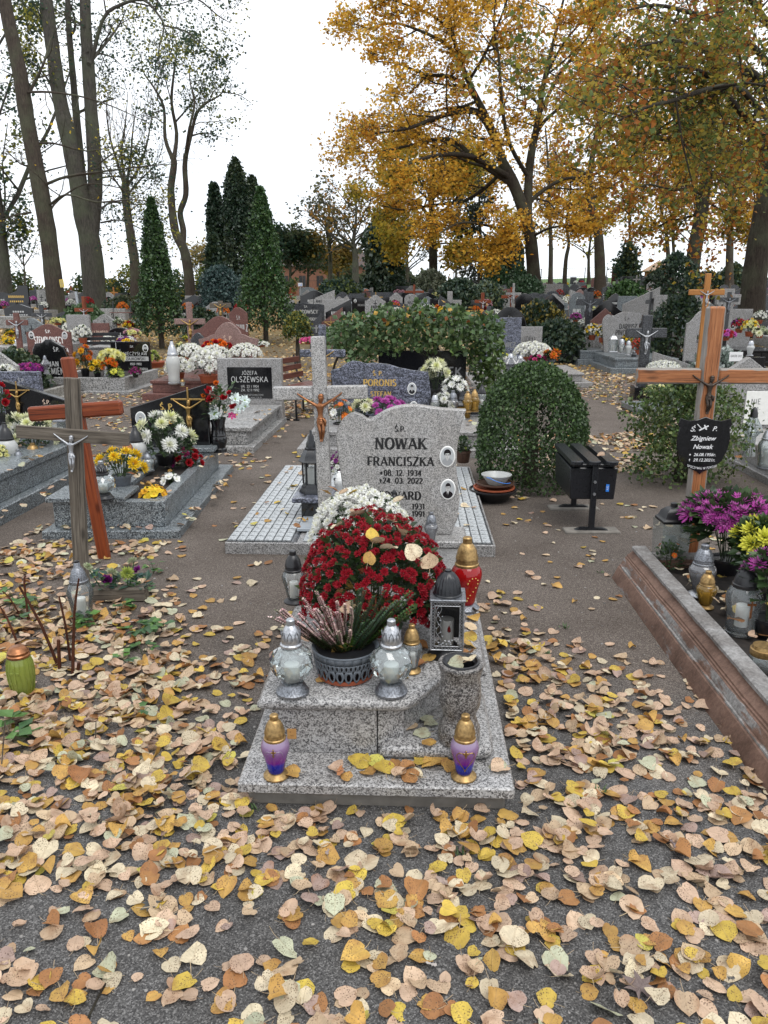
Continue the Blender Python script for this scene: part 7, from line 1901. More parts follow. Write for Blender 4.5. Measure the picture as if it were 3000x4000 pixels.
mon('black headstone with a white engraved cross and oval portrait, lettered on a pale band', 428, 582, 1335, 16, 'rect', 'black', [('Ś.P.', .05, .82, .06, 'serif', .15), ('MIECZYSŁAW', .12, .58, .10, 'sans', .62), ('1927-1992', .12, .27, .07, 'serif', .3), ('AVE MARIA', .22, .11, .075, 'serif', .5)], 'letter_silver', (1.5, 1.9, .28, 'granite_far', 'kerb', -.2), [(.4, .8, .08, 'man')], plinth=.18, name='black_headstone_grave')
zg = [o for o in COL.objects if o.get('label', '').startswith('black headstone with a white engraved cross')][0]
zh = [c for c in zg.children if c.name.startswith('headstone')][0]; zw = 154 * MPP(16); zb = .18; zhh = ZT(16, 1335) - .18
mb = MB(); mb.box(-zw * .2, zw * .46, -.004, .01, zb + zhh * .40, zb + zhh * .54, .001); mb.build('name_band', M['letter_silver'], zh)
mb = MB(); mb.box(-zw * .36, -zw * .345, -.004, .01, zb + zhh * .55, zb + zhh * .97, .001); mb.box(-zw * .46, -zw * .3605, -.004, .01, zb + zhh * .73, zb + zhh * .75, .001); mb.box(-zw * .3445, -zw * .24, -.004, .01, zb + zhh * .73, zb + zhh * .75, .001); mb.build('engraved_cross', M['letter_silver'], zh)
lettering(zh, [('ZAJKOWSKI', zw * .13, zb + zhh * .425, zhh * .09, 'bold', zw * .6)], -.0042, M['letter_black'])
for px, pyb, pyt, w, cl, kd, Yy, nb, mx_, lab, pm in [(335, 1470, 1352, 68, 'rust', 'pompon', 14.6, 9, ('gold',), 'orange and yellow marigold-like chrysanthemums in a black pot by the engraved black headstone', 'black_plastic'), (438, 1440, 1368, 95, 'paleyel', 'spider', 15, 16, (), 'pale yellow chrysanthemum before the engraved black headstone', 'black_plastic'), (382, 1475, 1408, 55, 'yellow', 'spider', 14.5, 10, (), 'yellow chrysanthemum right of the black pot', 'black_plastic'), (432, 1460, 1402, 60, 'rust', 'pompon', 14.4, 8, (), 'orange-red flowers below the pale yellow chrysanthemum', 'black_plastic'), (530, 1475, 1435, 45, 'magenta', 'button', 14.4, 30, (), 'magenta heather at the right of the kerbed bed', 'black_plastic'), (455, 1480, 1440, 60, 'lemon', 'daisy', 14.2, 6, ('green',), 'yellow-green leafy plants at the front of the kerbed bed', 'black_plastic')]:
 mum(lab, px, pyb, pyt, w, kd, cl, Yy, nb=nb, mix=mx_, potm=pm, group='flowers on the kerbed bed')
mum('terracotta bowl with a dark leafy plant under the first thuja', 595, 1435, 1375, 50, 'button', 'green', 17, nb=4, leafn=120, poth=.13, potr=.3)
mlan('urn', 'small clear lantern in the kerbed bed', 415, 1470, 1425, 24, 14.3, gm='glass', cm='silver')
mon('black headstone with broken right edge, engraved cross and flowers', 116, 276, 1326, 14.2, 'cut', 'black', [('Ś.P.', .12, .78, .07, 'serif', .15), ('JAN', .02, .5, .09, 'serif', .25), ('KRZEMIENIEC', .03, .35, .12, 'bold', .86), ('11 II 1948', .08, .23, .07, 'serif', .35), ('5 VII 1997', .08, .13, .07, 'serif', .35)], 'letter_silver', (1.0, 1.6, .2, 'terrazzo', 'kerb'))
mum('deep magenta heather dome before the black headstone with broken edge', 118, 1470, 1420, 115, 'button', 'purple', 12.6, nb=70, mix=('magenta',), potm='black_plastic')
mlan('pleat', 'ribbed silver lantern before the black headstone with broken edge', 182, 1460, 1388, 34, 12.6, gm='glass_silver', cm='silver_dark')
mon('pale grey leaning headstone cut by the left edge', -70, 56, 1330, 12.2, 'slantl', 'granite_far', [('JAN', .38, .35, .07, 'serif', .2), ('1992', .4, .2, .06, 'serif', .2)], 'letter_black')
mum('white pompons before the pale leaning headstone', 25, 1470, 1428, 60, 'pompon', 'white', 11.6, nb=10)
mon('red-brown headstone with waved top, two oval portraits and white letters', 95, 272, 1266, 20.5, 'ogee', 'granite_red', [('Ś.P.', .0, .78, .07, 'serif', .12), ('STEMPŁOWSCY', .0, .52, .16, 'serif', .66), ('KAZIMIERZ KRYSTYNA', .02, .30, .1, 'serif', .8)], 'white_paint', (1.2, 1.6, .25, 'granite_red', 'cover'), [(-.38, .72, .1, 'man'), (.37, .72, .1, 'woman')])
gcross('red-brown stone cross with silver figure at the far left', 62, 1222, 19, .52, .13, 'granite_red', 1260, (.42, 'silver'))
mon('low red headstone with dark letters behind the bench', 295, 424, 1262, 23, 'rect', 'granite_red', [('KAZIMIERZ', .2, .6, .14, 'serif', .5), ('KOWALSKI', .2, .3, .14, 'serif', .5)], 'letter_brown')
mon('grey granite headstone with engraved cross and ogee top right of the red one', 358, 452, 1228, 25, 'ogee', 'granite_far', [('ORZECHOWSCY', .0, .52, .09, 'serif', .85), ('+', .0, .66, .2, 'sans', .2)], 'letter_black')
mon('dark headstone at the foot of the knotty trunk', 218, 294, 1217, 28, 'bow', 'granite_dark', [('MIKOŁAJ', .1, .66, .1, 'serif', .6), ('ŁAWSKI', .1, .45, .1, 'serif', .6)], 'letter_grey')
for px, pyb, pyt, w, cl, kd, Yy, nb, mx_, lab in [(325, 1340, 1272, 66, 'white', 'pompon', 20, 26, (), 'white chrysanthemum in a red-brown pot left of the bench'), (228, 1270, 1243, 54, 'paleyel', 'pompon', 26, 22, (), 'pale yellow chrysanthemum behind the red-brown portrait headstone'), (60, 1410, 1370, 70, 'rust', 'pompon', 14.5, 12, ('cream',), 'orange and cream bowl between the left edge headstones'), (42, 1315, 1292, 30, 'yellow', 'pompon', 19, 10, (), 'yellow flowers under the red-brown stone cross, upper'), (40, 1345, 1335, 30, 'yellow', 'pompon', 17.5, 8, (), 'yellow flowers under the red-brown stone cross, lower'), (85, 1420, 1365, 40, 'white', 'pompon', 14.8, 8, ('sage',), 'white and green bouquet beside the orange bowl'), (495, 1345, 1315, 70, 'purple', 'button', 18.5, 40, ('white', 'yellow'), 'purple and white chrysanthemums above the engraved black headstone'), (520, 1310, 1290, 60, 'rose', 'pompon', 22, 16, ('paleyel',), 'pinkish bouquet left of the first thuja'), (505, 1290, 1255, 40, 'yellow', 'pompon', 24, 14, ('crimson',), 'yellow and red flowers left of the first thuja'), (530, 1270, 1252, 50, 'white', 'pompon', 25, 20, (), 'white flowers left of the first thuja, higher up'), (465, 1272, 1245, 34, 'white', 'pompon', 25, 12, ('sage',), 'white and green flowers beside the ogee granite headstone'), (730, 1330, 1310, 30, 'lemon', 'button', 22, 16, (), 'lemon flowers behind the grey cross with gilt figure'), (1205, 1345, 1322, 60, 'pink', 'pompon', 18, 14, (), 'bright pink flowers left of the granite cross top'), (1290, 1330, 1278, 58, 'white', 'daisy', 16.5, 26, (), 'white chrysanthemum right of the granite cross top'), (1020, 1355, 1335, 60, 'white', 'button', 20, 20, (), 'small white flowers at the foot of the second thuja')]:
 mum(lab, px, pyb, pyt, w, kd, cl, Yy, nb=nb, mix=mx_, leafn=70, group='flowers of the middle rows, left')
def bench(label, px, py, Y, w, rz, m='wood_bench', frame='black_metal', back=True):
 b = A(px, py, Y); b.z = gz(b.x, b.y)
 r = thing('bench', label, 'bench', b, rz)
 for i in range(4):
  mb = MB(); mb.box(-w / 2, w / 2, -.18 + .095 * i, -.10 + .095 * i, .42, .445, .004); mb.build('slat', M[m], r)
 if back:
  for i in range(3):
   mb = MB(); mb.box(-w / 2, w / 2, .24 + .03 * i, .265 + .03 * i, .52 + .11 * i, .60 + .11 * i, .004); mb.build('back_slat', M[m], r)
 for s in (-1, 1):
  mb = MB(); x = s * w * .4
  mb.tube([(x, -.16, 0), (x, -.15, .4), (x, .2, .41), (x, .27, .5), (x, .34, .85)], .016, 6); mb.tube([(x, .2, 0), (x, .2, .41)], .016, 6); mb.tube([(x, -.2, .012), (x, .24, .012)], .014, 6); mb.build('leg', M[frame], r)
 return r
bench('brown slatted bench seen endwise left of the slate-blue headstone', 1175, 1530, 11.3, 1.2, RAD(70))
bench('dark slatted bench by the white chrysanthemum in a red-brown pot', 395, 1400, 20, .9, RAD(12), 'black_metal', 'black_metal')
bench('thin brown bench below the twin trunk', 475, 1240, 30, .8, RAD(10), back=False)
# right of the middle
mon('large slate-blue headstone with oval portraits right of the arching shrub', 1872, 2038, 1240, 17.2, 'rect', 'granite_orion', [('Ś. P.', -.05, .72, .05, 'serif', .15), ('BANDZIULEWICZ', -.05, .50, .085, 'serif', .86), ('ANTONINA', .0, .34, .07, 'serif', .5), ('1926-2017', -.02, .22, .05, 'serif', .38)], 'letter_grey', (1.9, 1.9, .26, 'granite', 'steps', .45), [(.35, .33, .09, 'woman'), (.36, .06, .09, 'man')])
mon('low grey granite headstone right of the large slate-blue one', 2036, 2120, 1276, 18.2, 'rect', 'granite', [('LUDWIKA', -.1, .68, .11, 'sans', .6), ('SADOWSKA', .1, .38, .16, 'sans', .8)], 'letter_black')
mon('half-round black headstone behind the large slate-blue one', 1925, 2062, 1198, 23, 'round', 'black', [('Ś P', .0, .72, .07, 'serif', .1), ('MOCARSCY', .0, .54, .1, 'serif', .5)], 'letter_grey')
gcross('short dark cross with gilt figure and pale edges above the arching shrub', 1910, 1196, 21, .34, .12, 'granite_dark', 1222, (.3, 'brass'))
mum('large white chrysanthemum mound before the low grey headstone', 2078, 1420, 1338, 140, 'pompon', 'white', 16.2, nb=60, leafn=120)
mum('pink cyclamen bowl below the white chrysanthemum mound', 2100, 1430, 1385, 60, 'rose', 'pink', 15.9, nb=10, potm='black_plastic')
mum('rusty brown heather in a grey bowl at the slab corner by the path', 2155, 1415, 1372, 62, 'button', 'rust', 15.8, nb=4, potm='grey_plastic', leafn=200)
for i, (px, pyb, pyt, w) in enumerate([(1945, 1470, 1382, 44), (1992, 1465, 1380, 62), (2030, 1450, 1388, 56)]):
 mlan('pleat', ['ribbed silver lantern, leftmost of three below the large slate-blue headstone', 'ribbed silver lantern, middle of three below the large slate-blue headstone', 'ribbed silver lantern, rightmost of three below the large slate-blue headstone'][i], px, pyb, pyt, w, 15.7, gm='glass_silver', cm='silver', group='ribbed silver lanterns')
mum('white and green bouquet between the ribbed lanterns', 1955, 1420, 1378, 60, 'pompon', 'white', 16.3, nb=14, mix=('lemon',), potm='black_plastic')
mlan('jar', 'small dark lantern on the granite slab corner by the path', 2078, 1440, 1408, 26, 15.6, gm='glass', cm='black_plastic')
# the path's right side
mon('tall grey granite headstone with rounded crown and carved cross, right of the path', 2358, 2510, 1218, 20, 'nowak', 'granite', [('Ś. P.', .12, .80, .06, 'serif', .14), ('DARIUSZ', .16, .60, .11, 'serif', .45), ('PIWOWAREK', .16, .45, .12, 'serif', .62), ('* 21. 03. 1970', .2, .33, .06, 'serif', .4)], 'letter_black', (1.35, 2.0, .34, 'granite_blue', 'steps', .1), plinth=.3)
for kd, px, pyb, pyt, w, gm, cm, bm, lab in [('square', 2392, 1375, 1305, 32, 'glass', 'silver', 'silver', 'tall silver lantern, leftmost before the rounded granite headstone'), ('urn', 2425, 1382, 1318, 30, 'glass', 'silver', 'silver', 'clear and silver lantern right of the tall silver one'), ('urn', 2452, 1388, 1325, 26, 'glass_milk', 'silver', 'silver', 'white silver-footed lantern before the yellow flowers'), ('bulb', 2472, 1436, 1370, 40, 'glass_silver', 'black_plastic', 'black_plastic', 'mosaic ball lantern with dark cap near the black cross')]:
 mlan(kd, lab, px, pyb, pyt, w, 18.4, gm=gm, cm=cm, bm=bm, group='lanterns before the rounded granite headstone')
for px, pyb, pyt, w, cl, mx_, nb, Yy, lab in [(2312, 1328, 1265, 58, 'white', ('yellow',), 40, 20.6, 'white and yellow chrysanthemum in terracotta, left one at the bend of the path'), (2350, 1338, 1275, 50, 'white', ('yellow',), 34, 20.3, 'white chrysanthemum in terracotta, right one at the bend of the path'), (2448, 1350, 1310, 40, 'yellow', (), 12, 19.2, 'yellow flowers before the rounded granite headstone'), (2488, 1385, 1322, 50, 'coral', (), 50, 18.8, 'coral-red chrysanthemum in terracotta beside the black cross'), (2248, 1260, 1222, 44, 'mauve', (), 40, 25, 'mauve chrysanthemum below the grey-blue round headstone'), (2395, 1275, 1260, 36, 'rose', (), 16, 22, 'pale pink flowers between the dark headstones')]:
 mum(lab, px, pyb, pyt, w, 'button', cl, Yy, nb=nb, mix=mx_, leafn=80, group='flowers right of the path')
mon('grey stepped grave block left of the rounded granite headstone', 2262, 2352, 1300, 21.2, 'rect', 'granite_far', (), slab=(.85, 1.0, .34, 'granite_blue', 'steps'), depth=.3, name='stepped_grave')
mon('dark octagonal headstone with rose and portrait behind the rounded granite one', 2312, 2420, 1204, 23, 'gable', 'granite_red', [('MIECZYSŁAW', .0, .55, .1, 'serif', .6), ('POCIEJ', .05, .36, .15, 'serif', .6)], 'letter_brown', None, [(.28, .76, .1, 'man')])
gcross('big dark stone cross with grey figure behind the octagonal headstone', 2306, 1140, 24, .78, .19, 'granite_dark', 1180, (.45, 'silver_dark'))
mon('wide black winged headstone behind the big dark cross', 2310, 2432, 1170, 25.5, 'wing', 'black', [('ŚP', .1, .6, .1, 'serif', .1), ('WILCY', .3, .35, .12, 'serif', .3)], 'goldpaint')
mon('grey-blue round-topped headstone with white script left of the big dark cross', 2228, 2288, 1142, 27, 'arch', 'granite_blue', [('+', .0, .72, .2, 'fine', .3), ('FELIKS', .0, .55, .07, 'serif', .5), ('SZARY', .0, .45, .08, 'serif', .6), ('1928 2001', .0, .3, .05, 'serif', .6)], 'white_paint')
mon('black peaked headstone with gold letters and a white cross left of the mauve flowers', 2105, 2208, 1148, 27, 'gable', 'black', [('+', -.1, .7, .2, 'sans', .2), ('ŚP', -.1, .52, .07, 'serif', .1), ('GRENDOWSCY', .0, .34, .13, 'serif', .9), ('LEOKADIA', .1, .14, .1, 'serif', .5)], 'letter_brown')
mon('grey slanting headstone with black panel and cross', 2440, 2580, 1120, 27, 'slantr', 'granite', (), plinth=.1)
pd_ = [o for o in COL.objects if o.get('label', '').startswith('grey slanting headstone with black panel')][0]
pdh = [c for c in pd_.children if c.name.startswith('headstone')][0]; w_ = 140 * MPP(27, 1); h_ = ZT(27, 1120) - pd_.location.z
mb = MB(); mb.box(-w_ * .38, -w_ * .02, -.008, .02, h_ * .1, h_ * .45, .003); mb.build('name_panel', M['black'], pdh)
lettering(pdh, [('MARIANNA', -w_ * .2, h_ * .31, h_ * .05, 'sans', w_ * .26), ('PUDŁO', -w_ * .2, h_ * .22, h_ * .08, 'sans', w_ * .26), ('1925-1999', -w_ * .2, h_ * .14, h_ * .045, 'sans', w_ * .26)], -.0085, M['letter_silver'])
mb = MB(); mb.box(w_ * .22, w_ * .29, -.008, .02, h_ * .3, h_ * .9, .002); mb.box(w_ * .12, w_ * .219, -.008, .02, h_ * .66, h_ * .74, .002); mb.box(w_ * .291, w_ * .4, -.008, .02, h_ * .66, h_ * .74, .002); mb.build('inlaid_cross', M['black'], pdh)
mon('narrow grey slab headstone with engraved cross right of the panel headstone', 2560, 2608, 1152, 23, 'rect', 'granite', [('+', .0, .5, .34, 'sans', .7)], 'letter_black', None, (), depth=.1)
mon('black headstone beside the narrow grey slab', 2545, 2640, 1165, 24, 'rect', 'black', [('ROMA', .2, .55, .1, 'serif', .4)], 'letter_grey')
mum('white flowers with green leaves before the narrow grey slab', 2585, 1300, 1228, 44, 'pompon', 'white', 20, nb=10, mix=('sage',), potm='black_plastic')
gcross('black stone cross with silver figure standing nearest the path, right', 2530, 1230, 13.3, .67, .16, 'granite_dark', 1300, (.40, 'silver'), (.3, .3, .22, 'black'))
mon('grey granite kerb stone slab below the black cross', 2478, 2600, 1568, 12.2, 'rect', 'granite_blue', (), slab=(.9, .9, .10, 'granite_blue', 'plain'), name='low_grave')
mum('white chrysanthemum mound at the foot of the black cross', 2590, 1470, 1412, 125, 'button', 'white', 13.0, nb=70, potm='black_plastic')
mum('cream chrysanthemum in black pot under the arm of the peeling cross', 2560, 1560, 1500, 80, 'daisy', 'paleyel', 11.6, nb=18, potm='black_plastic', leafn=120)
mon('low slanting grey headstone with a portrait and black letters, left of the peeling cross', 2555, 2735, 1374, 14.2, 'slantl', 'granite', [('Ś. P.', .02, .56, .12, 'bold', .16), ('TADEUSZ', .12, .28, .2, 'bold', .66)], 'letter_black', None, [(-.36, .64, .1, 'man')])
mon('grey headstone with rounded shoulder behind the peeling cross', 2690, 2800, 1213, 18, 'ogee', 'granite', [('JAN', .1, .66, .1, 'serif', .2), ('LECH', .1, .5, .12, 'serif', .4), ('MARIA', .1, .25, .09, 'serif', .4)], 'letter_black', (1.1, 1.6, .3, 'granite_dark', 'cover', .3))
gcross('honey-coloured varnished wooden cross with silver figure behind the peeling one', 2768, 1068, 12.5, .55, .085, 'wood_yel', 1142, (.24, 'silver'), mx='wood_yel_x', name='honey_wooden_cross')
cg = thing('outlined_cross_grave', 'pale granite cross outlined round a black inlaid cross with figure', 'cross', (A(2848, 1130, 21).x, 21, 0), YAW)
ht = ZT(21, 1128); ha = ZT(21, 1170)
mb = MB(); cross_mesh(mb, .62, ht, .26, .14, ha); mb.build('body', M['granite'], cg)
mb = MB(); mb.box(-.055, .055, -.08, -.069, .2, ht - .08, .003); mb.box(-.25, -.056, -.08, -.069, ha - .05, ha + .05, .003); mb.box(.056, .25, -.08, -.069, ha - .05, ha + .05, .003); mb.build('inlay', M['black'], cg)
corpus(cg, 0, -.08, ha - .36, .4, M['silver_dark'])
mon('granite framed black headstone with portrait right of the outlined cross', 2852, 2942, 1207, 21.5, 'rect', 'granite', [('Ś.P.', .1, .78, .07, 'serif', .1), ('JAN', .15, .62, .08, 'serif', .2)], 'letter_silver', (1.1, 1.6, .35, 'black', 'cover'), [(-.3, .68, .1, 'man')])
for px, pyb, pyt, w, cl, mx_, nb, Yy, kd, lab in [(2885, 1300, 1246, 60, 'purple', ('crimson',), 40, 19, 'button', 'dark red chrysanthemum before the granite framed headstone'), (2925, 1315, 1248, 64, 'paleyel', ('yellow', 'mauve'), 40, 18.6, 'button', 'yellow and white chrysanthemum in terracotta at the right edge'), (2965, 1265, 1215, 50, 'white', (), 40, 21, 'button', 'white chrysanthemum ball in a stone pot below the right edge trunk'), (2965, 1320, 1282, 55, 'cream', ('sage',), 8, 18, 'pompon', 'cream and green bouquet at the right edge'), (2830, 1330, 1290, 75, 'mauve', ('crimson',), 24, 15.5, 'button', 'mauve and crimson flowers behind the peeling cross'), (2740, 1335, 1300, 20, 'magenta', (), 8, 16, 'button', 'magenta flowers left of the peeling cross post')]:
 mum(lab, px, pyb, pyt, w, kd, cl, Yy, nb=nb, mix=mx_, leafn=80, group='flowers at the right edge')
mlan('urn', 'silver lantern on the dark slab behind the peeling cross', 2928, 1390, 1325, 30, 14.5, gm='glass_milk', cm='silver', bm='silver')
mon('dark polished slab with black jug-shaped vase behind the peeling cross', 2840, 2990, 1395, 14.6, 'rect', 'black', (), slab=(1.1, .8, .26, 'granite_orion', 'plain'), name='dark_slab_grave')
sg = thing('paper_notice', 'small white notice with black capitals on a stake behind the peeling cross', 'notice', (A(2874, 1400, 12).x, 12, 0), YAW)
mb = MB(); zt = ZT(12, 1375); mb.box(-.1, .1, -.004, .004, zt - .14, zt, .001); nb_ = mb.build('board', M['white_print'], sg)
mb = MB(); mb.box(-.012, .012, .005, .02, 0, zt - .02, .002); mb.build('stake', M['wood_grey'], sg)
lettering(nb_, [('GRÓB DO', 0, zt - .075, .03, 'sans', .17)], -.0045, M['letter_black'])
mon('rough granite headstone with gabled top behind the peeling cross arm', 2810, 3050, 1395, 9.6, 'gable', 'granite', (), depth=.12)
mon('granite headstone with a pale marble name plate at the right edge', 2865, 3120, 1490, 8.3, 'rect', 'granite', (), slab=(1.1, 2.3, .30, 'granite', 'cover', .12), plinth=.3, depth=.12, name='plate_headstone_grave')
pg = [o for o in COL.objects if o.get('label', '').startswith('granite headstone with a pale marble name plate')][0]
pgh = [c for c in pg.children if c.name.startswith('headstone')][0]; w_ = 255 * MPP(8.3)
mb = MB(); mb.box(-w_ * .27, w_ * .45, -.012, .02, .34, .70, .003); mb.build('name_plate', M['white_wax'], pgh)
lettering(pgh, [('NIE', -w_ * .12, .565, .055, 'sans', .3), ('1938-', -w_ * .12, .49, .04, 'sans', .25), ('AVE', -w_ * .14, .41, .035, 'sans', .3)], -.0125, M['letter_grey'])
mlan('pleat', 'tall ribbed clear glass vase-lantern with black top at the right edge', 2925, 1780, 1590, 75, 6.9, gm='glass_cut', cm='black_plastic')
mlan('jar', 'bellied pale lantern with silver frill cut by the right edge', 2992, 1830, 1660, 80, 6.5, gm='glass_cut', cm='silver', bm='silver_dark')
# ---------------------------------------------------------------- far things: hut, cabinet, signs, house
Yh = 90
b = A(2568, 1100, Yh); b.z = gz(b.x, Yh) - .05
hut = thing('wooden_hut', 'hexagonal wooden hut with pale shingled roof on the crest, right', 'hut', b, .3)
hz = ZT(Yh, 1058) - b.z; rz_ = ZT(Yh, 1016) - b.z; hr_ = 52 * MPP(Yh)
for k in range(6):
 a0, a1 = math.pi / 3 * k, math.pi / 3 * (k + 1)
 p0, p1 = Vector((hr_ * math.cos(a0), hr_ * math.sin(a0), 0)), Vector((hr_ * math.cos(a1), hr_ * math.sin(a1), 0))
 mb = MB(); mb.tube([p0, p0 + Vector((0, 0, hz))], .09, 6); mb.build('post', M['wood_hut'], hut)
 for j in range(9):
  z = .1 + j * hz / 9
  nrm = (p0 + p1).normalized() * .03
  q = [p0 * .985, p1 * .985]
  mb = MB(); mb.add([q[0] + Vector((0, 0, z)), q[1] + Vector((0, 0, z)), q[1] + Vector((0, 0, z + hz / 9 * .86)), q[0] + Vector((0, 0, z + hz / 9 * .86))] + [v - nrm + Vector((0, 0, zz)) for v, zz in ((q[0], z), (q[1], z), (q[1], z + hz / 9 * .86), (q[0], z + hz / 9 * .86))], [[0, 1, 2, 3], [7, 6, 5, 4], [0, 4, 5, 1], [3, 2, 6, 7]])
  mb.build('board', M['wood_hut'], hut, smooth=0)
M['roof_wood'] = wood('pale_roof_boards', ((.3, .2, .13), (.42, .29, .2), (.5, .36, .26)), .8, 1, 3, 0, .2)
mb = MB(); mb.lathe([(hr_ * 1.35, hz - .1), (hr_ * 1.35, hz), (0, rz_)], 6); mb.build('roof', M['roof_wood'], hut, smooth=0)
Yc = 80; b = A(2412, 1100, Yc); b.z = gz(b.x, Yc)
cbt = thing('notice_cabinet', 'brown wooden notice cabinet on two posts on the crest', 'notice board', b); hz = ZT(Yc, 1040) - b.z; w_ = 38 * MPP(Yc)
mb = MB(); mb.box(-w_ / 2, w_ / 2, -.1, .1, hz * .25, hz * .92, .02); mb.build('board', M['wood_bench'], cbt)
for s in (-1, 1):
 mb = MB(); mb.box(s * w_ * .5 - .06 + s * .07, s * w_ * .5 + .06 + s * .07, -.07, .07, -.1, hz, .01); mb.build('post', M['wood_bench'], cbt)
mb = MB(); mb.box(-w_ * .62, w_ * .62, -.2, .2, hz * .95, hz, .02); mb.build('roof', M['wood_bench'], cbt)
b = GX(1175, 62)
sg = thing('info_sign', 'small white information sign with blue marks on a grey pole in the far middle', 'sign', b); zt = ZT(62, 1105) - b.z
mb = MB(); mb.tube([(0, 0, 0), (0, 0, zt - .3)], .03, 6); mb.build('pole', M['steel'], sg)
mb = MB(); mb.box(-.17, .17, -.03, -.005, zt - .26, zt, .004); nb_ = mb.build('plate', M['white_print'], sg)
mb = MB(); mb.box(-.11, -.07, -.034, -.0305, zt - .2, zt - .06, .001); mb.box(.0, .12, -.034, -.0305, zt - .2, zt - .14, .001); mb.box(.04, .1, -.034, -.0305, zt - .11, zt - .05, .001); mb.build('print', M['blue_sticker'], nb_)
b = A(232, 1150, 32.4)
yn = thing('tree_notice', 'yellow paper notice pinned to the knotty trunk', 'notice', (A(233, 1108, 32.3).x, 32.55, ZT(32.3, 1122)))
mb = MB(); mb.box(-.085, .085, -.012, .0, 0, .31, .002); yb_ = mb.build('sheet', plain('yellow_paper', (.6, .46, .1), .7, 0, .08, 20, 0), yn)
for k in range(5):
 mb = MB(); mb.box(-.06, .06 - .02 * (k % 2), -.0135, -.0125, .04 + .05 * k, .058 + .05 * k, .0004); mb.build('print_line', M['letter_grey'], yb_)
yn.rotation_euler = (0, RAD(-4), 0)
b = GX(326, 27)
pl_ = thing('metal_pole', 'slightly leaning galvanised square pole between the two left trunks', 'pole', b); pl_.rotation_euler = (0, RAD(-4), 0)
mb = MB(); zt = ZT(27, 1138) - b.z; mb.box(-.04, .04, -.04, .04, -.1, zt, .005); mb.build('tube', M['steel'], pl_)
mb = MB(); mb.box(-.045, .045, -.045, .045, zt, zt + .02, .004); mb.build('end_cap', M['black_plastic'], pl_)
Yb = 128
hs_b = thing('brick_house', 'orange brick house half hidden by the trees behind the cemetery', 'house', (A(1250, 1100, Yb).x, Yb, gz(-8, Yb)))
M['brick_wall'] = plain('orange_brick_wall', (.2, .085, .055), .85, 0, .2, 3, .1)
w2 = 7.5
mb = MB(); mb.box(-w2, w2, 0, 8, -1, 4.2, .02); mb.build('wall', M['brick_wall'], hs_b)
mb = MB(); mb.add([(-w2 - .4, -.5, 4.2), (w2 + .4, -.5, 4.2), (w2 + .4, 8.5, 4.2), (-w2 - .4, 8.5, 4.2), (-w2 - .4, 4, 6.6), (w2 + .4, 4, 6.6)], [[0, 1, 5, 4], [2, 3, 4, 5], [1, 2, 5], [3, 0, 4], [0, 3, 2, 1]]); mb.build('roof', plain('dark_roof', (.07, .05, .045), .8, 0, .2, 5, .1), hs_b)
for k in range(5):
 x = -5.6 + 2.8 * k
 mb = MB(); mb.box(x - .55, x + .55, -.06, .05, 1.1, 2.8, .01); f = mb.build('window', M['brown_pot'], hs_b)
 for s in (-1, 1):
  mb = MB(); a_, b_ = sorted((x + s * .05, x + s * .48)); mb.box(a_, b_, -.075, -.061, 1.2, 2.7, .005); mb.build('pane', M['black'], f)
# ---------------------------------------------------------------- the far rows: one thing per grave, cross, pot and bowl
KCOL = [('granite_far', 'grey granite'), ('granite_dark', 'dark grey'), ('black', 'polished black'), ('granite_red', 'red-brown'), ('granite_blue', 'blue-grey'), ('granite', 'speckled grey'), ('granite_pink', 'pink-brown')]
KSH = [('rect', 'straight-topped'), ('ogee', 'wave-topped'), ('arch', 'round-topped'), ('bow', 'bow-topped'), ('wing', 'winged'), ('gable', 'peaked'), ('slantl', 'left-slanting'), ('slantr', 'right-slanting'), ('step', 'stepped'), ('heart', 'heart-shaped')]
def zone(px, Y):
 d = 'near' if Y < 30 else ('middle' if Y < 45 else ('far' if Y < 62 else 'farthest'))
 for lim_, nm in ((260, 'left of the knotty trunk'), (420, 'around the twin trunk'), (560, 'left of the first thuja'), (700, 'behind the first thuja'), (960, 'between the front thujas'), (1110, 'behind the second thuja'), (1300, 'left of the plate-shaped juniper'), (1480, 'right of the plate-shaped juniper'), (1720, 'below the olive oak'), (1900, 'above the arching shrub'), (2060, 'left of the golden oak trunk'), (2240, 'below the golden oak'), (2420, 'above the bend of the path'), (2580, 'below the notice cabinet'), (2700, 'below the wooden hut'), (2860, 'beside the leaning trunk'), (3200, 'near the right edge trunk')):
  if px < lim_: return d + ' row ' + nm
rf = random.Random(4)
taken = []
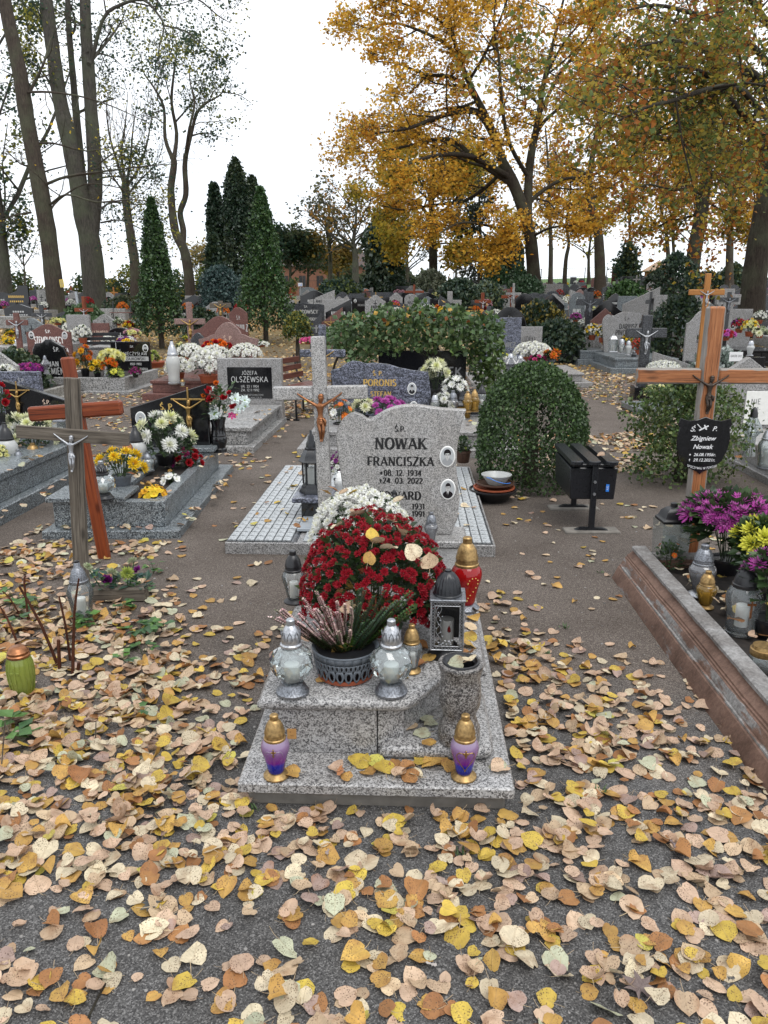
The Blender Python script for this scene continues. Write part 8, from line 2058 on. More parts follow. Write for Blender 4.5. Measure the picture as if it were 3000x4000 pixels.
def far_stone(px, Y, w, h, kind, mk, txt, cr):
 b = GX(px, Y)
 mn, sn = dict(KCOL)[mk], dict(KSH)[kind]
 tall = 'tall' if h > 1.05 else ('low' if h < .72 else 'middle-sized')
 lab = '%s %s %s headstone%s, %s' % (tall, mn, sn, ' with cross' if cr else (' lettered' if txt else ''), zone(px, Y))
 r = thing('grave', lab, 'grave', b, YAW + rf.uniform(-.12, .12), 'graves of the far rows')
 lm = 'letter_black' if mk in ('granite_far', 'granite_blue', 'granite', 'granite_pink') else rf.choice(['letter_silver', 'letter_silver', 'goldpaint'])
 mb = MB(); mb.prism(outline(kind, w, h), 0, .1, .008); hs_ = mb.build('headstone', M[mk], r, smooth=28)
 if Y < 48:
  ln = []
  if txt:
   for k in range(rf.choice((2, 3))): ln.append(((0), .0 if kind not in ('heart',) else .0, .56 - .16 * k))
  mb = MB()
  for k, (_, u, v) in enumerate(ln):
   n = rf.randint(4, 8); lw = w * .07
   for i in range(n): mb.box((i - n / 2) * lw * 1.15, (i - n / 2) * lw * 1.15 + lw * .8, -.002, .002, v * h, v * h + h * (.085 if k == 0 else .06), .0005)
  if cr:
   cxx = rf.choice((0, -.3, .3)) * w * (0 if kind in ('arch', 'gable', 'heart') else 1)
   mb.box(cxx - .012, cxx + .012, -.004, .002, h * .5, h * .82, .001)
   for s in (-1, 1):
    a_, b_ = sorted((cxx + s * .0125, cxx + s * .07)); mb.box(a_, b_, -.004, .002, h * .69, h * .72, .001)
  if mb.v: mb.build('inscription', M[lm], hs_)
 mb = MB(); mb.box(-w * .55, w * .55, -1.7, -.005, -.15, rf.choice((.18, .26, .34)), .008); mb.build('slab', M[mk if rf.random() < .6 else 'granite_far'], r)
 return r
# rows laid out along the slope, thinned where nearer things stand
def skip(px, Y):
 if Y < 26 and 560 < px < 2000: return True
 if 550 < px < 700 and Y > 24 or 955 < px < 1110 and Y > 25: return True
 if 1290 < px < 1950 and Y < 27: return True
 if 2180 < px < 2320 and Y < 27: return True
 return False
Y = 22.5
row = 0
while Y < 88:
 step = 2.6 if Y < 40 else 3.4
 half = .52 * Y
 x = -half + rf.uniform(0, 1.2)
 xmax = half
 while x < xmax:
  wd = rf.choice((.62, .7, .8, .9, 1.1, 1.3))
  px = 1500 + x / MPP(Y, gz(x, Y))
  gapx = wd * .5 + rf.uniform(.35, .9) + (.0 if Y < 55 else .7)
  ok = -20 < px < 3030 and not skip(px, Y) and rf.random() < (.52 if Y < 27 else (.72 if px > 1150 else .58 if Y < 58 else 0))
  if 950 < px < 1750 and Y > 70: ok = False
  if px > 1950 and Y > 84: ok = False
  if ok:
   yy = Y + rf.uniform(-.5, .5)
   if rf.random() < .1:
    woodc = rf.choice((('wood_red', 'wood_red_x', 'red-brown wooden'), ('wood_grey', 'wood_grey_x', 'weathered wooden'), ('granite_dark', 'granite_dark', 'dark stone'), ('granite_far', 'granite_far', 'pale stone'), ('wood_yel', 'wood_yel_x', 'honey wooden')))
    b = GX(px, yy); h = rf.uniform(1.1, 1.6)
    r = thing('cross', '%s %s cross in the %s' % ('tall' if h > 1.35 else 'shorter', woodc[2], zone(px, yy)), 'cross', b, rf.uniform(-.2, .2), 'crosses of the far rows')
    t = rf.uniform(.09, .13)
    mb = MB(); mb.box(-t / 2, t / 2, -t / 3, t / 3, -.1, h, .006); mb.build('post', M[woodc[0]], r)
    mb = MB(); mb.box(-.32, .32, -t / 3 - .02, -t / 3 + .0, h * .68, h * .68 + t, .006); mb.build('crosspiece', M[woodc[1]], r)
    if Y < 40: corpus(r, 0, -t / 3 - .02, h * .68 - .25, .33, M['silver'])
   else:
    mk = rf.choices([k for k, _ in KCOL], [14, 26, 28, 10, 9, 11, 3])[0]
    far_stone(px, yy, wd, rf.uniform(.62, 1.18), rf.choices([k for k, _ in KSH], [16, 18, 13, 14, 9, 7, 6, 6, 6, 2])[0], mk, rf.random() < .75, rf.random() < .4)
   # what stands on it
   for _ in range(rf.choice((0, 1, 1, 2)) if Y < 60 else rf.choice((0, 0, 1, 1))):
    cl, cn = rf.choice((('white', 'white'), ('white', 'white'), ('white', 'white'), ('yellow', 'yellow'), ('paleyel', 'pale yellow'), ('mauve', 'mauve'), ('rust', 'orange'), ('rose', 'pale pink'), ('crimson', 'red')))
    fx, fy = x + rf.uniform(-.4, .4), yy - rf.uniform(.3, 1.5)
    fp = 1500 + fx / MPP(fy, gz(fx, fy))
    rr = rf.uniform(.14, .26)
    lab = '%s %s chrysanthemum in the %s' % ('large' if rr > .2 else 'small', cn, zone(fp, fy))
    potplant('chrysanthemum', lab, (fx, fy, gz(fx, fy) + .24), rr, rr * 1.9, rr * .5, .12, 'button', cl, 30 if Y < 45 else 18, rr * (.27 if Y < 45 else .36), rf.choice(('terracotta', 'black_plastic')), 'chrysanthemums of the far rows', leafn=50, leafL=.09)
   if Y < 48 and rf.random() < .45:
    fx, fy = x + rf.uniform(-.4, .4), yy - rf.uniform(.4, 1.5)
    fp = 1500 + fx / MPP(fy, gz(fx, fy))
    kk = rf.choice((('glass_red', 'gold', 'red'), ('glass_milk', 'silver', 'white'), ('glass', 'silver', 'clear'), ('glass_gold', 'gold', 'amber')))
    lantern('urn', '%s glass lantern in the %s' % (kk[2], zone(fp, fy)), (fx, fy, gz(fx, fy) + .25), .34, .14, gm=kk[0], cm=kk[1], group='lanterns of the far rows', n=10, candle=False)
  x += gapx + wd * .5
 Y += step
 row += 1
# a few that show plainly
mon('dark blue headstone with waved top and silver capitals right of the second thuja', 1122, 1266, 1178, 29, 'dabrowski', 'granite_dark', [('Ś.P.', .0, .78, .07, 'serif', .1), ('DĄBROWSCY', .0, .56, .13, 'serif', .66), ('JANINA  TADEUSZ', .0, .3, .1, 'serif', .8)], 'letter_silver')
mon('pinkish grey waved headstone behind the dark blue one', 1238, 1330, 1180, 31, 'ogee', 'granite_pink', [('LIPSCY', .1, .7, .1, 'serif', .6)], 'letter_grey', None, [(.3, .72, .09, 'man')])
mon('slanting brown granite headstone with gilt crucifix left of the arching shrub', 1252, 1338, 1200, 24, 'slantr', 'granite_red', (), fig=(-.05, .5, .42))
mon('dark slanting headstone with engraved cross adjoining the brown one', 1207, 1254, 1222, 23.9, 'slantr', 'granite_dark', [('+', .1, .42, .3, 'sans', .5)], 'letter_grey')
mon('grey waved headstone with pale capitals above the arching shrub', 1638, 1702, 1158, 33, 'ogee', 'granite_blue', [('KALISIAK', .0, .5, .16, 'serif', .8), ('Ś.P.', 0, .74, .08, 'serif', .1)], 'white_paint')
mon('round-shouldered grey headstone left of the grey waved one', 1580, 1632, 1148, 36, 'arch', 'granite_far', [('+', -.1, .75, .15, 'sans', .2), ('MAZUR', .05, .55, .14, 'bold', .6)], 'letter_black')
mon('black headstone pair with tall gilt cross slab in the middle, right half', 1495, 1560, 1160, 38, 'rect', 'black', [('JELONEK', .1, .6, .12, 'serif', .6)], 'letter_grey')
mon('tall black slab with gilt cross between two lower black headstones', 1446, 1490, 1142, 37.8, 'rect', 'black', (), fig=(.0, .5, .7))
mon('black headstone with portrait left of the tall gilt cross slab', 1374, 1440, 1162, 38, 'rect', 'black', [('NOWAK', .1, .5, .12, 'serif', .5)], 'letter_grey', None, [(-.3, .8, .09, 'man')])
mon('heart-shaped pale grey headstone left of the black headstone pair', 1310, 1366, 1158, 36, 'heart', 'granite_far', ())
gcross('broad pale granite cross above the arching shrub, right', 1758, 1138, 31, .9, .2, 'granite', 1182)
gcross('orange-brown wooden cross beside the round-shouldered grey headstone', 1618, 1112, 37, .9, .1, 'wood_red', 1140, mx='wood_red_x')
gcross('red-brown wooden cross with silver figure left of the golden oak trunk', 2000, 1122, 33, .85, .12, 'wood_red', 1160, (.4, 'silver'), mx='wood_red_x')
gcross('weathered wooden cross with pale top right of the pine trunk', 1930, 1118, 36, .5, .1, 'wood_grey', 1138, mx='wood_grey_x')
# ---------------------------------------------------------------- fallen leaves
LCOL = {'pale cream': (.62, .53, .37), 'sandy pink': (.52, .37, .26), 'ochre': (.50, .30, .08), 'golden yellow': (.56, .40, .07), 'grey-green': (.46, .47, .33), 'rusty brown': (.34, .16, .06), 'dull beige': (.50, .37, .24), 'lemon': (.52, .47, .10), 'dusty mauve': (.36, .26, .22)}
LW = {'pale cream': 22, 'sandy pink': 30, 'ochre': 15, 'golden yellow': 10, 'grey-green': 6, 'rusty brown': 12, 'dull beige': 16, 'lemon': 2, 'dusty mauve': 6}
rl_ = random.Random(21)
def leafproto(col, seed, curl):
 """a heart-shaped linden leaf with midrib fold, curled rim and stalk, about 1 long"""
 g = random.Random(seed)
 vs, uv, fs = [], [], []
 prof_ = [(0.0, .16), (.06, .40), (.2, .51), (.4, .52), (.6, .45), (.78, .30), (.9, .13), (1.0, .0)]
 asym = g.uniform(-.12, .12)
 c1, c2, tw, ph = g.uniform(-.5, .7) * curl, g.uniform(-.4, .5) * curl, g.uniform(-.5, .5) * curl, g.uniform(0, 6)
 fold = g.uniform(.05, .3) * (1 + curl)
 def P(u, v):
  z = fold * abs(u) * .6 + c1 * (v - .5) ** 2 * 1.3 + c2 * u * u * 1.6 + tw * u * (v - .5) * 1.5 + .035 * math.sin(ph + v * 9 + u * 7) * (1 if curl > .3 else .5)
  return (u, v - .45, z)
 rows_ = []
 for v, w in prof_:
  r = []
  ws = w * (1 + g.uniform(-.06, .06))
  for k in (-1, -.5, 0, .5, 1):
   u = k * ws * (1 + asym * k)
   vv = v - (.09 * abs(k) if v < .1 else 0) + (g.uniform(-.015, .015) if abs(k) == 1 else 0)
   vs.append(P(u, vv)); uv.append((u, vv)); r.append(len(vs) - 1)
  rows_.append(r)
 for a, b in zip(rows_[:-1], rows_[1:]):
  for i in range(4):
   fs.append((a[i], a[i + 1], b[i + 1])); fs.append((a[i], b[i + 1], b[i]))
 # stalk
 q = Vector(P(0, 0)); s = Vector((g.uniform(-.25, .25), -g.uniform(.35, .6), g.uniform(-.02, .16)))
 n = len(vs)
 for t, w in ((0, .016), (.5, .013), (1, .011)):
  p = q + s * t + Vector((0, 0, -.05 * math.sin(t * 3.1)))
  vs += [tuple(p + Vector((-w, 0, .004))), tuple(p + Vector((w, 0, .004)))]; uv += [(.7, 0), (.7, 0)]
 fs += [(n, n + 1, n + 3), (n, n + 3, n + 2), (n + 2, n + 3, n + 5), (n + 2, n + 5, n + 4)]
 V = np.array(vs, np.float32)
 V[:, 2] -= V[:n, 2].min()
 C = np.tile(np.array(col, np.float32), (len(vs), 1))
 edge = np.array([abs(u[0]) for u in uv])
 tint = np.array([.30, .13, .05]) if g.random() < .45 else np.array(col) * g.uniform(.8, 1.05)
 k = np.clip((edge - .2) / .3, 0, 1)[:, None] * g.uniform(.1, .7)
 C = C * (1 - k) + tint[None] * k
 C[n:] = (.42, .32, .2)
 return V, np.array(fs, np.int32), C, np.array(uv, np.float32)
PRO = []
for nm, c in LCOL.items():
 for k in range(5):
  f = rl_.uniform(.86, 1.12)
  PRO.append((nm,) + leafproto([q * f for q in c], len(PRO) * 7 + 3, (.15, .3, .5, .9, 1.5)[k]) + ((.15, .3, .5, .9, 1.5)[k],))
PW = [LW[p[0]] * (1.1, 1.3, 1.05, .75, .45)[i % 5] for i, p in enumerate(PRO)]
RECT = []     # footprints the litter keeps off: (x0,x1,y0,y1)
RECT += [(-.46, .47, 2.21, 4.36), (-1.08, .76, 4.86, 7.42), (-2.5, -1.42, 5.2, 7.55), (1.39, 2.6, 1.2, 4.5), (-4.2, -2.72, 4.9, 7.6), (-2.4, -1.2, 8.4, 10.8), (1.62, 2.55, 6.2, 7.4), (-.9, 1.15, 8.2, 9.9), (1.18, 1.95, 6.4, 7.2), (1.36, 1.68, 5.4, 6.1), (2.75, 4.5, 5.9, 8.5), (1.3, 3.6, 9.6, 13)]
def blocked(x, y):
 for a, b, c, d in RECT:
  o = (y - 2.2) * .039 if y < 8 else 0
  if a + (o if abs(a) < 1.2 else 0) < x < b + (o if b < 1.2 else .03) and c < y < d: return True
 return False
def blob(x, y, cx, cy, rx, ry): return math.exp(-(((x - cx) / rx) ** 2 + ((y - cy) / ry) ** 2))
def density(x, y):
 """leaves lying at a spot, 0..1 of full cover"""
 n = mnoise.noise(Vector((x * 1.7, y * 1.7, 0))) * .5 + .5
 n2 = mnoise.noise(Vector((x * 5, y * 5, 4))) * .5 + .5
 d = .03
 if y < 2.6: d = max(d, .46 * sstep(2.6, 2.0, y) if False else .62 * (1 - sstep(2.2, 2.7, y)))
 if x < -.35 and y < 1.9: d *= .75
 d = max(d, .62 * blob(x, y, .1, 2.08, .85, .22), .60 * blob(x, y, .75, 1.75, .65, .5), .48 * blob(x, y, 1.3, 2.2, .6, .7))
 d = max(d, 1.05 * blob(x, y, .72, 2.75, .34, .62), .8 * blob(x, y, .62, 3.5, .2, .7), .5 * blob(x, y, 1.1, 2.7, .3, .5))
 d = max(d, 1.1 * blob(x, y, -1.35, 2.75, .62, .65), .9 * blob(x, y, -.75, 2.4, .35, .5), .85 * blob(x, y, -1.75, 3.5, .75, .6), .75 * blob(x, y, -1.0, 3.2, .28, .5), .5 * blob(x, y, -.62, 3.3, .12, .5))
 d = max(d, .95 * blob(x, y, -2.3, 4.7, .55, .5), .6 * blob(x, y, -1.7, 4.95, .3, .25), .6 * blob(x, y, -2.6, 5.6, .25, .9))
 if y < 2.0 and x < -.3: d *= .55 + .45 * sstep(1.55, 2.0, y)
 # paths stay barer
 d *= 1 - .85 * blob(x, y, -.85, 3.9, .28, .7) * (1 if y > 3.3 else 0)
 if 3.5 < y < 7 and x > .5: d = max(.045, d * .5)
 if x > 1.2 and 7.2 < y < 16: d = max(d, .95 * blob(x, y, 3.0, 9.8, 1.2, 2.8), .8 * blob(x, y, 2.3, 7.6, .55, 1.3), .3 * blob(x, y, 4, 15, 1.5, 3))
 if -4.5 < x < -1.2 and 7.5 < y < 13: d = max(d, .16)
 if y > 11: d = max(d, .12, .55 * blob(x, y, -3.2, 13.2, 1.0, 1.4), .5 * blob(x, y, -5.5, 15, 2, 2), .6 * blob(x, y, -1.4, 12.5, .7, 2.5))
 if y < 3.2 and -2.2 < x < -1.15: d *= 1 - .75 * blob(x, y, -1.72, 3.25, .22, .3)
 if x < -.5 and y < 4.3: d *= 1.25
 return max(.012, d * (.5 + .75 * n) * (.55 + .8 * n2))
def inview(x, y, z=0.0, m=60):
 dx, dy, dz = x, y, z - CAMH
 dep = dy * math.cos(PIT) - dz * math.sin(PIT)
 if dep < .1: return False
 px = 1500 + FPX * dx / dep; py = 2000 - FPX * (dy * math.sin(PIT) + dz * math.cos(PIT)) / dep
 return -m < px < 3000 + m and py < 4000 + m
LS = []     # (x, y, z, scale, rot, tiltx, tilty, proto)
def addleaf(x, y, z=None, s=None, pile=0.0, pr=None, tilt=None):
 s = s or rl_.choice((.034, .04, .044, .05, .054, .058, .047, .066)) * rl_.uniform(.8, 1.12)
 z = (rl_.uniform(.001, .004) + pile * rl_.random() ** 1.5 * .035) if z is None else z
 t = tilt if tilt is not None else (.08 + .28 * pile)
 LS.append((x, y, z, s, rl_.uniform(0, 6.283), rl_.gauss(0, t), rl_.gauss(0, t), pr if pr is not None else rl_.choices(range(len(PRO)), PW)[0]))
cells = 0
for (x0, x1, y0, y1, rate) in ((-2.8, 2.6, 1.25, 4.2, 1050), (-4.2, 4.2, 4.2, 8, 760), (-7.5, 7.5, 8, 18, 330)):
 area = (x1 - x0) * (y1 - y0)
 for _ in range(int(area * rate)):
  x, y = rl_.uniform(x0, x1), rl_.uniform(y0, y1)
  d = density(x, y)
  if rl_.random() > d or blocked(x, y) or not inview(x, y): continue
  addleaf(x, y, None, None if y < 8 else rl_.uniform(.045, .07), min(1, d))
ngr = len(LS)
pc_ = {p[0]: i for i, p in reversed(list(enumerate(PRO)))}
def put(px, py, z, col, s=.06, k=1, tilt=.15, dz=.004):
 b = G(px, py, z); addleaf(b.x, b.y, z + dz, s, 0, pc_[col] + k, tilt)
# on the front grave
for px, py, cl, s, k in [(1135, 3022, 'ochre', .06, 2), (1310, 3010, 'sandy pink', .05, 3), (1352, 3040, 'ochre', .04, 2), (1410, 2978, 'golden yellow', .075, 2), (1440, 3020, 'ochre', .06, 1), (1500, 3005, 'golden yellow', .072, 2), (1475, 2985, 'lemon', .06, 1), (1565, 3030, 'sandy pink', .05, 3), (1590, 3010, 'rusty brown', .055, 4), (1620, 3025, 'pale cream', .05, 3), (1650, 2980, 'golden yellow', .06, 2), (1680, 2990, 'ochre', .065, 2), (1720, 2975, 'ochre', .06, 3), (1545, 2990, 'rusty brown', .05, 3), (1760, 3000, 'ochre', .06, 1), (1945, 2992, 'grey-green', .06, 1), (1950, 3005, 'sandy pink', .065, 2), (1600, 3040, 'rusty brown', .06, 2)]:
 put(px, py, .101, cl, s, k, .12, .003 + .004 * rl_.random())
for px, py, cl, s, k in [(1600, 2840, 'dull beige', .055, 1), (1665, 2808, 'grey-green', .055, 1), (1680, 2830, 'grey-green', .05, 2), (1645, 2870, 'grey-green', .06, 1), (1672, 2905, 'ochre', .05, 1)]: put(px, py, .153, cl, s, k, .06)
for px, py, cl, s, k in [(1255, 2658, 'ochre', .045, 1), (1575, 2650, 'golden yellow', .04, 3), (1650, 2540, 'rusty brown', .05, 4), (1680, 2575, 'ochre', .055, 3), (1825, 2525, 'ochre', .07, 3), (1835, 2490, 'golden yellow', .06, 2), (1850, 2420, 'ochre', .06, 2), (1870, 2390, 'dull beige', .055, 2), (1840, 2450, 'dull beige', .055, 1), (1600, 2395, 'dull beige', .06, 3), (1560, 2420, 'sandy pink', .06, 2), (1640, 2600, 'rusty brown', .045, 4), (1820, 2560, 'rusty brown', .05, 4)]: put(px, py, .319, cl, s, k, .2)
for px, py, cl, k, z, s in [(1350, 2520, 'golden yellow', 2, .435, .075), (1320, 2545, 'ochre', 3, .43, .05), (1190, 2500, 'sandy pink', 3, .40, .05), (1835, 2575, 'pale cream', 1, .46, .05), (1780, 2590, 'grey-green', 2, .456, .05), (1375, 2310, 'ochre', 4, .55, .06), (1330, 2330, 'rusty brown', 4, .54, .055), (1355, 2385, 'sandy pink', 3, .53, .055), (1400, 2380, 'dull beige', 3, .53, .05)]:
 put(px, py, z, cl, s, k, .5, 0)
# caught in the red chrysanthemum
for px, py, cl, k, s in [(1520, 2140, 'pale cream', 3, .07), (1610, 2150, 'pale cream', 1, .065), (1320, 2050, 'pale cream', 3, .05), (1390, 2010, 'sandy pink', 3, .06), (1400, 2005, 'pale cream', 2, .06), (1450, 2090, 'golden yellow', 3, .06), (1520, 2030, 'sandy pink', 3, .045), (1560, 2070, 'dull beige', 4, .05), (1680, 2190, 'dull beige', 2, .07), (1640, 2050, 'pale cream', 3, .045), (1440, 2175, 'ochre', 3, .05), (1470, 2115, 'dull beige', 2, .055)]:
 d = ray(px, py); cx_, cy_, cz_, rx_, rz_ = redb.x, redb.y, .318 + .215, .30, .30
 o = Vector((0, 0, CAMH)) - Vector((cx_, cy_, cz_)); S_ = Vector((1 / rx_, 1 / rx_, 1 / rz_))
 oo, dd = Vector((o.x * S_.x, o.y * S_.y, o.z * S_.z)), Vector((d.x * S_.x, d.y * S_.y, d.z * S_.z))
 a, b_, c_ = dd.dot(dd), 2 * oo.dot(dd), oo.dot(oo) - 1
 D = b_ * b_ - 4 * a * c_
 if D < 0: continue
 p = Vector((0, 0, CAMH)) + d * ((-b_ - math.sqrt(D)) / (2 * a))
 LS.append((p.x, p.y, p.z - .004, s, rl_.uniform(0, 6.28), .75 * rl_.uniform(.5, 1.2), rl_.gauss(0, .4), pc_[cl] + k))
for px, py, cl in [(1270, 1925, 'ochre'), (1300, 1912, 'rusty brown'), (1345, 1925, 'dull beige'), (1380, 1925, 'golden yellow'), (1560, 1955, 'pale cream')]:
 p = A(px, py, 3.42); LS.append((p.x, p.y, p.z, .055, rl_.uniform(0, 6), .5, .2, pc_[cl] + 2))
# on the other slabs
def scatter(n, x0, x1, y0, y1, z, yaw=0.0):
 for _ in range(n):
  y = rl_.uniform(y0, y1); addleaf(rl_.uniform(x0, x1) + (y - y0) * .039, y, z + rl_.uniform(.002, .012), None, 0, None, .22)
scatter(14, -1.0, -.75, 4.95, 7.2, .098); scatter(8, .45, .72, 4.95, 7.2, .098); scatter(5, -.62, -.2, 5.1, 5.4, .12)
scatter(26, -2.3, -2.0, 5.4, 7.0, .27); scatter(24, -1.55, -1.42, 5.3, 7.2, .066); scatter(14, -2.35, -1.5, 5.25, 5.34, .066); scatter(6, -1.68, -1.6, 5.5, 7, .256); scatter(22, -1.95, -1.75, 5.5, 6.9, .232)
scatter(46, -3.6, -2.9, 5.2, 7.2, .365); scatter(16, -2.86, -2.74, 5.0, 7.2, .13)
scatter(26, -2.3, -1.45, 8.7, 10.4, .275); scatter(12, -1.35, -1.25, 8.5, 10.4, .075); scatter(60, -.7, 1.1, 8.3, 9.3, .265)
scatter(150, 1.6, 2.45, 1.4, 4.25, .15); scatter(40, 1.6, 1.72, 2.2, 4.2, .15); scatter(8, 1.55, 1.58, 1.8, 4.2, .212)
scatter(3, 1.4, 1.65, 5.45, 6.0, .54); scatter(3, 1.8, 2.2, 6.4, 6.8, 1.0)
scatter(30, 2.9, 3.9, 6.3, 8.2, .31)
# stack them: individuals for the largest in view, one litter object for the rest
def shown(l):
 dx, dy, dz = l[0], l[1], l[2] - CAMH
 dep = dy * math.cos(PIT) - dz * math.sin(PIT)
 px = 1500 + FPX * dx / dep; py = 2000 - FPX * (dy * math.sin(PIT) + dz * math.cos(PIT)) / dep
 return (l[3] / dep) if (20 < px < 2980 and py < 3980) else 0
order = sorted(range(len(LS)), key=lambda i: -shown(LS[i]))
single = set(order[:260]) | set(range(ngr, min(ngr + 40, len(LS))))
PME = []
for i, (nm, V, F_, C, UV, cu) in enumerate(PRO):
 o = npmesh('leaf', V, F_, C, M['leaf'], None, UV, True)
 PME.append(o.data); bpy.data.objects.remove(o)
def spot(x, y, z):
 if z > .095:
  if -.46 < x < .5 and y < 2.4 and z < .14: return 'on the front foot slab'
  if y < 2.75 and .12 < z < .3: return 'on the low block by the vase'
  if y < 3.6 and x < .6: return 'on the cover slab among the lanterns' if z < .4 else 'caught in the flowers'
  return 'inside the right kerbed grave' if x > 1 else 'on a slab behind'
 if y < 2.2 and abs(x) < .5 and y > 1.95: return 'against the front slab edge'
 if y < 1.75: return 'on dark gravel at the bottom %s' % ('left' if x < -.35 else ('right' if x > .45 else 'middle'))
 if x < -.5: return 'on gravel left of the granite grave'
 if x > .48: return 'in the drift right of the grave' if x < 1.0 else 'on the gravel before the brown kerb'
 return 'on dark gravel before the granite grave'
for i in single:
 x, y, z, s, rz, tx, ty, p = LS[i]
 o = link('fallen_leaf', PME[p])
 o.location = (x, y, z); o.rotation_euler = (tx, ty, rz); o.scale = (s,) * 3
 cu = PRO[p][5]
 ax = math.degrees(rz) % 360
 dr = ('right', 'away', 'left', 'forward')[int(((ax - 90 + 180 + 45) % 360) // 90)]
 lab = '%s %s %s leaf, stalk %s, %s' % ('large' if s > .056 else ('small' if s < .042 else 'mid-sized'), 'rolled' if cu > 1.2 else ('curled' if cu > .6 else ('wavy' if cu > .4 else 'flat')), PRO[p][0], dr, spot(x, y, z))
 tag(o, lab, 'fallen leaf', 'fallen leaves about the front grave')
byp = {}
for i, l in enumerate(LS):
 if i not in single: byp.setdefault(l[7], []).append(l)
VV, FF, CC, UU, nn_ = [], [], [], [], 0
nr_ = np.random.default_rng(3)
for p, ls in byp.items():
 nm, V, F_, C, UV, cu = PRO[p]
 for x, y, z, s, rz, tx, ty, _ in ls:
  Mx = np.array(Euler((tx, ty, rz)).to_matrix()) * s
  W = V @ Mx.T
  W[:, 2] = np.maximum(W[:, 2], -.6 * z) if z < .06 else W[:, 2]
  VV.append(W + (x, y, z)); FF.append(F_ + nn_); CC.append(C * nr_.uniform(.82, 1.14)); UU.append(UV); nn_ += len(V)
lit = npmesh('leaf_litter', np.vstack(VV), np.vstack(FF), np.clip(np.vstack(CC), 0, 1), M['leaf'], None, np.vstack(UU), True)
tag(lit, 'drifts of fallen linden leaves, cream, ochre, pink and gold', kind='stuff')
# the far floor: small simple leaves over the rows and under the trees
rng_ = np.random.default_rng(12)
P = []
while len(P) < 26000:
 y = 16 + 34 * rng_.random() ** 1.3; x = rng_.uniform(-.55, .55) * y
 dd_ = .25 + .75 * max(0, mnoise.noise(Vector((x * .35, y * .35, 9))) * 1.4)
 if x < -6 and 24 < y < 36: dd_ = 1
 if rng_.random() < dd_: P.append((x, y, gz(x, y) + .02))
leafcloud('far_leaf_litter', np.array(P), .1, [(.5, .34, .1), (.52, .38, .18), (.4, .22, .07), (.55, .42, .24), (.34, .2, .08)], None, rng_, 'leaf_far', jit=.004, flat=.06)
COL.objects['far_leaf_litter']['label'] = 'distant carpet of small fallen leaves between the far graves'
# grass tufts by the path and weeds
mb = MB()
for _ in range(900):
 x, y = rl_.choice(((rl_.uniform(-3.1, -1.6), rl_.uniform(12.2, 13.3)), (rl_.uniform(2.0, 4.6), rl_.uniform(13.2, 16)), (rl_.uniform(.2, 1.6), rl_.uniform(12.6, 13.6))))
 a = rl_.uniform(0, 6.28); h = rl_.uniform(.03, .09)
 d = Vector((math.cos(a) * .4, math.sin(a) * .4, 1)).normalized()
 leaf_faces(mb, (x, y, 0), d, (math.cos(a + 1), math.sin(a + 1), .2), h, .006, gvar([(.06, .11, .03), (.09, .13, .035), (.14, .14, .04)]))
for px, py in ((2345, 2240), (2210, 2455), (2130, 2560), (1530, 3250), (990, 3170), (2350, 3100), (1810, 3340)):
 b = G(px, py)
 for _ in range(14):
  a = rl_.uniform(0, 6.28)
  leaf_faces(mb, (b.x + rl_.gauss(0, .012), b.y + rl_.gauss(0, .012), 0), (math.cos(a) * .7, math.sin(a) * .7, .8), (0, 0, 1), rl_.uniform(.015, .035), .003, gvar([(.05, .1, .03), (.07, .12, .04)]))
tag(mb.build('grass', M['foliage'], None, smooth=0), 'thin grass tufts along the path edges', kind='stuff')
# small stones and crumbs on the gravel
mb = MB()
for _ in range(800):
 y = 1.4 + 4.6 * rl_.random() ** 1.5; x = rl_.uniform(-.55, .55) * (y + .4)
 if blocked(x, y): continue
 r_ = rl_.uniform(.0016, .0055) * (1 + .1 * y); k = rl_.uniform(.08, .3)
 mb.lathe([(0, -.4 * r_), (r_ * .9, -.1 * r_), (r_, .2 * r_), (r_ * .5, .6 * r_), (0, .7 * r_)], 5, (x, y, 0), (k, k * .95, k * .9), .25, rng=rl_, cap=False)
tag(mb.build('pebbles', M['leaf_far'], None, smooth=60), 'small pebbles strewn over the gravel', kind='stuff')
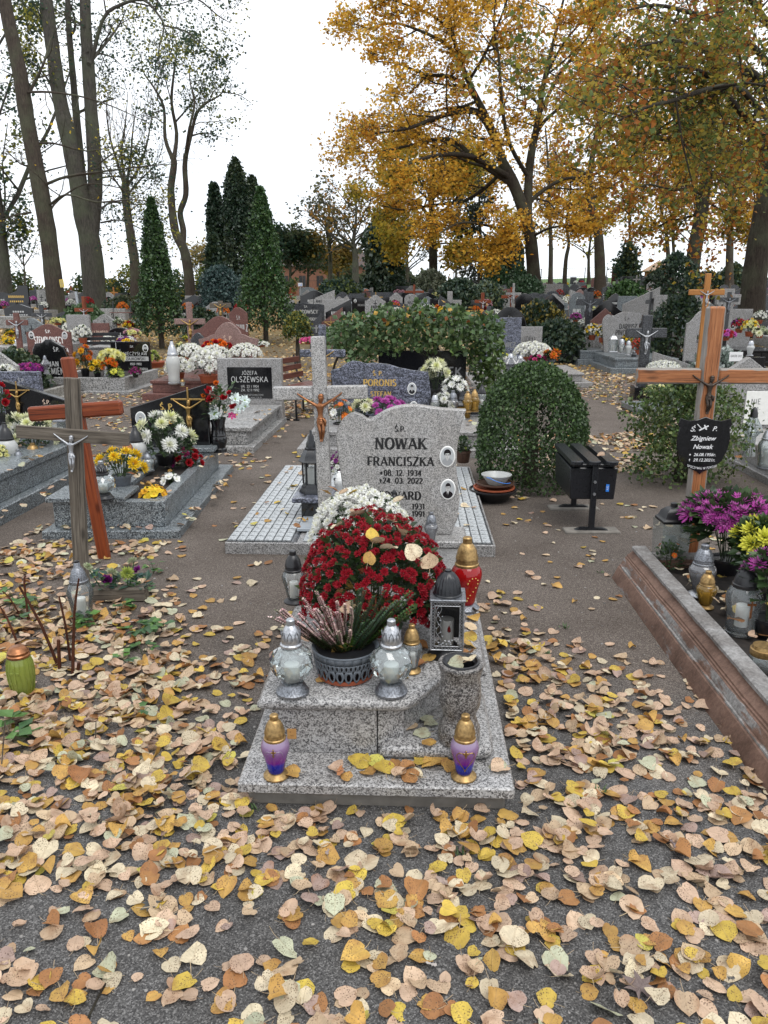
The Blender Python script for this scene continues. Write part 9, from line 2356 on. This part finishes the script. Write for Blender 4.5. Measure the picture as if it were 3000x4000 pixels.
# fallen leaves other than linden, twigs
for px, py, s, nm, c_, lab in [(2500, 3870, .09, 'maple_leaf', (.17, .13, .12), 'dusty grey-brown maple leaf on the gravel at the bottom right'), (2655, 3320, .08, 'oak_leaf', (.2, .16, .16), 'long grey-violet lobed oak leaf lying on the drift, right'), (1730, 3455, .055, 'oak_leaf', (.34, .26, .22), 'pale wet lobed oak leaf below the granite grave'), (1330, 3022, .062, 'oak_leaf', (.45, .2, .09), 'orange-brown lobed oak leaf on the front foot slab'), (1275, 3330, .05, 'oak_leaf', (.3, .24, .22), 'small grey oak leaf at the left of the front drift'), (1685, 3780, .03, 'oak_leaf', (.4, .36, .33), 'tiny pale scalloped oak leaf in the lower middle'), (590, 3545, .06, 'maple_leaf', (.07, .075, .075), 'dark crumpled maple leaf on the gravel, lower left')]:
 b = G(px, py, .103 if py == 3022 else 0.006)
 n = 7 if nm == 'maple_leaf' else 5
 pts = []
 if nm == 'maple_leaf':
  for i in range(28):
   a = -math.pi / 2 + 2 * math.pi * i / 28
   r_ = (1.0 if i % 4 == 2 else (.62 if i % 2 else .42)) * (.45 if i in (0, 1, 27) else 1)
   pts.append((r_ * math.cos(a) * .55, r_ * math.sin(a) * .55))
 else:
  half = [(.03, -.5), (.12, -.36), (.07, -.28), (.2, -.14), (.12, -.04), (.26, .1), (.16, .2), (.2, .34), (.1, .42), (0, .5)]
  pts = half + [(-a, b_) for a, b_ in half[-2::-1]]
 mb = MB(); m_ = len(pts)
 mb.add([(x * 1.0, y, .1 * abs(x) + .12 * y * y + .05 * math.sin(9 * x + 7 * y)) for x, y in pts] + [(0, 0, 0)], [[i, (i + 1) % m_, m_] for i in range(m_)], c_)
 mb.tube([(0, -.45, .02), (.03, -.85, .0)], .012, 4, tuple(q * .7 for q in c_))
 o = mb.build(nm, M['leaf_far'], None, b + Vector((0, 0, .012))); o.scale = (s,) * 3; o.rotation_euler = (rl_.gauss(0, .15), rl_.gauss(0, .15), rl_.uniform(0, 6.28))
 tag(o, lab, 'fallen leaf')
b = G(380, 3900)
tw = MB(); tw.tube([(0, -.06, .006), (.004, .0, .007), (.012, .05, .008), (.014, .1, .006)], [.003, .0028, .0024, .0016], 6)
tag(tw.build('twig', M['bark'], None, b), 'short dark twig on the gravel, lower left', 'twig')

# where two things would still be described alike, say which of them it is by its order across the view
same = {}
for o in COL.objects:
 if o.parent is None and o.get('label') and o.get('category'): same.setdefault(o['label'], []).append(o)
for l_, os_ in same.items():
 n = len(os_)
 if n < 2 or n > 6: continue
 os_.sort(key=lambda o: o.location.x / max(.5, o.location.y))
 nm = {2: ('left one', 'right one'), 3: ('left one', 'middle one', 'right one')}.get(n, ('leftmost', 'second left', 'third left', 'fourth left', 'fifth left', 'sixth left'))
 for o, w_ in zip(os_, nm): o['label'] = l_ + ', ' + w_
